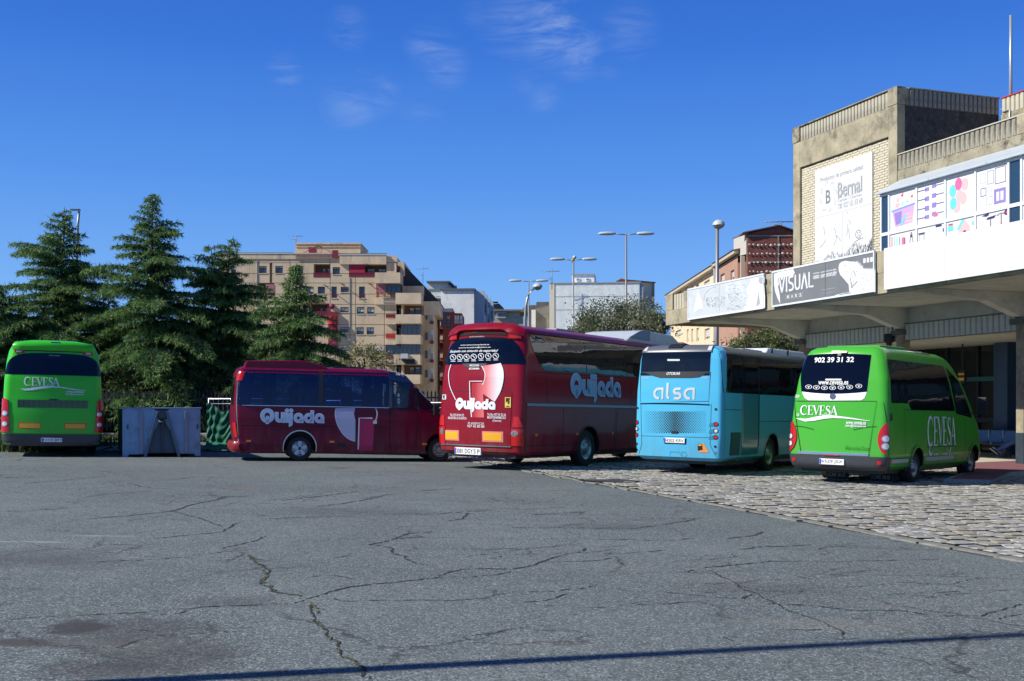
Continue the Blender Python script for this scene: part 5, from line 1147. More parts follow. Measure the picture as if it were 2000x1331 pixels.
for sx2 in (-1, 1): m.box(hc.x+sx2*.076, hc.x+sx2*.092, hc.y-.015, hc.y+.025, hc.z-.03, hc.z+.03)
hd_ = m.build('head', SKIN, per)
m = MB(); m.add([hc+Vector(((v_-hc).x*1.10, (v_-hc).y*1.08+.012, (v_-hc).z*1.08+.008)) for v_ in vs[:20*7]], [f_ for f_ in fs if max(f_) < 20*7 and not (all((vs[i]-hc).y < -.02 and (vs[i]-hc).z < .07 for i in f_))], 0, True); m.build('hair', HAIR, per)
for sx2 in (-.03, .03): m = MB(); m.lathe([(-.104, .001), (-.102, .009), (-.095, .012)], (hc.x+sx2, hc.y+.005, hc.z+.012), 'y', 10); m.build('eye', M('eye', (.05, .04, .04), .2), per)
m = MB(); m.box(hc.x-.022, hc.x+.022, hc.y-.096, hc.y-.088, hc.z-.062, hc.z-.052); m.build('mouth', M('lips', (.4, .15, .13), .5), per, bevel=.003)
for (ax, ay, az, n) in ((-.64, -.64, .20, 0), (-.62, -.54, .24, 1)):
    sh = Matrix.Translation((ax, ay, az)) @ Matrix.Rotation(math.radians(222 if n else 212), 4, 'Z') @ Matrix.Rotation(math.radians(-38), 4, 'Y')
    sec = [(-.08, .032, .055), (-.03, .038, .07), (.05, .042, .06), (.13, .047, .04), (.18, .03, .02)]
    vs = []; 
    for (xx, hw_, hh) in sec:
        for t in range(10): a = 2*pi*t/10; vs.append(sh @ Vector((xx, hw_*math.cos(a), -.015+hh*max(-.25, math.sin(a)))))
    m = MB(); m.add(vs, [(i*10+k, i*10+(k+1) % 10, (i+1)*10+(k+1) % 10, (i+1)*10+k) for i in range(4) for k in range(10)]+[tuple(range(10)), tuple(range(40, 50))], 0, True); s_ = m.build('shoe', M('navy_canvas', (.03, .05, .13), .8), per)
    m = MB(); pts = [(-.10, -.038), (-.05, -.042), (.05, -.045), (.14, -.05), (.19, -.03), (.205, 0), (.19, .03), (.14, .05), (.05, .045), (-.05, .042), (-.10, .038), (-.115, 0)]
    m.add([sh @ Vector((x, y, z)) for z in (-.052, -.022) for x, y in pts], [tuple(range(11, -1, -1)), tuple(range(12, 24))]+[(k, (k+1) % 12, (k+1) % 12+12, k+12) for k in range(12)]); m.build('sole', M('sole_cream', (.62, .58, .48), .7), s_)
    I = Ink(); [I.stroke([(.0+.03*q, -.03), (.02+.03*q, .03)], .01) for q in range(3)]; m = MB(); m.add([sh @ Vector((x, y, .045-.06*x-.3*abs(y))) for x, y in I.v], I.f); m.build('laces', WHITE, s_, recalc=False)
# ---------------------------------------------------------------- town behind
class Fac:
    """a facade facing the square at distance Y; x and z in metres from its own base"""
    def __init__(s, name, label, cat, Y, px0, group=None, rz=0):
        s.Y = Y; s.x0 = (px0-CX)/F*Y; s.t = thing(name, label, cat, (s.x0, Y, 0), group=group, rz=rz)
        s.k = Y/F
    def X(s, px): return (px-CX)*s.k-s.x0
    def Z(s, py): return H+(HY-py)*s.k
    def box(s, name, mat, *bs, parent=None, bevel=0):
        m = MB()
        for q in bs: m.box(*q)
        return m.build(name, mat, parent or s.t, bevel=bevel)
    def pbox(s, name, mat, px0, px1, py0, py1, y0, y1, parent=None):
        return s.box(name, mat, (s.X(px0), s.X(px1), y0, y1, s.Z(py1), s.Z(py0)), parent=parent)
def wallmesh(m, x0, x1, z0, z1, y, holes, depth=.25, back=True):
    """front wall at y with real recesses; holes: (x0,x1,z0,z1,depth)"""
    xs = sorted({x0, x1, *[h[0] for h in holes], *[h[1] for h in holes]}); zs = sorted({z0, z1, *[h[2] for h in holes], *[h[3] for h in holes]})
    xs = [v for v in xs if x0 <= v <= x1]; zs = [v for v in zs if z0 <= v <= z1]
    for j in range(len(zs)-1):
        run = None
        for i in range(len(xs)-1):
            cx, cz = (xs[i]+xs[i+1])/2, (zs[j]+zs[j+1])/2
            solid = not any(h[0] < cx < h[1] and h[2] < cz < h[3] for h in holes)
            if solid:
                if run is None: run = xs[i]
                end = xs[i+1]
            if (not solid or i == len(xs)-2) and run is not None:
                m.add([(run, y, zs[j]), (end, y, zs[j]), (end, y, zs[j+1]), (run, y, zs[j+1])], [(0, 1, 2, 3)]); run = None
    for h in holes:
        a, b_, c, d = h[:4]; e = y+(h[4] if len(h) > 4 else depth)
        m.add([(a, y, c), (b_, y, c), (b_, y, d), (a, y, d), (a, e, c), (b_, e, c), (b_, e, d), (a, e, d)], [(0, 4, 5, 1), (1, 5, 6, 2), (2, 6, 7, 3), (3, 7, 4, 0)]+([(4, 7, 6, 5)] if back else []))
FRD = M('window_frame_dark', (.05, .05, .055), .5); BLIND = M('roller_blind', (.50, .50, .47), .7, var=.1); PANE = M('far_glass', (.025, .035, .05), .08, spec=.8)
def window(fc, x0, x1, z0, z1, y, blind=.5, frame=FRD, split=True, parent=None):
    t = .07; m = MB(); m.box(x0, x1, y, y+.05, z0, z0+t); m.box(x0, x1, y, y+.05, z1-t, z1); m.box(x0, x0+t, y, y+.05, z0+t, z1-t); m.box(x1-t, x1, y, y+.05, z0+t, z1-t)
    if split: m.box((x0+x1)/2-.03, (x0+x1)/2+.03, y, y+.05, z0+t, z1-t)
    w = m.build('window', frame, parent or fc.t, recalc=False)
    m = MB(); m.box(x0+t, x1-t, y+.02, y+.03, z0+t, z1-t-(z1-z0-2*t)*blind); m.build('pane', PANE, w, recalc=False)
    if blind > .02: m = MB(); m.box(x0+t, x1-t, y+.005, y+.018, z1-t-(z1-z0-2*t)*blind, z1-t); m.build('blind', BLIND, w, recalc=False)
    return w
BEIGE = M('beige_render', (.62, .475, .305), .9, var=.10, scale=.5, bump=.1, bscale=3, stain=((.16, .13, .09), .35, .55), streak=1)
BEIGE2 = M('beige_parapet', (.64, .50, .335), .9, var=.14, scale=.6, stain=((.14, .12, .09), .5, .7), streak=1)
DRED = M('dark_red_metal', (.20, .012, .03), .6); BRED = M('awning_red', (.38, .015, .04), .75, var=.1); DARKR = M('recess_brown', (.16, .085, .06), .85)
# ---- beige apartment block
A = Fac('apartment_building', 'beige apartment block with dark red balconies rising behind the small front cedar', 'building', 160, 700)
cx = lambda x: 430+x/2.832
cy = lambda y: 450+y/2.832
X = lambda x: A.X(cx(x)); Z = lambda y: A.Z(cy(y))
wins = [(215,257,198,238,.15),(305,347,198,238,.15),(415,458,198,238,.4),(622,662,204,244,.1),(477,517,312,352,.75),(540,580,312,352,.0),(667,711,313,343,.1),
        (665,711,425,455,.65),(755,797,425,463,.7),(813,853,425,463,.7),(663,709,535,563,.3),(753,795,537,577,.45),(810,851,537,577,.45),(665,707,648,680,.5),(763,790,648,690,.3),
        (130,158,312,370,.5),(60,88,180,255,.5),(212,250,420,448,.9),(212,250,537,577,.4),(300,345,537,577,.4),(300,345,425,463,.5),(400,440,425,463,.5),(150,190,648,690,.4),(300,345,648,690,.4)]
tall = [(615,645,312,375),(768,800,312,375),(808,838,648,706)]
slots = [(273,288,180,290)]
balc = [(517,607,187,260,1.6),(713,920,187,258,1.8),(203,300,293,368,1.6),(500,596,408,470,1.5)]
holes = [(X(a), X(b_), Z(d), Z(c), .22) for a, b_, c, d, _ in wins]+[(X(a), X(b_), Z(d), Z(c), .22) for a, b_, c, d in tall]+[(X(a), X(b_), Z(d), Z(c), .8) for a, b_, c, d in slots]+[(X(a), X(b_), Z(d), Z(c), e) for a, b_, c, d, e in balc]
jx = (50, 205, 385, 608, 748, 908); jz = (180, 240, 292, 353, 410, 462, 522, 580, 636, 690, 745)
m = MB(); xL, xR = X(-14), X(975)
wallmesh(m, xL, xR, Z(960), Z(140), 0, holes, .22)
m.box(xL, xR-.05, 2.0, 14, 0, Z(142))
wall = m.build('wall', BEIGE, A.t, recalc=False)
JM = M('joint_shadow', (.13, .10, .07), .95)
def blocked(x, z0, z1, vert):
    return False
m = MB()
def jline(a0, a1, c, vert):
    """recess line broken at every opening"""
    segs = [(a0, a1)]
    for h in holes:
        lo, hi, cl, ch = (h[2], h[3], h[0], h[1]) if vert else (h[0], h[1], h[2], h[3])
        if cl < c < ch:
            n = []
            for s0, s1 in segs:
                if hi <= s0 or lo >= s1: n.append((s0, s1))
                else:
                    if lo > s0: n.append((s0, lo))
                    if hi < s1: n.append((hi, s1))
            segs = n
    for s0, s1 in segs:
        if vert: m.box(c-.03, c+.03, -.012, .0, s0, s1)
        else: m.box(s0, s1, -.012, .0, c-.03, c+.03)
for j in jz: jline(xL, xR, Z(j), False)
for j in jx: jline(Z(960), Z(140), X(j), True)
m.build('wall_joints', JM, wall, recalc=False)
for a, b_, c, d, bl in wins: window(A, X(a)+.02, X(b_)-.02, Z(d)+.02, Z(c)-.02, .15, bl)
for a, b_, c, d in tall:
    window(A, X(a)+.02, X(b_)-.02, Z(d)+.02, Z(c)-.02, .15, .0); m = MB(); z0, z1 = Z(d), Z(d-22)
    for q in range(5): x = X(a)+.05+(X(b_)-X(a)-.1)*q/4; m.box(x-.03, x+.03, -.03, .02, z0, z1)
    m.box(X(a), X(b_), -.035, .025, z1-.06, z1); m.build('balcony_rail', DRED, A.t)
    A.box('sill', BEIGE2, (X(a)-.1, X(b_)+.1, -.08, 0, Z(d)-.12, Z(d)))
for a, b_, c, d, _ in wins: A.box('sill', BEIGE2, (X(a)-.08, X(b_)+.08, -.07, 0, Z(d)-.1, Z(d)-.005))
A.box('gutter_pipe', M('pipe_grey', (.3, .3, .3), .5), (X(716), X(719), -.09, -.02, Z(900), Z(262)), (X(204), X(206), -.1, -.02, Z(900), Z(140)))
def railing(fc, x0, x1, z0, z1, y, mat=DRED, parent=None, pattern=False):
    m = MB(); m.box(x0, x1, y-.03, y+.03, z1-.07, z1); m.box(x0, x1, y-.03, y+.03, z0, z0+.07); n = max(2, int((x1-x0)/(.28 if not pattern else .55)))
    for q in range(n+1): x = x0+(x1-x0)*q/n; m.box(x-.025, x+.025, y-.02, y+.02, z0, z1)
    if pattern:
        for q in range(n): xm = x0+(x1-x0)*(q+.5)/n; m.box(xm-.14, xm+.14, y-.02, y+.02, (z0+z1)/2-.14, (z0+z1)/2-.08); m.box(xm-.14, xm+.14, y-.02, y+.02, (z0+z1)/2+.08, (z0+z1)/2+.14)
    else: m.box(x0, x1, y, y+.012, z0+.08, z1-.1)
    return m.build('balcony_rail', mat, parent or fc.t, recalc=False)
for a, b_, c, d, e in balc:
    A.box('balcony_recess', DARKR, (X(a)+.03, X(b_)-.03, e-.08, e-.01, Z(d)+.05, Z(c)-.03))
    for q in (.45, .75): window(A, X(a+(b_-a)*q), X(a+(b_-a)*(q+.2)), Z(d)+.2, Z(c+18), e-.2, .3)
railing(A, X(517), X(607), Z(260), Z(236), -.02); railing(A, X(713), X(860), Z(258), Z(235), -.02); railing(A, X(205), X(300), Z(368), Z(345), -.02, pattern=True); railing(A, X(500), X(596), Z(470), Z(448), -.02)
A.box('awning', BRED, (X(716), X(800), -.06, .02, Z(236), Z(190))); A.box('awning', M('faded_pink', (.42, .16, .18), .8, var=.1), (X(252), X(300), -.05, .02, Z(348), Z(300)))
# roof parapet, penthouse and its red ornaments
A.box('roof_parapet', BEIGE2, (X(-14), X(640), -.12, 1.5, Z(160), Z(132)), (X(663), X(920), -.35, 2.2, Z(190), Z(140)))
A.box('parapet_cap', M('cap_pale', (.5, .47, .4), .7), (X(-14), X(662), -.2, .2, Z(132), Z(127)), (X(660), X(923), -.42, -.2, Z(140), Z(135)))
A.box('penthouse', BEIGE, (X(403), X(766), 1.8, 10, Z(140), Z(64))); A.box('penthouse_roof_slab', BEIGE2, (X(400), X(770), 1.6, 10.2, Z(68), Z(60)), (X(403), X(768), 1.7, 1.8, Z(84), Z(80)))
A.box('penthouse_door', DRED, (X(478), X(514), 1.72, 1.8, Z(126), Z(82))); A.box('penthouse_door', DRED, (X(622), X(654), -.30, -.13, Z(156), Z(112)))
m = MB()
for i in range(24):
    a0, a1 = 2*pi*i/24, 2*pi*(i+1)/24; m.tube([(X(536)+X(19)*0+(X(555)-X(536))*math.cos(a), 1.2, Z(102)+(X(555)-X(536))*math.sin(a)) for a in (a0, a1)], .05, 5, cap=False)
m.tube([(X(370), .3, Z(127)), (X(450), .8, Z(125)), (X(536), 1.2, Z(76)), (X(620), .8, Z(124)), (X(700), .3, Z(127))], .05, 5); m.build('gable_ornament', M('ornament_red', (.22, .05, .05), .6), A.t)
railing(A, X(415), X(618), Z(156), Z(134), -.2, mat=M('lattice_pink', (.34, .17, .13), .7), pattern=True)
# pediment, disc and red bay
A.box('bay_recess_frame', DRED, (X(592), X(600), -.1, .0, Z(480), Z(405)))
m = MB(); m.prism([(X(498), Z(408)), (X(594), Z(408)), (X(532), Z(365)), ], -.3, -.02, 'y'); m.build('pediment', M('pediment_pink', (.36, .19, .14), .8), A.t)
m = MB(); m.lathe([(-.35, .001), (-.35, X(634)-X(620)), (-.02, X(634)-X(620))], (X(620), 0, Z(421)), 'y', 24); m.build('red_disc', DRED, A.t)
m = MB()
for (z0, z1) in ((Z(520), Z(475)), (Z(588), Z(545))):
    n = 10; vs = []
    for zz in (z0, z1):
        for i in range(n+1): a = pi*i/n; vs.append((X(625)-(X(650)-X(625))*math.cos(a), -1.0*math.sin(a), zz))
    m.add(vs, [(i, i+1, n+2+i, n+1+i) for i in range(n)]+[tuple(range(n+1))], 0)
m.build('red_bay', M('bay_red', (.55, .01, .03), .35), A.t); A.box('bay_core', DRED, (X(601), X(649), -.5, -.01, Z(640), Z(452)))
# protruding balcony stack on the right corner
Yb = -1.3
stack = [(862, 1000, 240, 298, 713, 920), (975, 1115, 352, 412, 862, 1000), (975, 1115, 470, 520, 920, 1100), (975, 1112, 582, 632, 920, 1110), (965, 1110, 690, 745, 917, 1118), (1000, 1110, 800, 852, 915, 1110), (965, 1112, 905, 960, 915, 1110)]
for a, b_, c, d, _, _2 in stack:
    A.box('balcony_parapet', BEIGE2, (X(a), X(b_), Yb, Yb+.2, Z(d), Z(c)), (X(b_)-.2, X(b_), Yb+.2, 4, Z(d), Z(c)), (X(a), X(b_)-.2, Yb+.2, 3.9, Z(d), Z(d)+.25))
for a, b_, c, d in ((862, 974, 374, 412), (917, 974, 490, 522), (917, 974, 602, 634), (915, 964, 715, 745)): A.box('balcony_parapet', BEIGE2, (X(a), X(b_), -.35, .5, Z(d), Z(c)))
for px_, py_ in ((570, 300), (660, 290), (815, 290), (795, 180), (1065, 512), (960, 512), (1065, 622), (960, 622), (955, 735)):
    m = MB(); m.tube([(X(px_), .05, Z(py_)), (X(px_)+.9, -.9, Z(py_)-.45)], .06, 6); m.build('water_spout', M('spout_dark', (.06, .05, .05), .8), A.t)
railing(A, X(0), X(400), Z(131), Z(122), .1, mat=M('antenna_metal', (.22, .25, .26), .5, .5)); railing(A, X(665), X(920), Z(138), Z(128), -.2, mat=M('antenna_metal', (.22, .25, .26), .5, .5))
core = A.box('corner_core', BEIGE, (X(975), X(1118), 2.2, 16, 0, Z(412)), (X(862), X(1000), 2.2, 14, Z(412), Z(300)), (X(862), X(940), 2.2, 14, Z(300), Z(190)))
A.box('corner_pier', BEIGE, (X(1003), X(1012), -.2, 2.2, 0, Z(412)), (X(1118), X(1172), 2.6, 17, 0, Z(400)), (X(860), X(866), -.1, 2.2, Z(412), Z(300)))
for (a, b_, c, d) in ((865, 1000, 303, 350), (920, 1003, 414, 468), (1013, 1110, 414, 468), (920, 1003, 524, 580), (917, 1003, 635, 712), (915, 1000, 746, 798), (1013, 1110, 746, 798), (862, 990, 190, 238)):
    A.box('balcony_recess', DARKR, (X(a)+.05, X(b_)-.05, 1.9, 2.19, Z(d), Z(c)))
    window(A, X(a+(b_-a)*.3), X(a+(b_-a)*.55), Z(d)+.15, Z(c+8), 1.8, .4); window(A, X(a+(b_-a)*.62), X(a+(b_-a)*.9), Z(d)+.15, Z(c+8), 1.8, .2)
railing(A, X(865), X(972), Z(372), Z(348), Yb+.6, pattern=True); railing(A, X(920), X(973), Z(487), Z(464), -.38); railing(A, X(920), X(972), Z(600), Z(572), -.38, mat=M('laundry_red', (.5, .03, .02), .8)); railing(A, X(917), X(966), Z(712), Z(688), -.38)
A.box('awning', M('faded_stripes', (.36, .12, .13), .8, var=.2), (X(866), X(922), Yb+.62, Yb+.7, Z(348), Z(304)))
WD = M('glazing_frame', (.05, .055, .06), .5); CUR = M('net_curtain', (.42, .43, .42), .8, var=.15)
def glazed(x0, x1, z0, z1, y, n):
    p = A.box('glazed_balcony', PANE, (x0+.03, x1-.03, y+.03, y+.05, z0+.03, z1-.03)); m = MB()
    for q in range(n+1): x = x0+(x1-x0)*q/n; m.box(x-.05, x+.05, y-.02, y+.02, z0, z1)
    for z in (z0, z0+(z1-z0)*.72, z1-.08): m.box(x0, x1, y-.03, y+.015, z, z+.08)
    m.build('glazing_bars', WD, p, recalc=False)
    m = MB()
    for q in range(n):
        if q % 2 == 0: x = x0+(x1-x0)*q/n; m.box(x+.1, x+(x1-x0)/n-.1, y+.06, y+.1, z0+.05, z0+(z1-z0)*.7)
    m.build('net_curtain', CUR, p, recalc=False)
glazed(X(1010), X(1110), Z(580), Z(526), Yb, 4); glazed(X(1008), X(1110), Z(688), Z(636), Yb, 4); glazed(X(925), X(1000), Z(350), Z(303), Yb+.5, 3); glazed(X(917), X(1002), Z(688), Z(634), -.3, 2)
m = MB(); m.prism([(X(1003), Z(716)), (X(1080), Z(716)), (X(1088), Z(745)), (X(1030), Z(745))], Yb-.12, Yb-.02, 'y'); m.build('dark_awning', M('awning_black', (.02, .02, .025), .8), A.t)
for (x, y) in ((1025, 698), (893, 668)): o = A.box('air_conditioner', M('ac_white', (.5, .52, .52), .5), (X(x)-.5, X(x)+.5, Yb-.4, Yb-.02, Z(y+14), Z(y-12)))
# narrow windows and boxes on the flank pier
for yy in (455, 570, 672, 780): window(A, X(1128), X(1140), Z(yy+32), Z(yy-10), 2.5, .0, split=False)
for yy in (465, 575, 680, 790):
    window(A, X(1157), X(1172), Z(yy+35), Z(yy-30), 2.45, .4, frame=WFRAME); railing(A, X(1155), X(1174), Z(yy+48), Z(yy+30), 2.3)
A.box('balcony_parapet', BEIGE2, (X(1112), X(1205), 2.2, 12, Z(462), Z(385)), (X(1000), X(1118), 2.0, 14, Z(350), Z(300)), (X(955), X(1010), 2.0, 12, Z(240), Z(165)))
m = MB(); m.prism([(X(940), Z(165)), (X(990), Z(160)), (X(1210), Z(388)), (X(1112), Z(388)), (X(1000), Z(300)), (X(955), Z(240))], 3.5, 20, 'y'); m.build('dark_stepped_roof', M('roof_dark', (.035, .035, .042), .7), A.t)
m = MB(); m.prism([(X(945), Z(158)), (X(992), Z(150)), (X(1000), Z(180)), (X(948), Z(180))], 6, 9, 'y'); m.build('stair_head', BEIGE2, A.t)
def antenna(px, py0, py1, Y, label):
    m = MB(); k = Y/F; z0, z1 = 0, (py0-py1)*k; m.tube([(0, 0, z0-.8), (0, 0, z1)], .05, 5)
    m.tube([(-1.3, 0, z1*.75), (1.0, 0, z1*.8)], .035, 4); [m.tube([(x, -.35, z1*.77), (x, .35, z1*.77)], .025, 4) for x in (-1.1, -.7, -.2, .3, .7)]; m.tube([(-.7, 0, z1*.3), (.1, 0, z1*.25)], .03, 4)
    o = m.build('roof_antenna', M('antenna_metal', (.22, .25, .26), .5, .5), None); o.location = P(px, py0, Y); return tag(o, label, 'antenna')
antenna(578, 472, 459, 163, 'thin aerial on the flat penthouse roof of the beige apartment block'); antenna(826, 545, 520, 200, 'tall aerial beside the grey roof house left of the whitewashed block'); antenna(1078, 553, 524, 139, 'tall aerial on the left corner of the pale ribbed hall'); antenna(1525, 443, 431, 92, 'small aerial on the raw red brick gable')
# ---- brown flats beyond the corner
Bn = Fac('brown_flats', 'dark brick flats squeezed between the beige apartment block and the crimson coach', 'building', 182, 860)
BRN = M('brown_brick', (.13, .045, .03), .9, var=.15, scale=2); RBR = M('red_brick_far', (.30, .07, .045), .9, var=.15, scale=3)
Bn.pbox('wall', BRN, 838, 864, 598, 800, 0, 14)
for yy in (628, 655, 690, 728):
    Bn.pbox('balcony', M('balcony_rust', (.22, .06, .04), .8), 850, 868, yy, yy+16, -1.3, 0); window(Bn, Bn.X(853), Bn.X(860), Bn.Z(yy), Bn.Z(yy-16), -.06, .3)
    Bn.pbox('air_conditioner', M('ac_white', (.5, .52, .52), .5), 861, 866, yy+3, yy+10, -1.7, -1.31)
R1 = Fac('red_brick_house', 'low red brick house with a pale top window strip left of the crimson coach roof', 'building', 172, 880)
m = MB(); wallmesh(m, R1.X(866), R1.X(884), R1.Z(800), R1.Z(603), 0, [(R1.X(873), R1.X(880), R1.Z(640), R1.Z(616), .25)], .25); m.box(R1.X(866), R1.X(884), .3, 9, 0, R1.Z(604)); m.build('wall', RBR, R1.t, recalc=False)
m = MB(); m.prism([(0, 0), (14, 0), (14, R1.Z(640)), (0, R1.Z(603))], R1.X(884), R1.X(884)+.1, 'x'); m.build('side_wall', RBR, R1.t); window(R1, R1.X(873), R1.X(880), R1.Z(640), R1.Z(616), .15, .3)
R1.pbox('top_strip', M('pale_blue_panel', (.45, .52, .62), .6), 866, 884, 603, 610, -.15, -.02); R1.pbox('balcony', M('balcony_dark', (.1, .1, .13), .8), 862, 872, 612, 640, -1, -.02)
for px in (888, 893, 899): window(R1, R1.X(px), R1.X(px+4), R1.Z(632), R1.Z(617), -.1, .5, frame=WFRAME)
R1.pbox('rear_wing', RBR, 884, 902, 612, 660, .05, 9)
# ---- whitewashed block with gable wall
W = Fac('whitewashed_block', 'whitewashed block with a blank cracked gable wall and a grey roof house', 'building', 200, 895, rz=-.06)
WW = M('whitewash', (.80, .80, .74), .9, var=.10, scale=.35, stain=((.28, .28, .27), .3, .6)); GRR = M('grey_roof_house', (.52, .55, .54), .9, var=.12, scale=.5)
W.pbox('gable_wall', WW, 861, 926, 567, 700, 0, 30); W.pbox('roof_edge', M('edge_dark', (.12, .12, .12), .8), 860, 928, 564, 567.5, -.3, 30)
W.pbox('roof_house', GRR, 827, 866, 545, 568, 6, 16); W.pbox('roof_house_slab', M('edge_dark', (.12, .12, .12), .8), 825, 872, 542.5, 545.5, 5, 17); W.pbox('terrace_wall', GRR, 840, 861, 568, 620, 3, 10)
W.pbox('chimney', M('chimney_black', (.03, .03, .03), .8), 886, 890, 557, 565, 1, 2); railing(W, W.X(830), W.X(866), W.Z(566), W.Z(559), 4.5, mat=M('antenna_metal', (.22, .25, .26), .5, .5))
window(W, W.X(848), W.X(858), W.Z(592), W.Z(576), 2.9, .2)
m = MB(); sx0 = W.X(926.5)
for k_ in range(2):   # side elevation running back: floors, posts, balconies
    z = W.Z(620)+3.1*k_*1.4
m.prism([(30, 0), (0.1, 0), (0.1, W.Z(567)), (30, W.Z(567))], sx0, sx0+.1, 'x'); m.build('side_wall', M('side_wall_grey', (.45, .46, .45), .85, var=.1), W.t)
for k_ in range(4):
    y0 = 1.5+7*k_
    for zc, col in ((W.Z(590), 0), (W.Z(612), 1), (W.Z(635), 0)):
        W.box('balcony', M('balcony_white', (.48, .5, .5), .7) if (k_+col) % 2 else BRN, (sx0+.1, sx0+1.5, y0, y0+5.5, zc-1.2, zc)); W.box('balcony_opening', PANE if (k_+col) % 2 else BRN, (sx0+.1, sx0+.25, y0+.4, y0+5, zc+.02, zc+1.3))
    W.box('pier', M('balcony_white', (.48, .5, .5), .7), (sx0+.1, sx0+1.7, y0-.8, y0-.1, 0, W.Z(568)))
# ---- small roofs in the gap
Sm = Fac('far_roof_house', 'small far house with a dark slate roof beyond the whitewashed block', 'building', 260, 968)
Sm.pbox('wall', BEIGE2, 956, 980, 603, 700, 0, 10); m = MB(); m.prism([(Sm.X(952), Sm.Z(603)), (Sm.X(984), Sm.Z(603)), (Sm.X(975), Sm.Z(594)), (Sm.X(957), Sm.Z(596))], -1, 11, 'y'); m.build('roof', M('slate', (.07, .075, .085), .6), Sm.t); Sm.pbox('awning', M('awning_black', (.02, .02, .025), .8), 955, 973, 591, 593, -2, 0)
Bh = Fac('far_beige_house', 'far low beige house with small white framed windows in the skyline gap', 'building', 240, 990)
Bh.pbox('wall', M('far_beige', (.42, .37, .25), .9, var=.1), 961, 1022, 609, 720, 0, 12); Bh.pbox('roof', M('slate_brown', (.20, .17, .13), .8), 958, 1026, 605.5, 609, -1, 13); Bh.pbox('glazed_bay', M('balcony_white', (.48, .5, .5), .7), 970, 988, 611, 622, -.8, 0)
for q in range(4): window(Bh, Bh.X(971.5+q*4.1), Bh.X(974.8+q*4.1), Bh.Z(618), Bh.Z(612.5), -.9, 0, split=False)
window(Bh, Bh.X(1006), Bh.X(1010), Bh.Z(625), Bh.Z(615), -.1, .2, frame=WFRAME, split=False)
Cc = Fac('grey_concrete_house', 'weathered grey concrete house touching the left edge of the pale ribbed hall', 'building', 165, 1046)
GC = M('board_concrete', (.17, .16, .14), .95, var=.25, scale=.8, stain=((.06, .06, .055), .8, .7), streak=1)
Cc.pbox('wall', GC, 1032, 1075, 594, 720, 2, 14); Cc.pbox('roof_house', GC, 1049, 1074, 585, 594.5, 4, 10); m = MB(); m.prism([(Cc.X(1044), Cc.Z(720)), (Cc.X(1074), Cc.Z(720)), (Cc.X(1074), Cc.Z(596)), (Cc.X(1044), Cc.Z(604))], 0, 1.9, 'y'); m.build('front_gable', M('board_concrete2', (.25, .23, .19), .95, var=.2, scale=.9), Cc.t)
m = MB(); m.prism([(Cc.X(1017), Cc.Z(607)), (Cc.X(1032), Cc.Z(607)), (Cc.X(1032), Cc.Z(594)), (Cc.X(1026), Cc.Z(595))], 2.2, 10, 'y'); m.build('roof_slope', M('slate_brown', (.20, .17, .13), .8), Cc.t); Cc.pbox('white_annex', WW, 1038, 1046, 606, 640, -.5, -.05)
# ---- pale ribbed hall
Hh = Fac('ribbed_hall', 'big windowless hall clad in pale blue-grey ribbed sheet with a small roof tower', 'building', 140, 1160, rz=-.10)
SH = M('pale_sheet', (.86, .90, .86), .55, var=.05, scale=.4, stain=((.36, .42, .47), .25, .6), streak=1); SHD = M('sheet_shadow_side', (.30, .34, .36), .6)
h0 = Hh.pbox('hall_body', SH, 1083, 1249.5, 553, 800, .12, 30); Hh.pbox('cream_pier', M('cream_render', (.68, .62, .46), .85, var=.06), 1073, 1082.8, 553.5, 800, 0, 29); Hh.pbox('roof_trim', M('trim_grey', (.35, .38, .38), .6), 1073, 1251, 551.5, 553.4, -.05, 30)
m = MB(); z0, z1 = Hh.Z(800), Hh.Z(554)
for q in range(74): x = Hh.X(1083.5)+q*(Hh.X(1249)-Hh.X(1083.5))/74; m.prism([(x, .115), (x+.035, .06), (x+.075, .06), (x+.11, .115)], z0, z1, 'z')
m.build('sheet_ribs', SH, h0)
for py in (579, 605): Hh.box('sheet_lap', M('lap_line', (.34, .40, .44), .6), (Hh.X(1083), Hh.X(1249), .03, .058, Hh.Z(py), Hh.Z(py)+.04), parent=h0)
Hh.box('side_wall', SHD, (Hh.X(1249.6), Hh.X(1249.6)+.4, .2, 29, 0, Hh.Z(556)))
t_ = Hh.pbox('roof_tower', SH, 1114, 1159, 529, 551, 4, 10); Hh.pbox('tower_roof', M('trim_grey', (.35, .38, .38), .6), 1113, 1160, 527.5, 529.2, 3.8, 10.2); Hh.pbox('tower_annex', M('balcony_white', (.48, .5, .5), .7), 1160, 1163.5, 541, 551, 4.5, 9)
for a, b_, c, d in ((1123, 1130, 536.5, 542), (1142.5, 1149.5, 536.5, 542), (1149, 1155, 548, 551.3)): window(Hh, Hh.X(a), Hh.X(b_), Hh.Z(d), Hh.Z(c), 3.9, 0, frame=WFRAME)
# ---- house with hipped red roof
Rr_ = Fac('hipped_roof_house', 'cream house with a hipped red tile roof at the right end of the ribbed hall', 'building', 150, 1250)
CRM = M('cream_house', (.72, .66, .50), .85, var=.05); TILE = M('red_tile', (.28, .08, .05), .85, var=.25, scale=5)
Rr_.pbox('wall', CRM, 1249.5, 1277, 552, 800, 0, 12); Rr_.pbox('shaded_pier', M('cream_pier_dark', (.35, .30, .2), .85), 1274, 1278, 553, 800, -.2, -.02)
m = MB(); z0, z1 = Rr_.Z(553), Rr_.Z(544.5); m.add([(Rr_.X(1215), -1, z0+.4), (Rr_.X(1280), -1, z0), (Rr_.X(1280), 13, z0), (Rr_.X(1215), 13, z0), (Rr_.X(1228), 5, z1), (Rr_.X(1246), 5, z1)], [(0, 1, 5, 4), (1, 2, 5), (2, 3, 4, 5), (3, 0, 4), (0, 3, 2, 1)]); m.build('roof', TILE, Rr_.t)
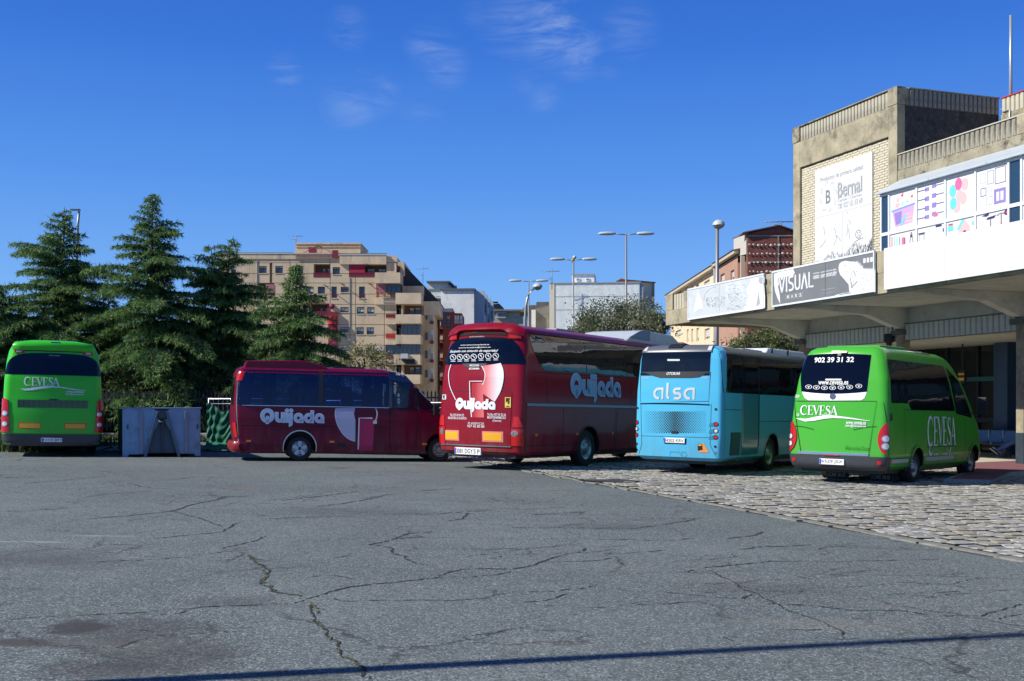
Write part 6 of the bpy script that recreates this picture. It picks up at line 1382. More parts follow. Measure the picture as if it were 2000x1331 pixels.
Rr_.pbox('left_wing', CRM, 1208, 1222, 546, 553, 2, 8); m = MB(); m.prism([(Rr_.X(1206), Rr_.Z(547)), (Rr_.X(1222), Rr_.Z(547)), (Rr_.X(1216), Rr_.Z(542))], 1, 9, 'y'); m.build('wing_roof', TILE, Rr_.t); Rr_.pbox('wing_window', M('window_dark', (.03, .03, .03), .4), 1211, 1214, 549, 551, 1.95, 1.99); Rr_.pbox('chimney', TILE, 1224, 1228, 540, 546, 4, 5)
# ---- terrace of brick and yellow flats running away behind the canopy
T = Matrix.Translation((P(1460, 700, 88).x, 88, 0)) @ Matrix.Rotation(math.radians(118), 4, 'Z')
kx = (1460-CX)/F*88
tr = thing('terraced_flats', 'brick flats with a raw red brick gable rising behind the canopy', 'building', mat=Matrix.Translation((kx, 88, 0)))
def tf(px, py, Y): p = P(px, py, Y); return p-Vector((kx, 88, 0))
def quad3(name, mat, pts, parent=None, thick=None):
    m = MB(); m.add(pts, [tuple(range(len(pts)))]); return m.build(name, mat, parent or tr, recalc=False)
# gable: faces the square at Y 88, x px 1460..1600, stepped up to ridge
RAW = bpy.data.materials.new('raw_brick'); nt, N_, L_ = nodes_of(RAW); tcn = N_.new('ShaderNodeTexCoord'); bk = N_.new('ShaderNodeTexBrick'); mp = N_.new('ShaderNodeMapping'); mp.inputs['Rotation'].default_value = (pi/2, 0, 0)
L_.new(tcn.outputs['Object'], mp.inputs[0]); L_.new(mp.outputs[0], bk.inputs['Vector']); bk.inputs['Scale'].default_value = 1; bk.inputs['Brick Width'].default_value = .3; bk.inputs['Row Height'].default_value = .14; bk.inputs['Mortar Size'].default_value = .02
bk.inputs['Color1'].default_value = (.36, .085, .05, 1); bk.inputs['Color2'].default_value = (.20, .05, .035, 1); bk.inputs['Mortar'].default_value = (.14, .09, .075, 1); L_.new(bk.outputs[0], N_['Principled BSDF'].inputs['Base Color']); N_['Principled BSDF'].inputs['Roughness'].default_value = .95
bb = N_.new('ShaderNodeBump'); bb.inputs['Distance'].default_value = .05; L_.new(bk.outputs['Fac'], bb.inputs['Height']); bb.invert = True; L_.new(bb.outputs[0], N_['Principled BSDF'].inputs['Normal'])
g = MB(); x0, x1, xm = tf(1460, 0, 88).x, tf(1580, 0, 88).x, tf(1521, 0, 88).x; zz = lambda py: tf(0, py, 88).z
g.prism([(x0, 0), (x1, 0), (x1, zz(466)), (xm, zz(443)), (x0, zz(457))], 0, .5, 'y'); gw = g.build('gable_wall', RAW, tr)
m = MB(); m.prism([(x0-.4, zz(456.5)), (xm, zz(442)), (x1+.4, zz(465)), (x1+.4, zz(463)), (xm, zz(440)), (x0-.4, zz(454.5))], -.25, 1.5, 'y'); m.build('gable_roof', M('roof_brown', (.13, .07, .05), .85), tr)
GB = M('gable_concrete', (.26, .25, .23), .9, var=.3, scale=4)
m = MB(); m.box(x0, x1, -.05, -.002, zz(513), zz(511)); m.box(x0, x1, -.05, -.002, zz(462), zz(460)); m.box(tf(1518.5, 0, 88).x, tf(1521, 0, 88).x, -.06, -.052, 0, zz(461)); m.build('concrete_bands', GB, gw)
m = MB(); R3 = random.Random(4)
for py in (479, 496, 514, 531):
    for q in range(14):
        xx = tf(1464+q*8.2+R3.uniform(-1, 1), 0, 88).x; z = zz(py+R3.uniform(-1, 1)); r = R3.uniform(.05, .11); m.add([(xx+r*1.3*math.cos(a), -.06, z+r*math.sin(a)) for a in [k_*pi/4 for k_ in range(8)]]+[(xx+r*.6*math.cos(a), -.12, z+r*.5*math.sin(a)) for a in [k_*pi/4 for k_ in range(8)]], [(k_, (k_+1) % 8, (k_+1) % 8+8, k_+8) for k_ in range(8)]+[tuple(range(8, 16))])
tag(m.build('mortar_dabs', M('mortar_dab', (.55, .5, .45), .9), gw), kind='stuff')
# cream attic wall left of the gable, receding
quad3('attic_wall', M('attic_cream', (.50, .48, .42), .9, var=.06), [tf(1433, 503, 95), tf(1459.8, 496, 88.2), tf(1459.8, 457, 88.2), tf(1433, 467, 95)])
m = MB(); a, b_, c, d = tf(1431, 467.5, 95.5), tf(1460.5, 457, 88), tf(1460.5, 454.5, 88), tf(1431, 465, 95.5); m.add([a, b_, c, d, a+Vector((4, 4, 0)), b_+Vector((4, 4, 0)), c+Vector((4, 4, 0)), d+Vector((4, 4, 0))], [(0,1,2,3), (3,2,6,7), (0,4,5,1), (4,7,6,5), (0,3,7,4), (1,5,6,2)]); m.build('attic_roof', M('roof_brown', (.13, .07, .05), .85), tr)
PKB = M('pink_brick', (.40, .23, .165), .9, var=.10, scale=1.5, stain=((.34, .15, .09), 3, .5)); CRY = M('cream_yellow', (.72, .56, .36), .9, var=.08, scale=.6)
# street facade recedes from (1459,Y90) to (1306,Y120): x along, local frame
fa, fb_ = P(1441, 700, 92), P(1306, 700, 128); dirf = (fb_-fa); dirf.z = 0; Lf = dirf.length; dirf.normalize(); angf = math.atan2(-dirf.y, -dirf.x)
fm = Matrix.Translation((fa.x, fa.y, 0)) @ Matrix.Rotation(angf, 4, 'Z'); fi = fm.inverted()
sf = thing('street_flats', 'two-tone flats, pink brick then cream, receding behind the pale faded sign board', 'building', mat=fm)
def fpx(px, py):
    m_ = (px-CX)/F; o = fi @ Vector((0, 0, H)); d = fi.to_3x3() @ Vector((m_, 1, (HY-py)/F)); t = -o.y/d.y; p = o+d*t; return p.x, p.z
ztop = fpx(1404, 522)[1]; xs_ = fpx(1400, 540)[0]; xe = fpx(1310, 580)[0]
def frow(name, mat, xa, xb, holes_px):
    hs = []
    for (pa, pb, pc, pd) in holes_px: a, z0 = fpx(pa, pd); b_, z1 = fpx(pb, pc); hs.append((min(a, b_), max(a, b_), z0, z1, .25))
    m = MB(); wallmesh(m, min(xa, xb), max(xa, xb), 0, ztop, 0, hs, .25); m.box(min(xa, xb), max(xa, xb), .3, 9, 0, ztop-.05); w_ = m.build(name, mat, sf, recalc=False)
    for h in hs:
        fc = type('q', (), {})(); fc.t = sf; window(fc, h[0]+.02, h[1]-.02, h[2]+.02, h[3]-.02, .15, .75, frame=WFRAME)
    return w_
frow('pink_brick_wall', PKB, 0, xs_, [(1407, 1415, 533, 556), (1427, 1434, 526, 548), (1408, 1415, 667, 685), (1428, 1436, 662, 680), (1408, 1415, 600, 620)])
frow('cream_wall', CRY, xs_, xe, [(1375, 1386, 545, 575), (1359, 1365, 551, 570), (1349, 1355, 555, 575), (1339, 1345, 558, 578), (1321, 1330, 563, 578), (1376, 1386, 640, 665), (1360, 1365, 640, 668), (1350, 1354, 642, 670), (1341, 1345, 643, 670), (1321, 1330, 643, 660)])
m = MB(); m.box(xe-1, xs_, -.5, .0, ztop-.05, ztop+.25); m.box(xs_, .3, -.4, .0, ztop+.1, ztop+.4); m.build('eaves', M('eaves_cream', (.5, .42, .3), .8), sf, bevel=.03)
m = MB(); m.prism([(-.6, ztop+.26), (5, ztop+1.2), (9, ztop+.3)], xe-1.2, xs_, 'x'); m.prism([(-.5, ztop+.41), (5, ztop+1.6), (9, ztop+.4)], xs_, .4, 'x'); m.build('tile_roof', TILE, sf)
m = MB(); m.tube([(xs_, -.2, ztop), (xs_, -.2, 0)], .12, 6); m.build('downpipe', M('pipe_grey', (.3, .3, .3), .5), sf)
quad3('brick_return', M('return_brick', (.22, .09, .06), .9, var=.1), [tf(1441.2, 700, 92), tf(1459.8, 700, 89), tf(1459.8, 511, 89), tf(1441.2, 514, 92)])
m = MB(); a = tf(1455, 700, 88.8); m.box(a.x-.35, a.x-.05, a.z*0-.0-.0+.6, a.z*0+.9, 0, zz(498)); m.build('corner_downpipe', M('eaves_cream', (.5, .42, .3), .8), tr)
# ---------------------------------------------------------------- street lamps
POLE = M('galvanised', (.30, .31, .31), .5, .6); LAMP = M('lamp_housing', (.50, .52, .52), .4); LENS = M('lamp_lens', (.30, .32, .30), .2)
def cobra(m, x, sx, z, L_=1.1, y=0):
    prof = [(0, .05), (.12, .11), (.5, .14), (.85, .11), (1, .03)]
    vs = []; n = 8
    for t, r in prof:
        for k in range(n): a = 2*pi*k/n; vs.append((x+sx*t*L_, y+1.3*r*math.cos(a), z+.9*r*math.sin(a)*(1 if math.sin(a) > 0 else .7)))
    m.add(vs, [(i*n+k, i*n+(k+1) % n, (i+1)*n+(k+1) % n, (i+1)*n+k) for i in range(len(prof)-1) for k in range(n)]+[tuple(range(n)), tuple(range(len(vs)-n, len(vs)))], 0, True)
def street_lamp(px, pytop, Y, label, arms, group=None, span=1.15):
    p = P(px, pytop, Y); base = gz(p.x)-.2; h = p.z-base; t = thing('street_lamp', label, 'street lamp', (p.x, Y, base), group=group)
    m = MB(); m.tube([(0, 0, 0), (0, 0, h*.45), (0, 0, h*.45+.02), (0, 0, h)], [.11, .09, .07, .05], 8); m.build('pole', POLE, t)
    m = MB()
    for ax in arms: m.tube([(0, 0, h-.06), (ax[0]*span*.55, ax[1]*span*.55, h)], .03, 5)
    m.build('arm', POLE, t)
    for ax in arms:
        m = MB()
        if abs(ax[0]) > .5: cobra(m, ax[0]*span*.5, ax[0], h, span*.85)
        else: m.lathe([(0, .02), (.05, .1), (.5, .14), (.9, .08), (.95, .01)], (0, (.5 if ax[1] > 0 else -1.4)*span, h+.05*ax[1]), 'y', 8)
        m.build('lantern', LAMP, t)
    return t
street_lamp(1223, 457, 62, 'tallest twin-arm street lamp, in front of the ribbed hall behind the round tree', [(1, 0), (-1, 0)])
street_lamp(1120, 507, 74, 'four-headed street lamp in front of the small roof tower of the ribbed hall', [(1, 0), (-1, 0), (.2, 1), (-.2, -1)])
street_lamp(1032.5, 549, 88, 'farthest twin-arm street lamp, above the crimson coach roof, behind a curved lamp', [(1, 0), (-1, 0)])
def bent_lamp():
    Y = 58; p = P(1026, 700, Y); base = gz(p.x); t = thing('street_lamp', 'street lamp with a curved neck and bowl head above the crimson coach roof', 'street lamp', (p.x, Y, base))
    q = lambda px, py: P(px, py, Y)-Vector((p.x, Y, base))
    m = MB(); m.tube([(0, 0, 0), q(1026, 625), q(1027, 600), q(1030, 582), q(1036, 570), q(1044, 563)], [.10, .08, .075, .065, .055, .05], 8); m.build('pole', POLE, t)
    c = q(1050, 560); m = MB(); m.lathe([(.17, .02), (.16, .12), (.06, .24), (-.02, .26)], (c.x, c.y, c.z), 'z', 14); a = m.build('lantern', LAMP, t); m = MB(); m.lathe([(-.02, .25), (-.14, .17), (-.2, .02)], (c.x, c.y, c.z), 'z', 14); m.build('bowl', LENS, a)
bent_lamp()
def ball_lamp():
    Y = 50; p = P(1399, 700, Y); base = gz(p.x); t = thing('street_lamp', 'single post-top street lamp with a drum head standing behind the canopy end', 'street lamp', (p.x, Y, base)); h = P(0, 440, Y).z-base; dx = P(1401, 440, Y).x-p.x
    m = MB(); m.tube([(0, 0, 0), (dx, 0, h)], [.11, .075], 10); m.build('pole', POLE, t)
    m = MB(); m.lathe([(.27, .02), (.26, .14), (.16, .25), (.04, .28)], (dx+.06, 0, h-.05), 'z', 18); a = m.build('lantern', LAMP, t); m = MB(); m.lathe([(.04, .27), (-.06, .20), (-.12, .08)], (dx+.06, 0, h-.05), 'z', 18); m.build('bowl', LENS, a)
ball_lamp()
def led_lamp():
    Y = 66; p = P(148, 560, Y); base = gz(p.x); t = thing('street_lamp', 'slim street lamp with a flat head among the cedars on the far left', 'street lamp', (p.x, Y, base)); q = lambda px, py: P(px, py, Y)-Vector((p.x, Y, base))
    m = MB(); m.tube([(0, 0, 0), q(148, 560), q(152, 440), q(154.5, 413)], [.12, .10, .08, .07], 8); m.build('pole', POLE, t); a = q(155.5, 411); m = MB(); m.box(a.x-.52, a.x+.02, -.14, .14, a.z-.01, a.z+.07); m.build('lantern', M('lamp_dark', (.12, .13, .13), .5), t, bevel=.02)
led_lamp()
# ---------------------------------------------------------------- ground
def gzc(x): return -SL*max(-25, min(30, x))
ASPH = bpy.data.materials.new('asphalt'); nt, N_, L_ = nodes_of(ASPH); b_ = N_['Principled BSDF']; b_.inputs['Roughness'].default_value = .82; b_.inputs['Specular IOR Level'].default_value = .35
tcn = N_.new('ShaderNodeTexCoord')
def noise(nt_N, L, vec, sc, det=5, rough=.6, dist=0):
    n = nt_N.new('ShaderNodeTexNoise'); n.inputs['Scale'].default_value = sc; n.inputs['Detail'].default_value = det; n.inputs['Roughness'].default_value = rough; n.inputs['Distortion'].default_value = dist; L.new(vec, n.inputs['Vector']); return n.outputs[0]
def mrange(N, L, v, a, b, c, d, smooth=False):
    n = N.new('ShaderNodeMapRange'); L.new(v, n.inputs[0]); n.inputs[1].default_value = a; n.inputs[2].default_value = b; n.inputs[3].default_value = c; n.inputs[4].default_value = d
    if smooth: n.interpolation_type = 'SMOOTHSTEP'
    return n.outputs[0]
def mixc(N, L, f, a, b, mode='MIX'):
    n = N.new('ShaderNodeMix'); n.data_type = 'RGBA'; n.blend_type = mode
    if isinstance(f, (int, float)): n.inputs[0].default_value = f
    else: L.new(f, n.inputs[0])
    for v, i in ((a, 6), (b, 7)):
        if isinstance(v, tuple): n.inputs[i].default_value = (*v, 1)
        else: L.new(v, n.inputs[i])
    return n.outputs[2]
O_ = tcn.outputs['Object']
big = mrange(N_, L_, noise(N_, L_, O_, .22, 5, .6, .4), .35, .68, 0, 1, True)
col = mixc(N_, L_, big, (.110, .136, .128), (.160, .193, .180))
mid = mrange(N_, L_, noise(N_, L_, O_, 1.3, 6, .7), .4, .75, 0, .5, True); col = mixc(N_, L_, mid, col, (.092, .112, .108))
vo = N_.new('ShaderNodeTexVoronoi'); vo.inputs['Scale'].default_value = 95; L_.new(O_, vo.inputs['Vector'])
hs = N_.new('ShaderNodeSeparateColor'); L_.new(vo.outputs['Color'], hs.inputs[0])
sp1 = mrange(N_, L_, hs.outputs[0], .72, .80, 0, .75); col = mixc(N_, L_, sp1, col, (.035, .038, .042))
sp2 = mrange(N_, L_, hs.outputs[1], .86, .90, 0, .75); col = mixc(N_, L_, sp2, col, (.40, .41, .42))
vo2 = N_.new('ShaderNodeTexVoronoi'); vo2.inputs['Scale'].default_value = 48; L_.new(O_, vo2.inputs['Vector']); hs2 = N_.new('ShaderNodeSeparateColor'); L_.new(vo2.outputs['Color'], hs2.inputs[0])
col = mixc(N_, L_, mrange(N_, L_, hs2.outputs[0], .86, .92, 0, .55), col, (.05, .053, .058))
col = mixc(N_, L_, mrange(N_, L_, hs2.outputs[1], .94, .97, 0, .5), col, (.33, .33, .33))
geo = N_.new('ShaderNodeNewGeometry')
def stainat(px, py, rx, ry, amt, c):
    global col
    p = G(px, py); mp_ = N_.new('ShaderNodeMapping'); mp_.vector_type = 'POINT'; mp_.inputs['Location'].default_value = (-p.x/rx, -p.y/ry, 0); mp_.inputs['Scale'].default_value = (1/rx, 1/ry, 0); L_.new(geo.outputs['Position'], mp_.inputs[0])
    ln = N_.new('ShaderNodeVectorMath'); ln.operation = 'LENGTH'; L_.new(mp_.outputs[0], ln.inputs[0])
    nn = noise(N_, L_, O_, 3.2, 6, .7, .3); ad = N_.new('ShaderNodeMath'); ad.operation = 'MULTIPLY_ADD'; L_.new(nn, ad.inputs[0]); ad.inputs[1].default_value = -1.6; L_.new(ln.outputs['Value'], ad.inputs[2])
    f = mrange(N_, L_, ad.outputs[0], -.35, .25, amt, 0, True); col = mixc(N_, L_, f, col, c)
for q in ((152, 1226, .26, .34, .85), (40, 1255, .30, .16, .9), (270, 1228, .6, .5, .5), (320, 1280, .6, .6, .5), (140, 1255, .5, .2, .4), (230, 1310, .5, .3, .45), (560, 1330, .4, .3, .3), (1195, 1030, .9, .5, .25), (700, 1000, 1.4, .8, .25), (1500, 1150, .9, .5, .25), (120, 1100, 1.0, .6, .3), (60, 1085, .9, .8, .3), (460, 1175, .5, .3, .3)):
    stainat(*q[:4], q[4], (.045, .04, .038))
for q in ((1230, 1110, .35, .2, .5), (1390, 1130, .5, .3, .45), (1640, 1220, .7, .3, .5), (1060, 1260, .5, .25, .3), (150, 1260, .9, .25, .25), (1480, 1215, .3, .15, .4), (970, 1045, .3, .2, .4), (1750, 1180, .5, .3, .3)): stainat(*q[:4], q[4]*.45, (.24, .225, .19))
stainat(480, 955, .4, .4, .25, (.30, .12, .11)); stainat(25, 1058, .9, .08, .6, (.33, .34, .34)); stainat(200, 1047, .5, .08, .5, (.33, .34, .34))
# hairline crazing of the old surface
wp = N_.new('ShaderNodeTexNoise'); wp.inputs['Scale'].default_value = 1.1; wp.inputs['Detail'].default_value = 8; wp.inputs['Roughness'].default_value = .7; L_.new(O_, wp.inputs['Vector'])
wv = N_.new('ShaderNodeVectorMath'); wv.operation = 'MULTIPLY_ADD'; L_.new(wp.outputs['Color'], wv.inputs[0]); wv.inputs[1].default_value = (.9, .9, 0); L_.new(O_, wv.inputs[2])
cv = N_.new('ShaderNodeTexVoronoi'); cv.feature = 'DISTANCE_TO_EDGE'; cv.inputs['Scale'].default_value = .62; L_.new(wv.outputs[0], cv.inputs['Vector'])
cm = mrange(N_, L_, noise(N_, L_, O_, .5, 4, .6), .40, .60, 0, 1, True); cl = mrange(N_, L_, cv.outputs['Distance'], .004, .012, .8, 0)
cf = N_.new('ShaderNodeMath'); cf.operation = 'MULTIPLY'; L_.new(cm, cf.inputs[0]); L_.new(cl, cf.inputs[1]); col = mixc(N_, L_, cf.outputs[0], col, (.03, .032, .03))
L_.new(col, b_.inputs['Base Color'])
bh = N_.new('ShaderNodeMath'); bh.operation = 'ADD'; L_.new(hs.outputs[2], bh.inputs[0]); L_.new(noise(N_, L_, O_, 90, 3, .7), bh.inputs[1])
bp = N_.new('ShaderNodeBump'); bp.inputs['Strength'].default_value = .55; bp.inputs['Distance'].default_value = .006; L_.new(bh.outputs[0], bp.inputs['Height']); L_.new(bp.outputs[0], b_.inputs['Normal'])
m = MB(); xs_ = [-900, -25, 30, 900]; v = [(x, y, gzc(x)) for y in (-300, 1200) for x in xs_]; m.add(v, [(i, i+1, i+5, i+4) for i in range(3)])
ground = tag(m.build('ground', ASPH, None), 'dark grey cracked asphalt of the bus station yard', kind='structure')
def upz(x, y, dz=0): return (x, y, gzc(x)+dz)
# cracks: ragged ribbons, some with moss
CR = M('crack_dark', (.022, .022, .022), 1.0); MOSS = M('crack_moss', (.085, .09, .03), 1.0, var=.4, scale=9)
RC_ = random.Random(11)
def crack(pts, w, mat=CR, gap=.06, name='crack', dz=.004, amp=1):
    P3 = [G(x, y) for x, y in pts]; m = MB(); prev = None
    for i in range(len(P3)-1):
        a, b_ = P3[i], P3[i+1]; L = (b_-a).length; n = max(2, int(L/.045)); d = (b_-a)/max(L, 1e-6); q = Vector((-d.y, d.x, 0))
        off = 0
        for k in range(n):
            t = k/n; env = math.sin(pi*t); off = .8*off+RC_.uniform(-.020, .020)*amp; p = a+(b_-a)*t+q*off*env; ww = w*.75*RC_.uniform(.15, 1.7)*(max(1, p.y/7)**.75)
            cur = (p+q*ww/2, p-q*ww/2)
            if prev and RC_.random() > gap: m.add([upz(prev[0].x, prev[0].y, dz), upz(prev[1].x, prev[1].y, dz), upz(cur[1].x, cur[1].y, dz), upz(cur[0].x, cur[0].y, dz)], [(0, 1, 2, 3)])
            prev = cur
    return m.build(name, mat, ground, recalc=False)
def LL(*p): return [(x/2, 880+y/2) for x, y in p]
def RRt(*p): return [(1000+x/2, 880+y/2) for x, y in p]
for w, pts in ((.016, LL((30,662),(200,650),(420,640),(620,628),(850,610),(1000,605),(1150,598))), (.024, LL((1150,598),(1220,575),(1300,550),(1440,525),(1580,512),(1700,500),(1740,480),(1800,465),(2000,465))),
    (.014, LL((1300,580),(1350,590),(1450,588),(1700,590),(1890,580),(1940,565),(2000,560))), (.02, LL((1440,370),(1500,358),(1550,342),(1600,325),(1700,318))), (.02, LL((1440,368),(1530,382),(1540,405),(1600,432),(1640,445),(1720,455))),
    (.02, LL((600,345),(750,330),(870,320),(900,300),(940,282))), (.024, LL((280,272),(420,262),(560,250),(670,238),(740,215),(840,195),(900,180))), (.016, LL((200,450),(340,440),(640,425),(800,408),(950,390),(1010,385))), (.024, LL((870,385),(960,362),(1010,350),(1045,335))),
    (.02, LL((680,240),(770,262),(870,298))), (.024, LL((1500,250),(1700,250),(1820,240),(1950,235))), (.024, LL((1230,220),(1330,210),(1420,195),(1500,180))), (.014, LL((1700,500),(1850,495),(1950,485),(2000,470))), (.022, LL((1740,278),(1810,268),(1830,245))), (.018, LL((1050,268),(1200,262),(1310,258))), (.018, LL((1210,492),(1300,490),(1400,505))),
    (.02, LL((330,185),(420,170),(600,160))), (.02, LL((100,130),(300,112),(420,100))), (.018, LL((30,240),(180,232),(280,225))), (.03, LL((0,108),(140,104))), (.022, LL((640,180),(760,175),(900,182),(1000,178))), (.022, LL((1100,196),(1250,180),(1400,160))), (.024, LL((1640,158),(1780,150))), (.02, LL((500,130),(600,150),(700,148))),
    (.022, RRt((0,465),(60,455),(95,445),(120,435),(200,410),(280,395),(280,380))), (.018, RRt((0,555),(150,552),(200,545),(300,535),(330,520))), (.016, RRt((0,598),(120,590),(170,578),(230,560))), (.022, RRt((0,302),(200,303),(480,305),(600,290),(720,270))), (.02, RRt((150,345),(400,350),(620,352),(720,345))),
    (.024, RRt((840,345),(950,332),(980,318))), (.018, RRt((360,405),(500,398),(600,390))), (.016, RRt((130,440),(340,430),(400,420))), (.022, RRt((690,480),(692,472),(715,465))), (.02, RRt((750,460),(850,450),(1000,435),(1020,430))), (.013, RRt((1000,435),(1300,435),(1500,430),(1700,428))),
    (.016, RRt((770,470),(860,510),(905,545),(960,560),(1060,620),(1150,650),(1280,700),(1310,740))), (.022, RRt((900,580),(930,568),(960,562))), (.013, RRt((600,555),(750,570),(900,578))), (.013, RRt((480,605),(600,602),(690,592))), (.018, RRt((1000,600),(1150,605),(1300,625),(1520,628),(1700,648),(1830,648),(1890,630),(2000,600))),
    (.022, RRt((890,388),(950,378),(1180,370))), (.014, RRt((1080,700),(1240,702))), (.014, RRt((1560,750),(1700,738),(1900,742))), (.012, RRt((1500,515),(1650,520),(1800,540))), (.012, RRt((1230,375),(1500,385),(1700,390))), (.02, RRt((0,232),(120,228),(220,222))), (.018, RRt((60,255),(200,245),(290,240))), (.02, RRt((500,265),(640,268),(760,266))), (.018, RRt((1830,650),(1900,660),(2000,640)))):
    crack(pts, w)
for k in range(46):
    x, y = RC_.uniform(0, 1950), RC_.uniform(925, 1270); n = RC_.randint(2, 5); pts = [(x, y)]
    for q in range(n): x += RC_.uniform(25, 90)*(1 if RC_.random() < .8 else -.4); y += RC_.uniform(-11, 5); pts.append((x, y))
    if all(p[1] > 935+max(0, (p[0]-1000)*.19) and p[1] > 915 for p in pts): crack(pts, .011, gap=.18)
for w, pts in ((.024, LL((968,408),(1000,440),(1035,455),(1045,490),(1020,510),(1060,540),(1075,555),(1200,572))), (.022, LL((1215,595),(1225,650),(1260,690),(1290,735),(1325,750),(1330,800),(1380,820),(1420,870),(1440,902)))):
    crack(pts, w, gap=.02); crack(pts, w*.9, MOSS, gap=.45, name='crack_moss', dz=.007, amp=1.3)
# ---- cobbles: every near sett its own stone
uF = Vector((-.313, .95)).normalized(); a0_, b0_ = Vector((0, 28.36)), Vector((5.45, 12.0)); uB = (a0_-b0_).normalized(); rB = Vector((uB.y, -uB.x))   # along the edge, and into the cobbles
SETTS = [M('sett_pale', (.31, .30, .255), .85, var=.16, scale=9, bump=.5, bscale=50), M('sett_tan', (.29, .265, .20), .85, var=.15, scale=9, bump=.5, bscale=50), M('sett_grey', (.21, .22, .215), .85, var=.2, scale=9, bump=.5, bscale=50), M('sett_light', (.38, .37, .33), .85, var=.12, scale=9, bump=.5, bscale=50)]
bedp = [b0_-uB*8, a0_+uB*16, a0_+uB*16+rB*19, b0_-uB*8+rB*19]
JD = M('joint_dirt_shade', (.035, .033, .028), 1.0, var=.3, scale=5); m = MB(); m.add([upz(p.x, p.y, .004) for p in bedp], [(0, 1, 2, 3)]); cob = tag(m.build('cobble_bed', M('joint_dirt_shade', (.035, .033, .028), 1.0, var=.3, scale=5), None), 'pale granite cobbled apron with dark joints along the asphalt edge', kind='structure')  # dirt in the joints, also the painted shade on the sett sides
def sett(l, w, mi, rnd):
    x0, x1, y0, y1 = 0, l, 0, w; c = .020; j = lambda: rnd.uniform(-.008, .008)
    lo = [(x0+j(), y0+j(), 0), (x1+j(), y0+j(), 0), (x1+j(), y1+j(), 0), (x0+j(), y1+j(), 0)]; hz = .030+rnd.uniform(-.012, .012)
    md_ = [(p[0], p[1], hz-.011) for p in lo]; cx_, cy_ = l/2, w/2
    tp = [(p[0]+(c if p[0] < cx_ else -c), p[1]+(c if p[1] < cy_ else -c), hz+rnd.uniform(-.005, .005)) for p in lo]
    return lo+md_+tp, [(0,1,5,4), (1,2,6,5), (2,3,7,6), (3,0,4,7), (4,5,9,8), (5,6,10,9), (6,7,11,10), (7,4,8,11), (8,9,10,11)]
Rs = random.Random(21); cells = []
Mr = Matrix(((rB.x, uB.x), (rB.y, uB.y)))
rowp = .215; t = -7.0
while t < 20+12:
    d = .20+Rs.uniform(0, .10)
    while d < 18:
        l = Rs.uniform(.19, .29); pc = b0_+uB*t+rB*(d+l/2)
        vis = pc.y > 8 and -450 < 1000+pc.x/pc.y*F-1000 < 1180 and pc.y < 44
        if vis: cells.append((t, d, l, pc))
        d += l+.034
    t += rowp
def score(c): 
    px = 1000+c[3].x/c[3].y*F; return (0 if -5 < px < 2000 else 50)+c[3].y
cells.sort(key=score)
ang = math.atan2(rB.y, rB.x); protos = []
for k in range(10):
    l = .19+.10*k/9; v, f = sett(l, rowp-.052, 0, Rs); mb_ = MB(); mb_.add(v, f); mb_.m = [1]*4+[0]*5; protos.append((l, mb_.mesh('sett', [SETTS[(0, 0, 1, 3, 0, 2, 3, 0, 1, 0)[k]], JD])))  # side faces coloured dark as the shade between stones
PS = Matrix.Rotation(math.atan(SL), 4, 'Y')
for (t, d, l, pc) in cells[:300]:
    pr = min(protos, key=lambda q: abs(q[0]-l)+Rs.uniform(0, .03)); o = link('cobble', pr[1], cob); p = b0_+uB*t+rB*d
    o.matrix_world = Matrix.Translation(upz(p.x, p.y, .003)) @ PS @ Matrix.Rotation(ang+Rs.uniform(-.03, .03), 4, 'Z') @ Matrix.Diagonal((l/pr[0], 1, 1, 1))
m = MB()
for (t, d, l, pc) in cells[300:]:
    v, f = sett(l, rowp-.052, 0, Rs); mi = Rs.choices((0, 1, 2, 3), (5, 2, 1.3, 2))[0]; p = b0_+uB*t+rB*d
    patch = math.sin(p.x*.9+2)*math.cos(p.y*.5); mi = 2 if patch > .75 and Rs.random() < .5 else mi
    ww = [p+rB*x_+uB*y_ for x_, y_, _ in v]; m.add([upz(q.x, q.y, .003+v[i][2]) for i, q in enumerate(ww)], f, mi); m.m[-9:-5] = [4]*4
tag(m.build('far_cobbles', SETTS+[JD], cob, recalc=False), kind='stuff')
m = MB(); t = -8
while t < 34:
    L = Rs.uniform(.5, .8); p0, p1 = b0_+uB*t, b0_+uB*(t+L-.02); w0 = Rs.uniform(.14, .2)
    q = [p0+rB*Rs.uniform(-.03, .09), p1+rB*Rs.uniform(-.03, .09), p1+rB*w0, p0+rB*w0]; m.add([upz(a.x, a.y, z) for z in (.0, .022) for a in q], [(4,5,6,7), (0,1,5,4), (1,2,6,5), (2,3,7,6), (3,0,4,7)]); t += L
tag(m.build('edge_slabs', M('edge_mortar', (.20, .20, .17), .95, var=.35, scale=6, bump=.6, bscale=20), cob, recalc=False), kind='stuff')
m = MB(); p = G(1190, 943); m.add([upz(p.x+.62*math.cos(a)*(1+.2*math.sin(3*a)), p.y+.5*math.sin(a)*(1+.2*math.cos(2*a)), .042) for a in [k*2*pi/18 for k in range(18)]], [tuple(range(18))]); m.build('oil_stain', M('oil', (.05, .045, .04), .6, var=.4, scale=8), cob)
m = MB(); m.lathe([(0, .0), (.05, .0)], (0,0,0), 'z', 4)
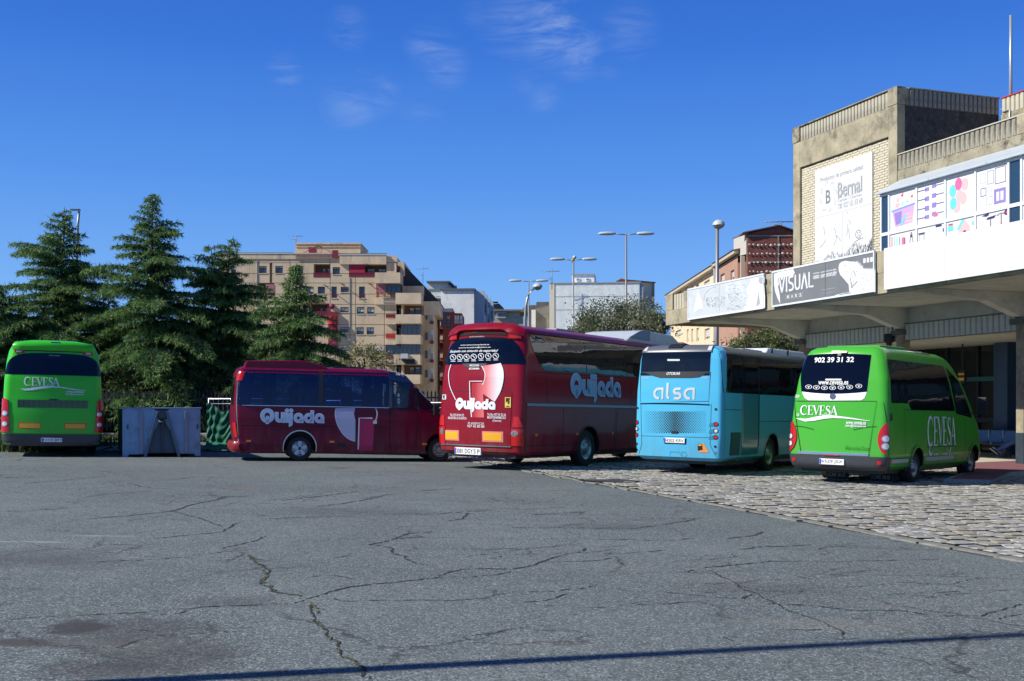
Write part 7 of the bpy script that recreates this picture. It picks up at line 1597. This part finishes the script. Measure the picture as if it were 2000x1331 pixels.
# ---- platform with its red tarmac islands
REDT = M('red_tarmac', (.21, .085, .095), .9, var=.15, scale=5, bump=.4, bscale=40); KERB = M('kerb_stone', (.34, .34, .32), .85, var=.15, scale=4, bump=.3, bscale=30); PAV = M('platform_paving', (.50, .46, .35), .85, var=.1, scale=2, bump=.2, bscale=30)
def sw2(x, y): p = ST @ Vector((x, y, 0)); return (p.x, p.y)
plat = MB(); q = [sw2(-14, 2.4), sw2(XE, 2.4), sw2(XE, 13), sw2(-14, 13)]; plat.prism(q, -.9, PLZ-.012, 'z'); platf = tag(plat.build('platform', PAV, None), 'raised pale platform under the station canopy', kind='structure')
def island(pts, name='platform_island'):
    m = MB(); c = Vector((sum(p[0] for p in pts)/len(pts), sum(p[1] for p in pts)/len(pts)))
    m.prism(pts, -.9, PLZ-.006, 'z'); o = m.build(name, KERB, None); tag(o, 'raised island edge between two bus bays, red tarmac on top', kind='structure')
    ins = [(p[0]+(c.x-p[0])*.05*1.2, p[1]+(c.y-p[1])*.04*1.2) for p in pts]; m = MB(); m.prism(ins, PLZ-.005, PLZ, 'z'); m.build('red_surface', REDT, o); return o
island([(9.85, 25.7), (10.75, 25.4), (12.6, 28.6), (13.6, 29.4), (19, 31), (17.5, 36), (13.6, 33.6), (12.35, 30.2)])
island([(2.3, 39.9), (5.6, 39.0), (8.9, 40.8), (8.2, 43.6), (5.0, 43.5)])
# ---- soil and grass at the foot of the fence
GRS = M('grass_green', (.06, .09, .02), .95, var=.4, scale=6); SOIL = M('soil', (.20, .16, .10), 1.0, var=.3, scale=2)
def sheet(name, mat, pts, dz, label):
    m = MB(); m.add([upz(x, y, dz) for x, y in pts], [tuple(range(len(pts)))]); return tag(m.build(name, mat, None), label, kind='structure')
sheet('soil_strip', SOIL, [(-40, 31.2), (-13.0, 31.0), (-11.6, 35), (-9, 38.5), (0, 40), (0, 45), (-40, 45)], .008, 'bare brown soil strip before the fence')
m = MB(); m.box(-38, 2, 44.2, 44.42, -.2, .55); o = tag(m.build('kerb_wall', KERB, None, bevel=.02), 'low concrete kerb wall under the dark palisade fence', 'low wall')
sheet('verge', GRS, [(-60, 44.4), (10, 44.4), (10, 80), (-60, 80)], .25, 'rough grass verge under the cedars')
rg = np.random.default_rng(3)
def blades(name, label, n, xr, yr, z, hmin, hmax, mat):
    x = rg.uniform(*xr, n); y = rg.uniform(*yr, n); h = rg.uniform(hmin, hmax, n); a = rg.uniform(0, 2*pi, n); dx = np.cos(a)*.03; dy = np.sin(a)*.03; z0 = np.array([gzc(q) for q in x])+z
    co = np.empty((n, 3, 3)); co[:, 0] = np.stack([x-dx, y-dy, z0], 1); co[:, 1] = np.stack([x+dx, y+dy, z0], 1); co[:, 2] = np.stack([x+rg.normal(0, .06, n), y+rg.normal(0, .06, n), z0+h], 1)
    return trimesh(name, label, co, mat, kind='stuff')
def trimesh(name, label, co, mat, parent=None, kind=None, mi=None):
    n = len(co); me = bpy.data.meshes.new(name); me.vertices.add(3*n); me.vertices.foreach_set('co', co.reshape(-1)); me.loops.add(3*n); me.loops.foreach_set('vertex_index', np.arange(3*n, dtype=np.int32)); me.polygons.add(n); me.polygons.foreach_set('loop_start', np.arange(0, 3*n, 3, dtype=np.int32)); me.polygons.foreach_set('loop_total', np.full(n, 3, dtype=np.int32))
    for q in (mat if isinstance(mat, list) else [mat]): me.materials.append(q)
    if mi is not None: me.polygons.foreach_set('material_index', mi.astype(np.int32))
    me.update(); me.validate(); o = link(name, me, parent); return tag(o, label, kind=kind)
blades('grass', 'short grass along the kerb wall below the fence', 14000, (-30, 0), (43.2, 45.5), .02, .08, .28, GRS)
blades('weeds', 'weeds on the soil beside the far left coach', 5000, (-22, -13.6), (32.5, 40), .0, .08, .3, GRS)
# ---------------------------------------------------------------- palisade fence, netting, container, cars
fz = gz(-14)+.28; fence = thing('palisade_fence', 'dark steel palisade fence on a low wall between the yard and the cedars', 'fence', (-36, 44.3, fz)); FM = M('fence_steel', (.018, .022, .028), .5, .3)
m = MB(); m.prism([(-.028, 0), (.028, 0), (.034, 1.5), (0, 1.58), (-.034, 1.5)], -.006, .006, 'y'); bar = m.build('pale', FM, fence); bar.location = (0, 0, .12)
for k in range(1, 250):
    o = link('pale', bar.data, fence); o.location = (k*.152, RC_.uniform(-.003, .003), .12)
for z in (.32, 1.38): m = MB(); m.box(-.1, 38, .012, .05, z, z+.06); m.build('rail', FM, fence)
for k in range(15): m = MB(); m.box(k*2.7, k*2.7+.08, .055, .13, 0, 1.65); m.build('post', FM, fence)
GAL = M('galvanised_bright', (.5, .52, .54), .35, .8); NET = M('green_netting', (.012, .15, .08), .7, var=.25, scale=3)
for k in range(3):
    x0 = -9.75+k*3.45; t = thing('mesh_fence_panel', ('temporary fence panel beside the steel container with green net hung on it', 'galvanised temporary fence panel hidden behind the crimson minibus rear half', 'galvanised temporary fence panel behind the crimson minibus cab')[k], 'temporary fence', (x0, 36.2, gz(x0)), rz=-.018*0)
    m = MB(); [m.tube([(a, 0, 0), (a, 0, 1.66)], .02, 6) for a in (0, 3.4)]; m.tube([(0, 0, 1.66), (3.4, 0, 1.66)], .02, 6); m.tube([(0, 0, .1), (3.4, 0, .1)], .02, 6); m.tube([(0, 0, 1.5), (3.4, 0, 1.5)], .012, 5); m.build('frame', GAL, t)
    m = MB()
    for q in range(1, 22): m.box(q*.155-.003, q*.155+.003, -.003, .003, .1, 1.66)
    tag(m.build('mesh_wires', GAL, t), kind='stuff'); m = MB(); m.box(-.15, .15, -.3, .3, 0, .12); m.build('concrete_foot', KERB, t, bevel=.02)
nx, nz = 420, 34; m = MB(); vs = []
for j in range(nz+1):
    for i in range(nx+1):
        u, w_ = i/nx, j/nz; x = -9.78+7.9*u; top = 1.52-.10*math.sin(u*9)**2-.25*max(0, math.sin(u*23))**3; z = .03+(top-.03)*(1-w_)
        y = 36.1-.014*math.sin(u*250+w_*9+3*math.sin(u*40))-.016*math.sin(w_*30+u*130+2*math.sin(u*77))-.02*math.sin(w_*11-u*60)-(.9*max(0, w_-.82)/.18)*.9; z = z if w_ < .84 else .16*(1-w_)/.16+.06*abs(math.sin(u*90+w_*40))+.02
        vs.append((x, y, z+gz(x)))
m.add(vs, [(j*(nx+1)+i, j*(nx+1)+i+1, (j+1)*(nx+1)+i+1, (j+1)*(nx+1)+i) for j in range(nz) for i in range(nx)], 0, True); tag(m.build('debris_netting', NET, None, recalc=False), 'crumpled green debris netting hung on the temporary fence behind the crimson minibus', 'netting')
# hooklift container end
CB = M('container_blue_grey', (.21, .34, .48), .5, .1, var=.14, scale=2.2, stain=((.06, .07, .09), 1.6, .5)); ca, cb = Vector((-10.72, 31.0)), Vector((-8.78, 31.75)); wC = (cb-ca).length
ct = thing('steel_container', 'blue-grey steel hooklift container with an A-shaped lifting frame on its end', 'container', (ca.x, ca.y, gz(-9.8)-.02), rz=math.atan2((cb-ca).y, (cb-ca).x))
m = MB(); m.box(.02, wC-.02, .10, 4.2, .12, 1.36); m.build('tub', M('container_shade_blue', (.06, .09, .12), .5, .1, var=.15, scale=2), ct, bevel=.01)
xc = wC/2
m = MB(); m.prism([(0, .03), (.14, .03), (.17, .10), (.62, .10), (.90, 1.30), (.82, 1.36), (0, 1.36)], .0, .075, 'y'); m.prism([(wC, .03), (wC-.14, .03), (wC-.17, .10), (wC-.62, .10), (wC-.90, 1.30), (wC-.82, 1.36), (wC, 1.36)], .0, .075, 'y'); m.build('end_panel', CB, ct, bevel=.008)
for x in (.44, 1.64): m = MB(); m.box(x, x+.09, -.05, -.002, .12, 1.30); m.build('stiffener', M('container_light', (.22, .27, .33), .45, .2, var=.1), ct, bevel=.008)
for sx in (-1, 1): m = MB(); m.prism([(xc+sx*.42, .0), (xc+sx*.50, .0), (xc+sx*.14, 1.30), (xc+sx*.08, 1.30)], -.09, .0, 'y'); m.build('lifting_leg', M('container_leg', (.10, .15, .20), .5, .1, var=.1), ct, bevel=.006)
m = MB(); m.box(xc-.09, xc+.09, -.10, -.03, 1.1, 1.3); m.tube([(xc-.09, -.08, 1.02), (xc, -.12, .98), (xc+.09, -.08, 1.02)], .025, 8); m.build('hook_bar', M('container_dark', (.05, .07, .09), .5, .3), ct); 
for sx in (-1, 1): m = MB(); m.prism([(xc+sx*.13, 1.1), (xc+sx*.05, 1.05), (xc+sx*.19, .78), (xc+sx*.24, .84)], -.095, -.03, 'y'); m.build('gusset', M('container_leg', (.10, .15, .20), .5, .1, var=.1), ct)
m = MB(); m.box(xc-.02, xc+.02, .03, .079, .14, 1.02); m.build('centre_seam', M('container_dark', (.05, .07, .09), .5, .3), ct); m = MB(); m.box(-.03, wC+.03, -.02, .12, 1.362, 1.40); m.build('top_rail', CB, ct, bevel=.01)
for x in (.12, 1.98): m = MB(); m.box(x, x+.03, -.03, -.002, .8, .93); m.build('latch', M('container_dark', (.05, .07, .09), .5, .3), ct)
m = MB(); p = G(212, 882); m.add([upz(p.x-.35, p.y, .01), upz(p.x+.1, p.y-.1, .16), upz(p.x+.4, p.y+.05, .02), upz(p.x+.1, p.y+.3, .12), upz(p.x-.2, p.y+.25, .03)], [(0, 1, 4), (1, 2, 3), (1, 3, 4)]); tag(m.build('plastic_sheet', M('plastic_blue', (.25, .38, .5), .3), None), 'scrap of pale blue plastic sheet on the ground between coach and container', 'plastic sheet')
def car(name, label, x, y, rz, colr, group):
    t = thing(name, label, 'car', (x, y, gzc(x)+.26), rz=rz, group=group); sec = []
    prof = [(-2.1, .35, .62), (-2.05, .62, .78), (-1.95, .80, .82), (-1.2, .92, .85), (-.75, .96, .86), (1.6, .98, .86), (2.0, .90, .82), (2.12, .6, .78), (2.12, .35, .7)]
    body = MB(); body.prism([(-2.1, .25), (-2.12, .55), (-2.0, .78), (-1.1, .92), (1.65, .97), (2.02, .88), (2.1, .5), (2.05, .25)], -.83, .83, 'y'); pm = M('car_paint_'+name, colr, .3, coat=.6)
    b_ = body.build('body', pm, t, bevel=.09); rf = MB(); rf.add([(-1.15, -.76, .9), (1.7, -.76, .95), (1.7, .76, .95), (-1.15, .76, .9), (-.45, -.60, 1.40), (1.15, -.60, 1.42), (1.15, .60, 1.42), (-.45, .60, 1.40)], [(0,1,5,4), (1,2,6,5), (2,3,7,6), (3,0,4,7)]); rf.build('windows', GLASS, t)
    rf = MB(); rf.box(-.5, 1.2, -.62, .62, 1.40, 1.46); rf.build('roof', pm, t, bevel=.04)
    for sx in (-1.32, 1.28):
        for sy in (-.78, .78): m = MB(); m.lathe([(-.1, .001), (-.1, .31), (.1, .31), (.1, .001)], (sx, sy, .31), 'y', 18); w = m.build('wheel', RUBBER, t); m = MB(); q = -.11 if sy < 0 else .11; m.lathe([(q, .001), (q, .2)], (sx, sy, .31), 'y', 14); m.build('rim', SILVER, w)
    for sy in (-.6, .6): m = MB(); m.box(-2.14, -2.08, sy-.15, sy+.15, .6, .7); m.build('headlight', CLEARL, t); m = MB(); m.box(2.06, 2.12, sy-.14, sy+.14, .68, .8); m.build('tail_light', REDL, t)
car('parked_car', 'dark blue parked car behind the fence left of the container', -16.2, 49.5, .05, (.03, .05, .09), 'cars parked behind the palisade fence'); car('parked_car', 'silver parked car behind the fence above the container', -11.6, 49.8, .03, (.35, .36, .37), 'cars parked behind the palisade fence'); car('parked_car', 'black parked car hidden behind the minibus rear end', -7.0, 50, .05, (.02, .02, .022), 'cars parked behind the palisade fence')
# tall lamp post whose shadow crosses the foreground
lp = thing('street_lamp', 'tall street lamp outside the left of the picture throwing its shadow across the yard', 'street lamp', (-6.60, 4.86, gz(-6.6))); m = MB(); m.tube([(0, 0, 0), (0, 0, 5), (0, 0, 11)], [.085, .08, .06], 12); m.build('pole', POLE, lp); m = MB(); m.box(-.06, .9, -.1, .1, 11.0, 11.1); m.build('lantern', LAMP, lp, bevel=.02)
# ---------------------------------------------------------------- trees
def leafmat(name, c1, c2, sc=1.2, tr=.3):
    m = bpy.data.materials.new(name); nt, N, L = nodes_of(m); b = N['Principled BSDF']; t = N.new('ShaderNodeTexCoord'); n = noise(N, L, t.outputs['Object'], sc, 4, .6); f = mrange(N, L, n, .35, .65, 0, 1)
    c = mixc(N, L, f, c1, c2); L.new(c, b.inputs['Base Color']); b.inputs['Roughness'].default_value = .6; b.inputs['Specular IOR Level'].default_value = .3
    tl = N.new('ShaderNodeBsdfTranslucent'); L.new(c, tl.inputs[0]); mx_ = N.new('ShaderNodeMixShader'); mx_.inputs[0].default_value = tr; L.new(b.outputs[0], mx_.inputs[1]); L.new(tl.outputs[0], mx_.inputs[2]); L.new(mx_.outputs[0], N['Material Output'].inputs['Surface']); return m
CED = leafmat('cedar_needles', (.034, .095, .030), (.075, .155, .045)); CED2 = leafmat('cedar_needles_sunlit_tip', (.14, .25, .08), (.22, .33, .10), 1.2, .35)  # outer needles in a paler green, sunlight on the tips put into the colour
BARK = M('bark', (.09, .07, .05), .95, var=.3, scale=8, bump=.8, bscale=20)
def cedar(label, px, pyt, Y, R0, seed, nb, leads=((0, 0, 1),), low=.10, lean=0, power=.85, dens=1.0):
    rn = np.random.default_rng(seed); top = P(px, pyt, Y); z0 = gzc(top.x)+.25; Ht = top.z-z0; bx = top.x-lean; t = thing('cedar_tree', label, 'tree', (bx, Y, z0), group='cedars behind the fence')
    m = MB(); m.tube([(0, 0, -.3), (lean*.2, 0, Ht*.35), (lean*.6, 0, Ht*.62 if len(leads) > 1 else Ht*.7)], [.28, .2, .1], 9)
    for ld in leads: m.tube([(lean*.6, 0, Ht*.6), (lean*.7+ld[0]*.5, ld[1]*.2, Ht*.76), (lean+ld[0], ld[1]*.5, Ht*ld[2])], [.1, .06, .012], 7)
    nb += 16*(len(leads)-1)
    tris = []; mi = []; limbs = MB()
    for i in range(nb):
        s = (i+.5)/nb; hfrac = low+(1-low)*s**(.92 if len(leads) == 1 else .80); az = i*2.39996+rn.uniform(-.4, .4); ld = leads[int(rn.integers(len(leads)))] if hfrac > .62 else (0, 0, 1)
        h = Ht*hfrac*(ld[2] if hfrac > .62 else 1); outer = i % 3 != 2; L = R0*max(.02, (1-hfrac))**power*(rn.uniform(.62, 1.34) if outer else rn.uniform(.3, .6))*(1-.62*max(0, hfrac-.76)/.24)+.10
        x0 = lean*hfrac**1.5+ld[0]*max(0, (hfrac-.5)*2); d = np.array([math.cos(az), math.sin(az), 0]); sd = np.array([-d[1], d[0], 0])
        up = .10+.55*hfrac**2; dr = .28+.30*(1-hfrac)
        pos = lambda q: np.array([x0, ld[1]*max(0, hfrac-.5), h])+d*L*q+np.array([0, 0, L*(up*q-dr*q*q)])
        limbs.tube([pos(q) for q in (0, .35, .7, 1)], [.018+.016*L, .014+.01*L, .012, .005], 5, cap=False)
        ns = max(4, int(L/.085*dens))
        for k in range(ns):
            q = (k+.7)/ns; c = pos(q); wL = (.30 if outer else .5)*L*(1-q)**.6*(.35+.65*min(1, q*3.5))*rn.uniform(.55, 1.3)+.09
            for sg in (-1, 1):
                nt_ = max(2, int(wL/.075)); u = (np.arange(nt_)+rn.uniform(.2, .9))/nt_; wv = rn.uniform(.8, 1.15)
                pts = c+np.outer(u*wL*wv, sd*sg*.82+d*.55)+np.outer(u**2, [0, 0, -.30*wL])+rn.normal(0, .025, (nt_, 3))
                for rep in range(4):
                    dirs = sd*sg*.5+d*.5+np.array([0, 0, -.75 if rep else .10])+rn.normal(0, .38, (nt_, 3)); dirs /= np.linalg.norm(dirs, axis=1)[:, None]
                    ln = rn.uniform(.10, .27, nt_)[:, None]; wd = rn.normal(0, 1, (nt_, 3)); wd -= (wd*dirs).sum(1)[:, None]*dirs; wd /= np.linalg.norm(wd, axis=1)[:, None]; wd *= rn.uniform(.010, .026, nt_)[:, None]
                    tris.append(np.stack([pts-wd, pts+wd, pts+dirs*ln], 1)); mi.append(np.where((u > .6) | (q > .8), 1, 0)*(rn.random(nt_) < .75))
    m.build('trunk', BARK, t); limbs.build('branches', BARK, t, recalc=False)
    trimesh('crown', None, np.concatenate(tris), [CED, CED2], parent=t, mi=np.concatenate(mi)); return t
cedar('tall cedar on the far left, its tip bent to the right, above the green coach', 128, 415, 49, 4.6, 1, 100, lean=.55, power=.56, low=.16)
cedar('tallest cedar with a slim spire above the steel container', 297, 383, 46.5, 4.1, 2, 122, power=.60, low=.08)
cedar('twin-tipped cedar between the spire cedar and the apartment block', 432, 470, 48, 3.4, 3, 110, leads=((-.45, 0, .97), (.42, .1, 1.0)), power=.50, low=.08)
cedar('small broad cedar in front of the apartment block above the crimson minibus', 578, 520, 45.5, 4.1, 4, 100, power=.90, low=.10)
cedar('wide cedar partly cut off by the left picture edge', -6, 560, 47, 4.2, 5, 96, power=.5, low=.10)
cedar('low dark cedar filling the gap between left cedar and spire cedar', 212, 575, 51, 3.2, 6, 80, power=.5, low=.06)
cedar('low dark cedar behind the crimson minibus rear roof', 372, 600, 50, 2.8, 7, 70, power=.5, low=.05)
def broad(name, label, px, py, Y, rx, rz_, seed, nclump, leaf, mats, cat='tree', trunk=True, perc=48, sparse=.9, ry=None, group=None):
    rn = np.random.default_rng(seed); c = P(px, py, Y); z0 = gzc(c.x); t = thing(name, label, cat, (c.x, Y, z0), group=group); cz = c.z-z0; ry = ry or rx*.8
    if trunk:
        m = MB(); m.tube([(0, 0, -.2), (.05, 0, cz*.5), (0, .05, cz)], [.2, .14, .06], 8)
        for k in range(9): a = k*2.4; m.tube([(0, 0, cz*(.45+.05*k)), (rx*.4*math.cos(a), ry*.4*math.sin(a), cz+rz_*.1*(k % 3)), (rx*.75*math.cos(a), ry*.75*math.sin(a), cz+rz_*(.2+.06*(k % 5)))], [.07, .04, .015], 5)
        m.build('trunk', BARK, t)
    tris = []; mi = []
    d = rn.normal(0, 1, (nclump, 3)); d /= np.linalg.norm(d, axis=1)[:, None]; r = rn.uniform(.35, 1, nclump)**.5
    for k in range(nclump):
        r_ = r[k]*(1+.12*math.sin(d[k][0]*5+seed)+.1*math.sin(d[k][2]*7)); cc = np.array([d[k][0]*rx*r_, d[k][1]*ry*r_, cz+d[k][2]*rz_*r_]); n = int(perc*rn.uniform(.5, 1.3)); s = rx*.13*rn.uniform(.6, 1.4)
        p = cc+rn.normal(0, 1, (n, 3))*s*np.array([1, 1, .8]); u = rn.normal(0, 1, (n, 3)); u /= np.linalg.norm(u, axis=1)[:, None]; w = np.cross(u, rn.normal(0, 1, (n, 3))); w /= np.linalg.norm(w, axis=1)[:, None]; l = leaf*rn.uniform(.6, 1.3, n)[:, None]
        tris.append(np.stack([p-w*l*.35, p+w*l*.35, p+u*l], 1)); mi.append(np.full(n, k % len(mats)))
    trimesh('crown', None, np.concatenate(tris), mats, parent=t, mi=np.concatenate(mi)); return t
OL1 = leafmat('olive_leaf', (.15, .17, .09), (.27, .28, .17), 2); OL2 = leafmat('olive_leaf_dark', (.08, .10, .05), (.13, .15, .08), 2); YL = leafmat('yellowing_leaf', (.34, .31, .15), (.50, .44, .24), 2); YL2 = leafmat('yellow_green_leaf', (.12, .14, .05), (.2, .2, .08), 2)
broad('round_tree', 'bushy grey-green tree rising above the crimson coach roof before the ribbed hall', 1212, 655, 57, 2.35, 1.75, 11, 430, .11, [OL1, OL2])
broad('round_tree', 'small grey-green tree touching the left end of the canopy', 1272, 650, 54, .85, 1.15, 12, 70, .12, [OL1, OL2])
broad('round_tree', 'low spreading side of the grey-green tree left of the four-headed lamp', 1150, 662, 58, 1.1, 1.3, 15, 90, .12, [OL1, OL2])
broad('round_tree', 'leafy green tree seen under the canopy above the sky blue midibus', 1500, 700, 54, 1.9, 1.45, 13, 260, .13, [leafmat('fresh_leaf', (.09, .13, .03), (.18, .22, .07), 2), OL2])
broad('autumn_shrub', 'pale yellowing shrub between the twin-tipped cedar and the small cedar', 500, 690, 56, 1.3, 2.4, 21, 120, .12, [YL, YL2], 'shrub', group='yellowing shrubs at the foot of the apartment block')
broad('autumn_shrub', 'thin yellowing shrub in front of the apartment block above the minibus front', 712, 715, 54, 1.25, 1.1, 22, 90, .10, [YL, YL2], 'shrub', group='yellowing shrubs at the foot of the apartment block')
broad('autumn_shrub', 'small yellowing shrub right of the small cedar', 655, 725, 55, .8, 1.0, 23, 60, .10, [YL, YL2], 'shrub', group='yellowing shrubs at the foot of the apartment block')
broad('hedge_bush', 'green bush at the foot of the fence on the left picture edge', 8, 850, 43, .9, .8, 31, 90, .12, [YL2, OL2], 'bush', trunk=False)
broad('hedge_bush', 'dark green bush behind the fence under the spire cedar', 300, 765, 47, 2.6, .9, 32, 160, .13, [OL2, YL2], 'bush', trunk=False)
broad('hedge_bush', 'dark green bush behind the fence beside the crimson minibus', 420, 765, 47.5, 2.0, .9, 33, 120, .13, [OL2, YL2], 'bush', trunk=False)
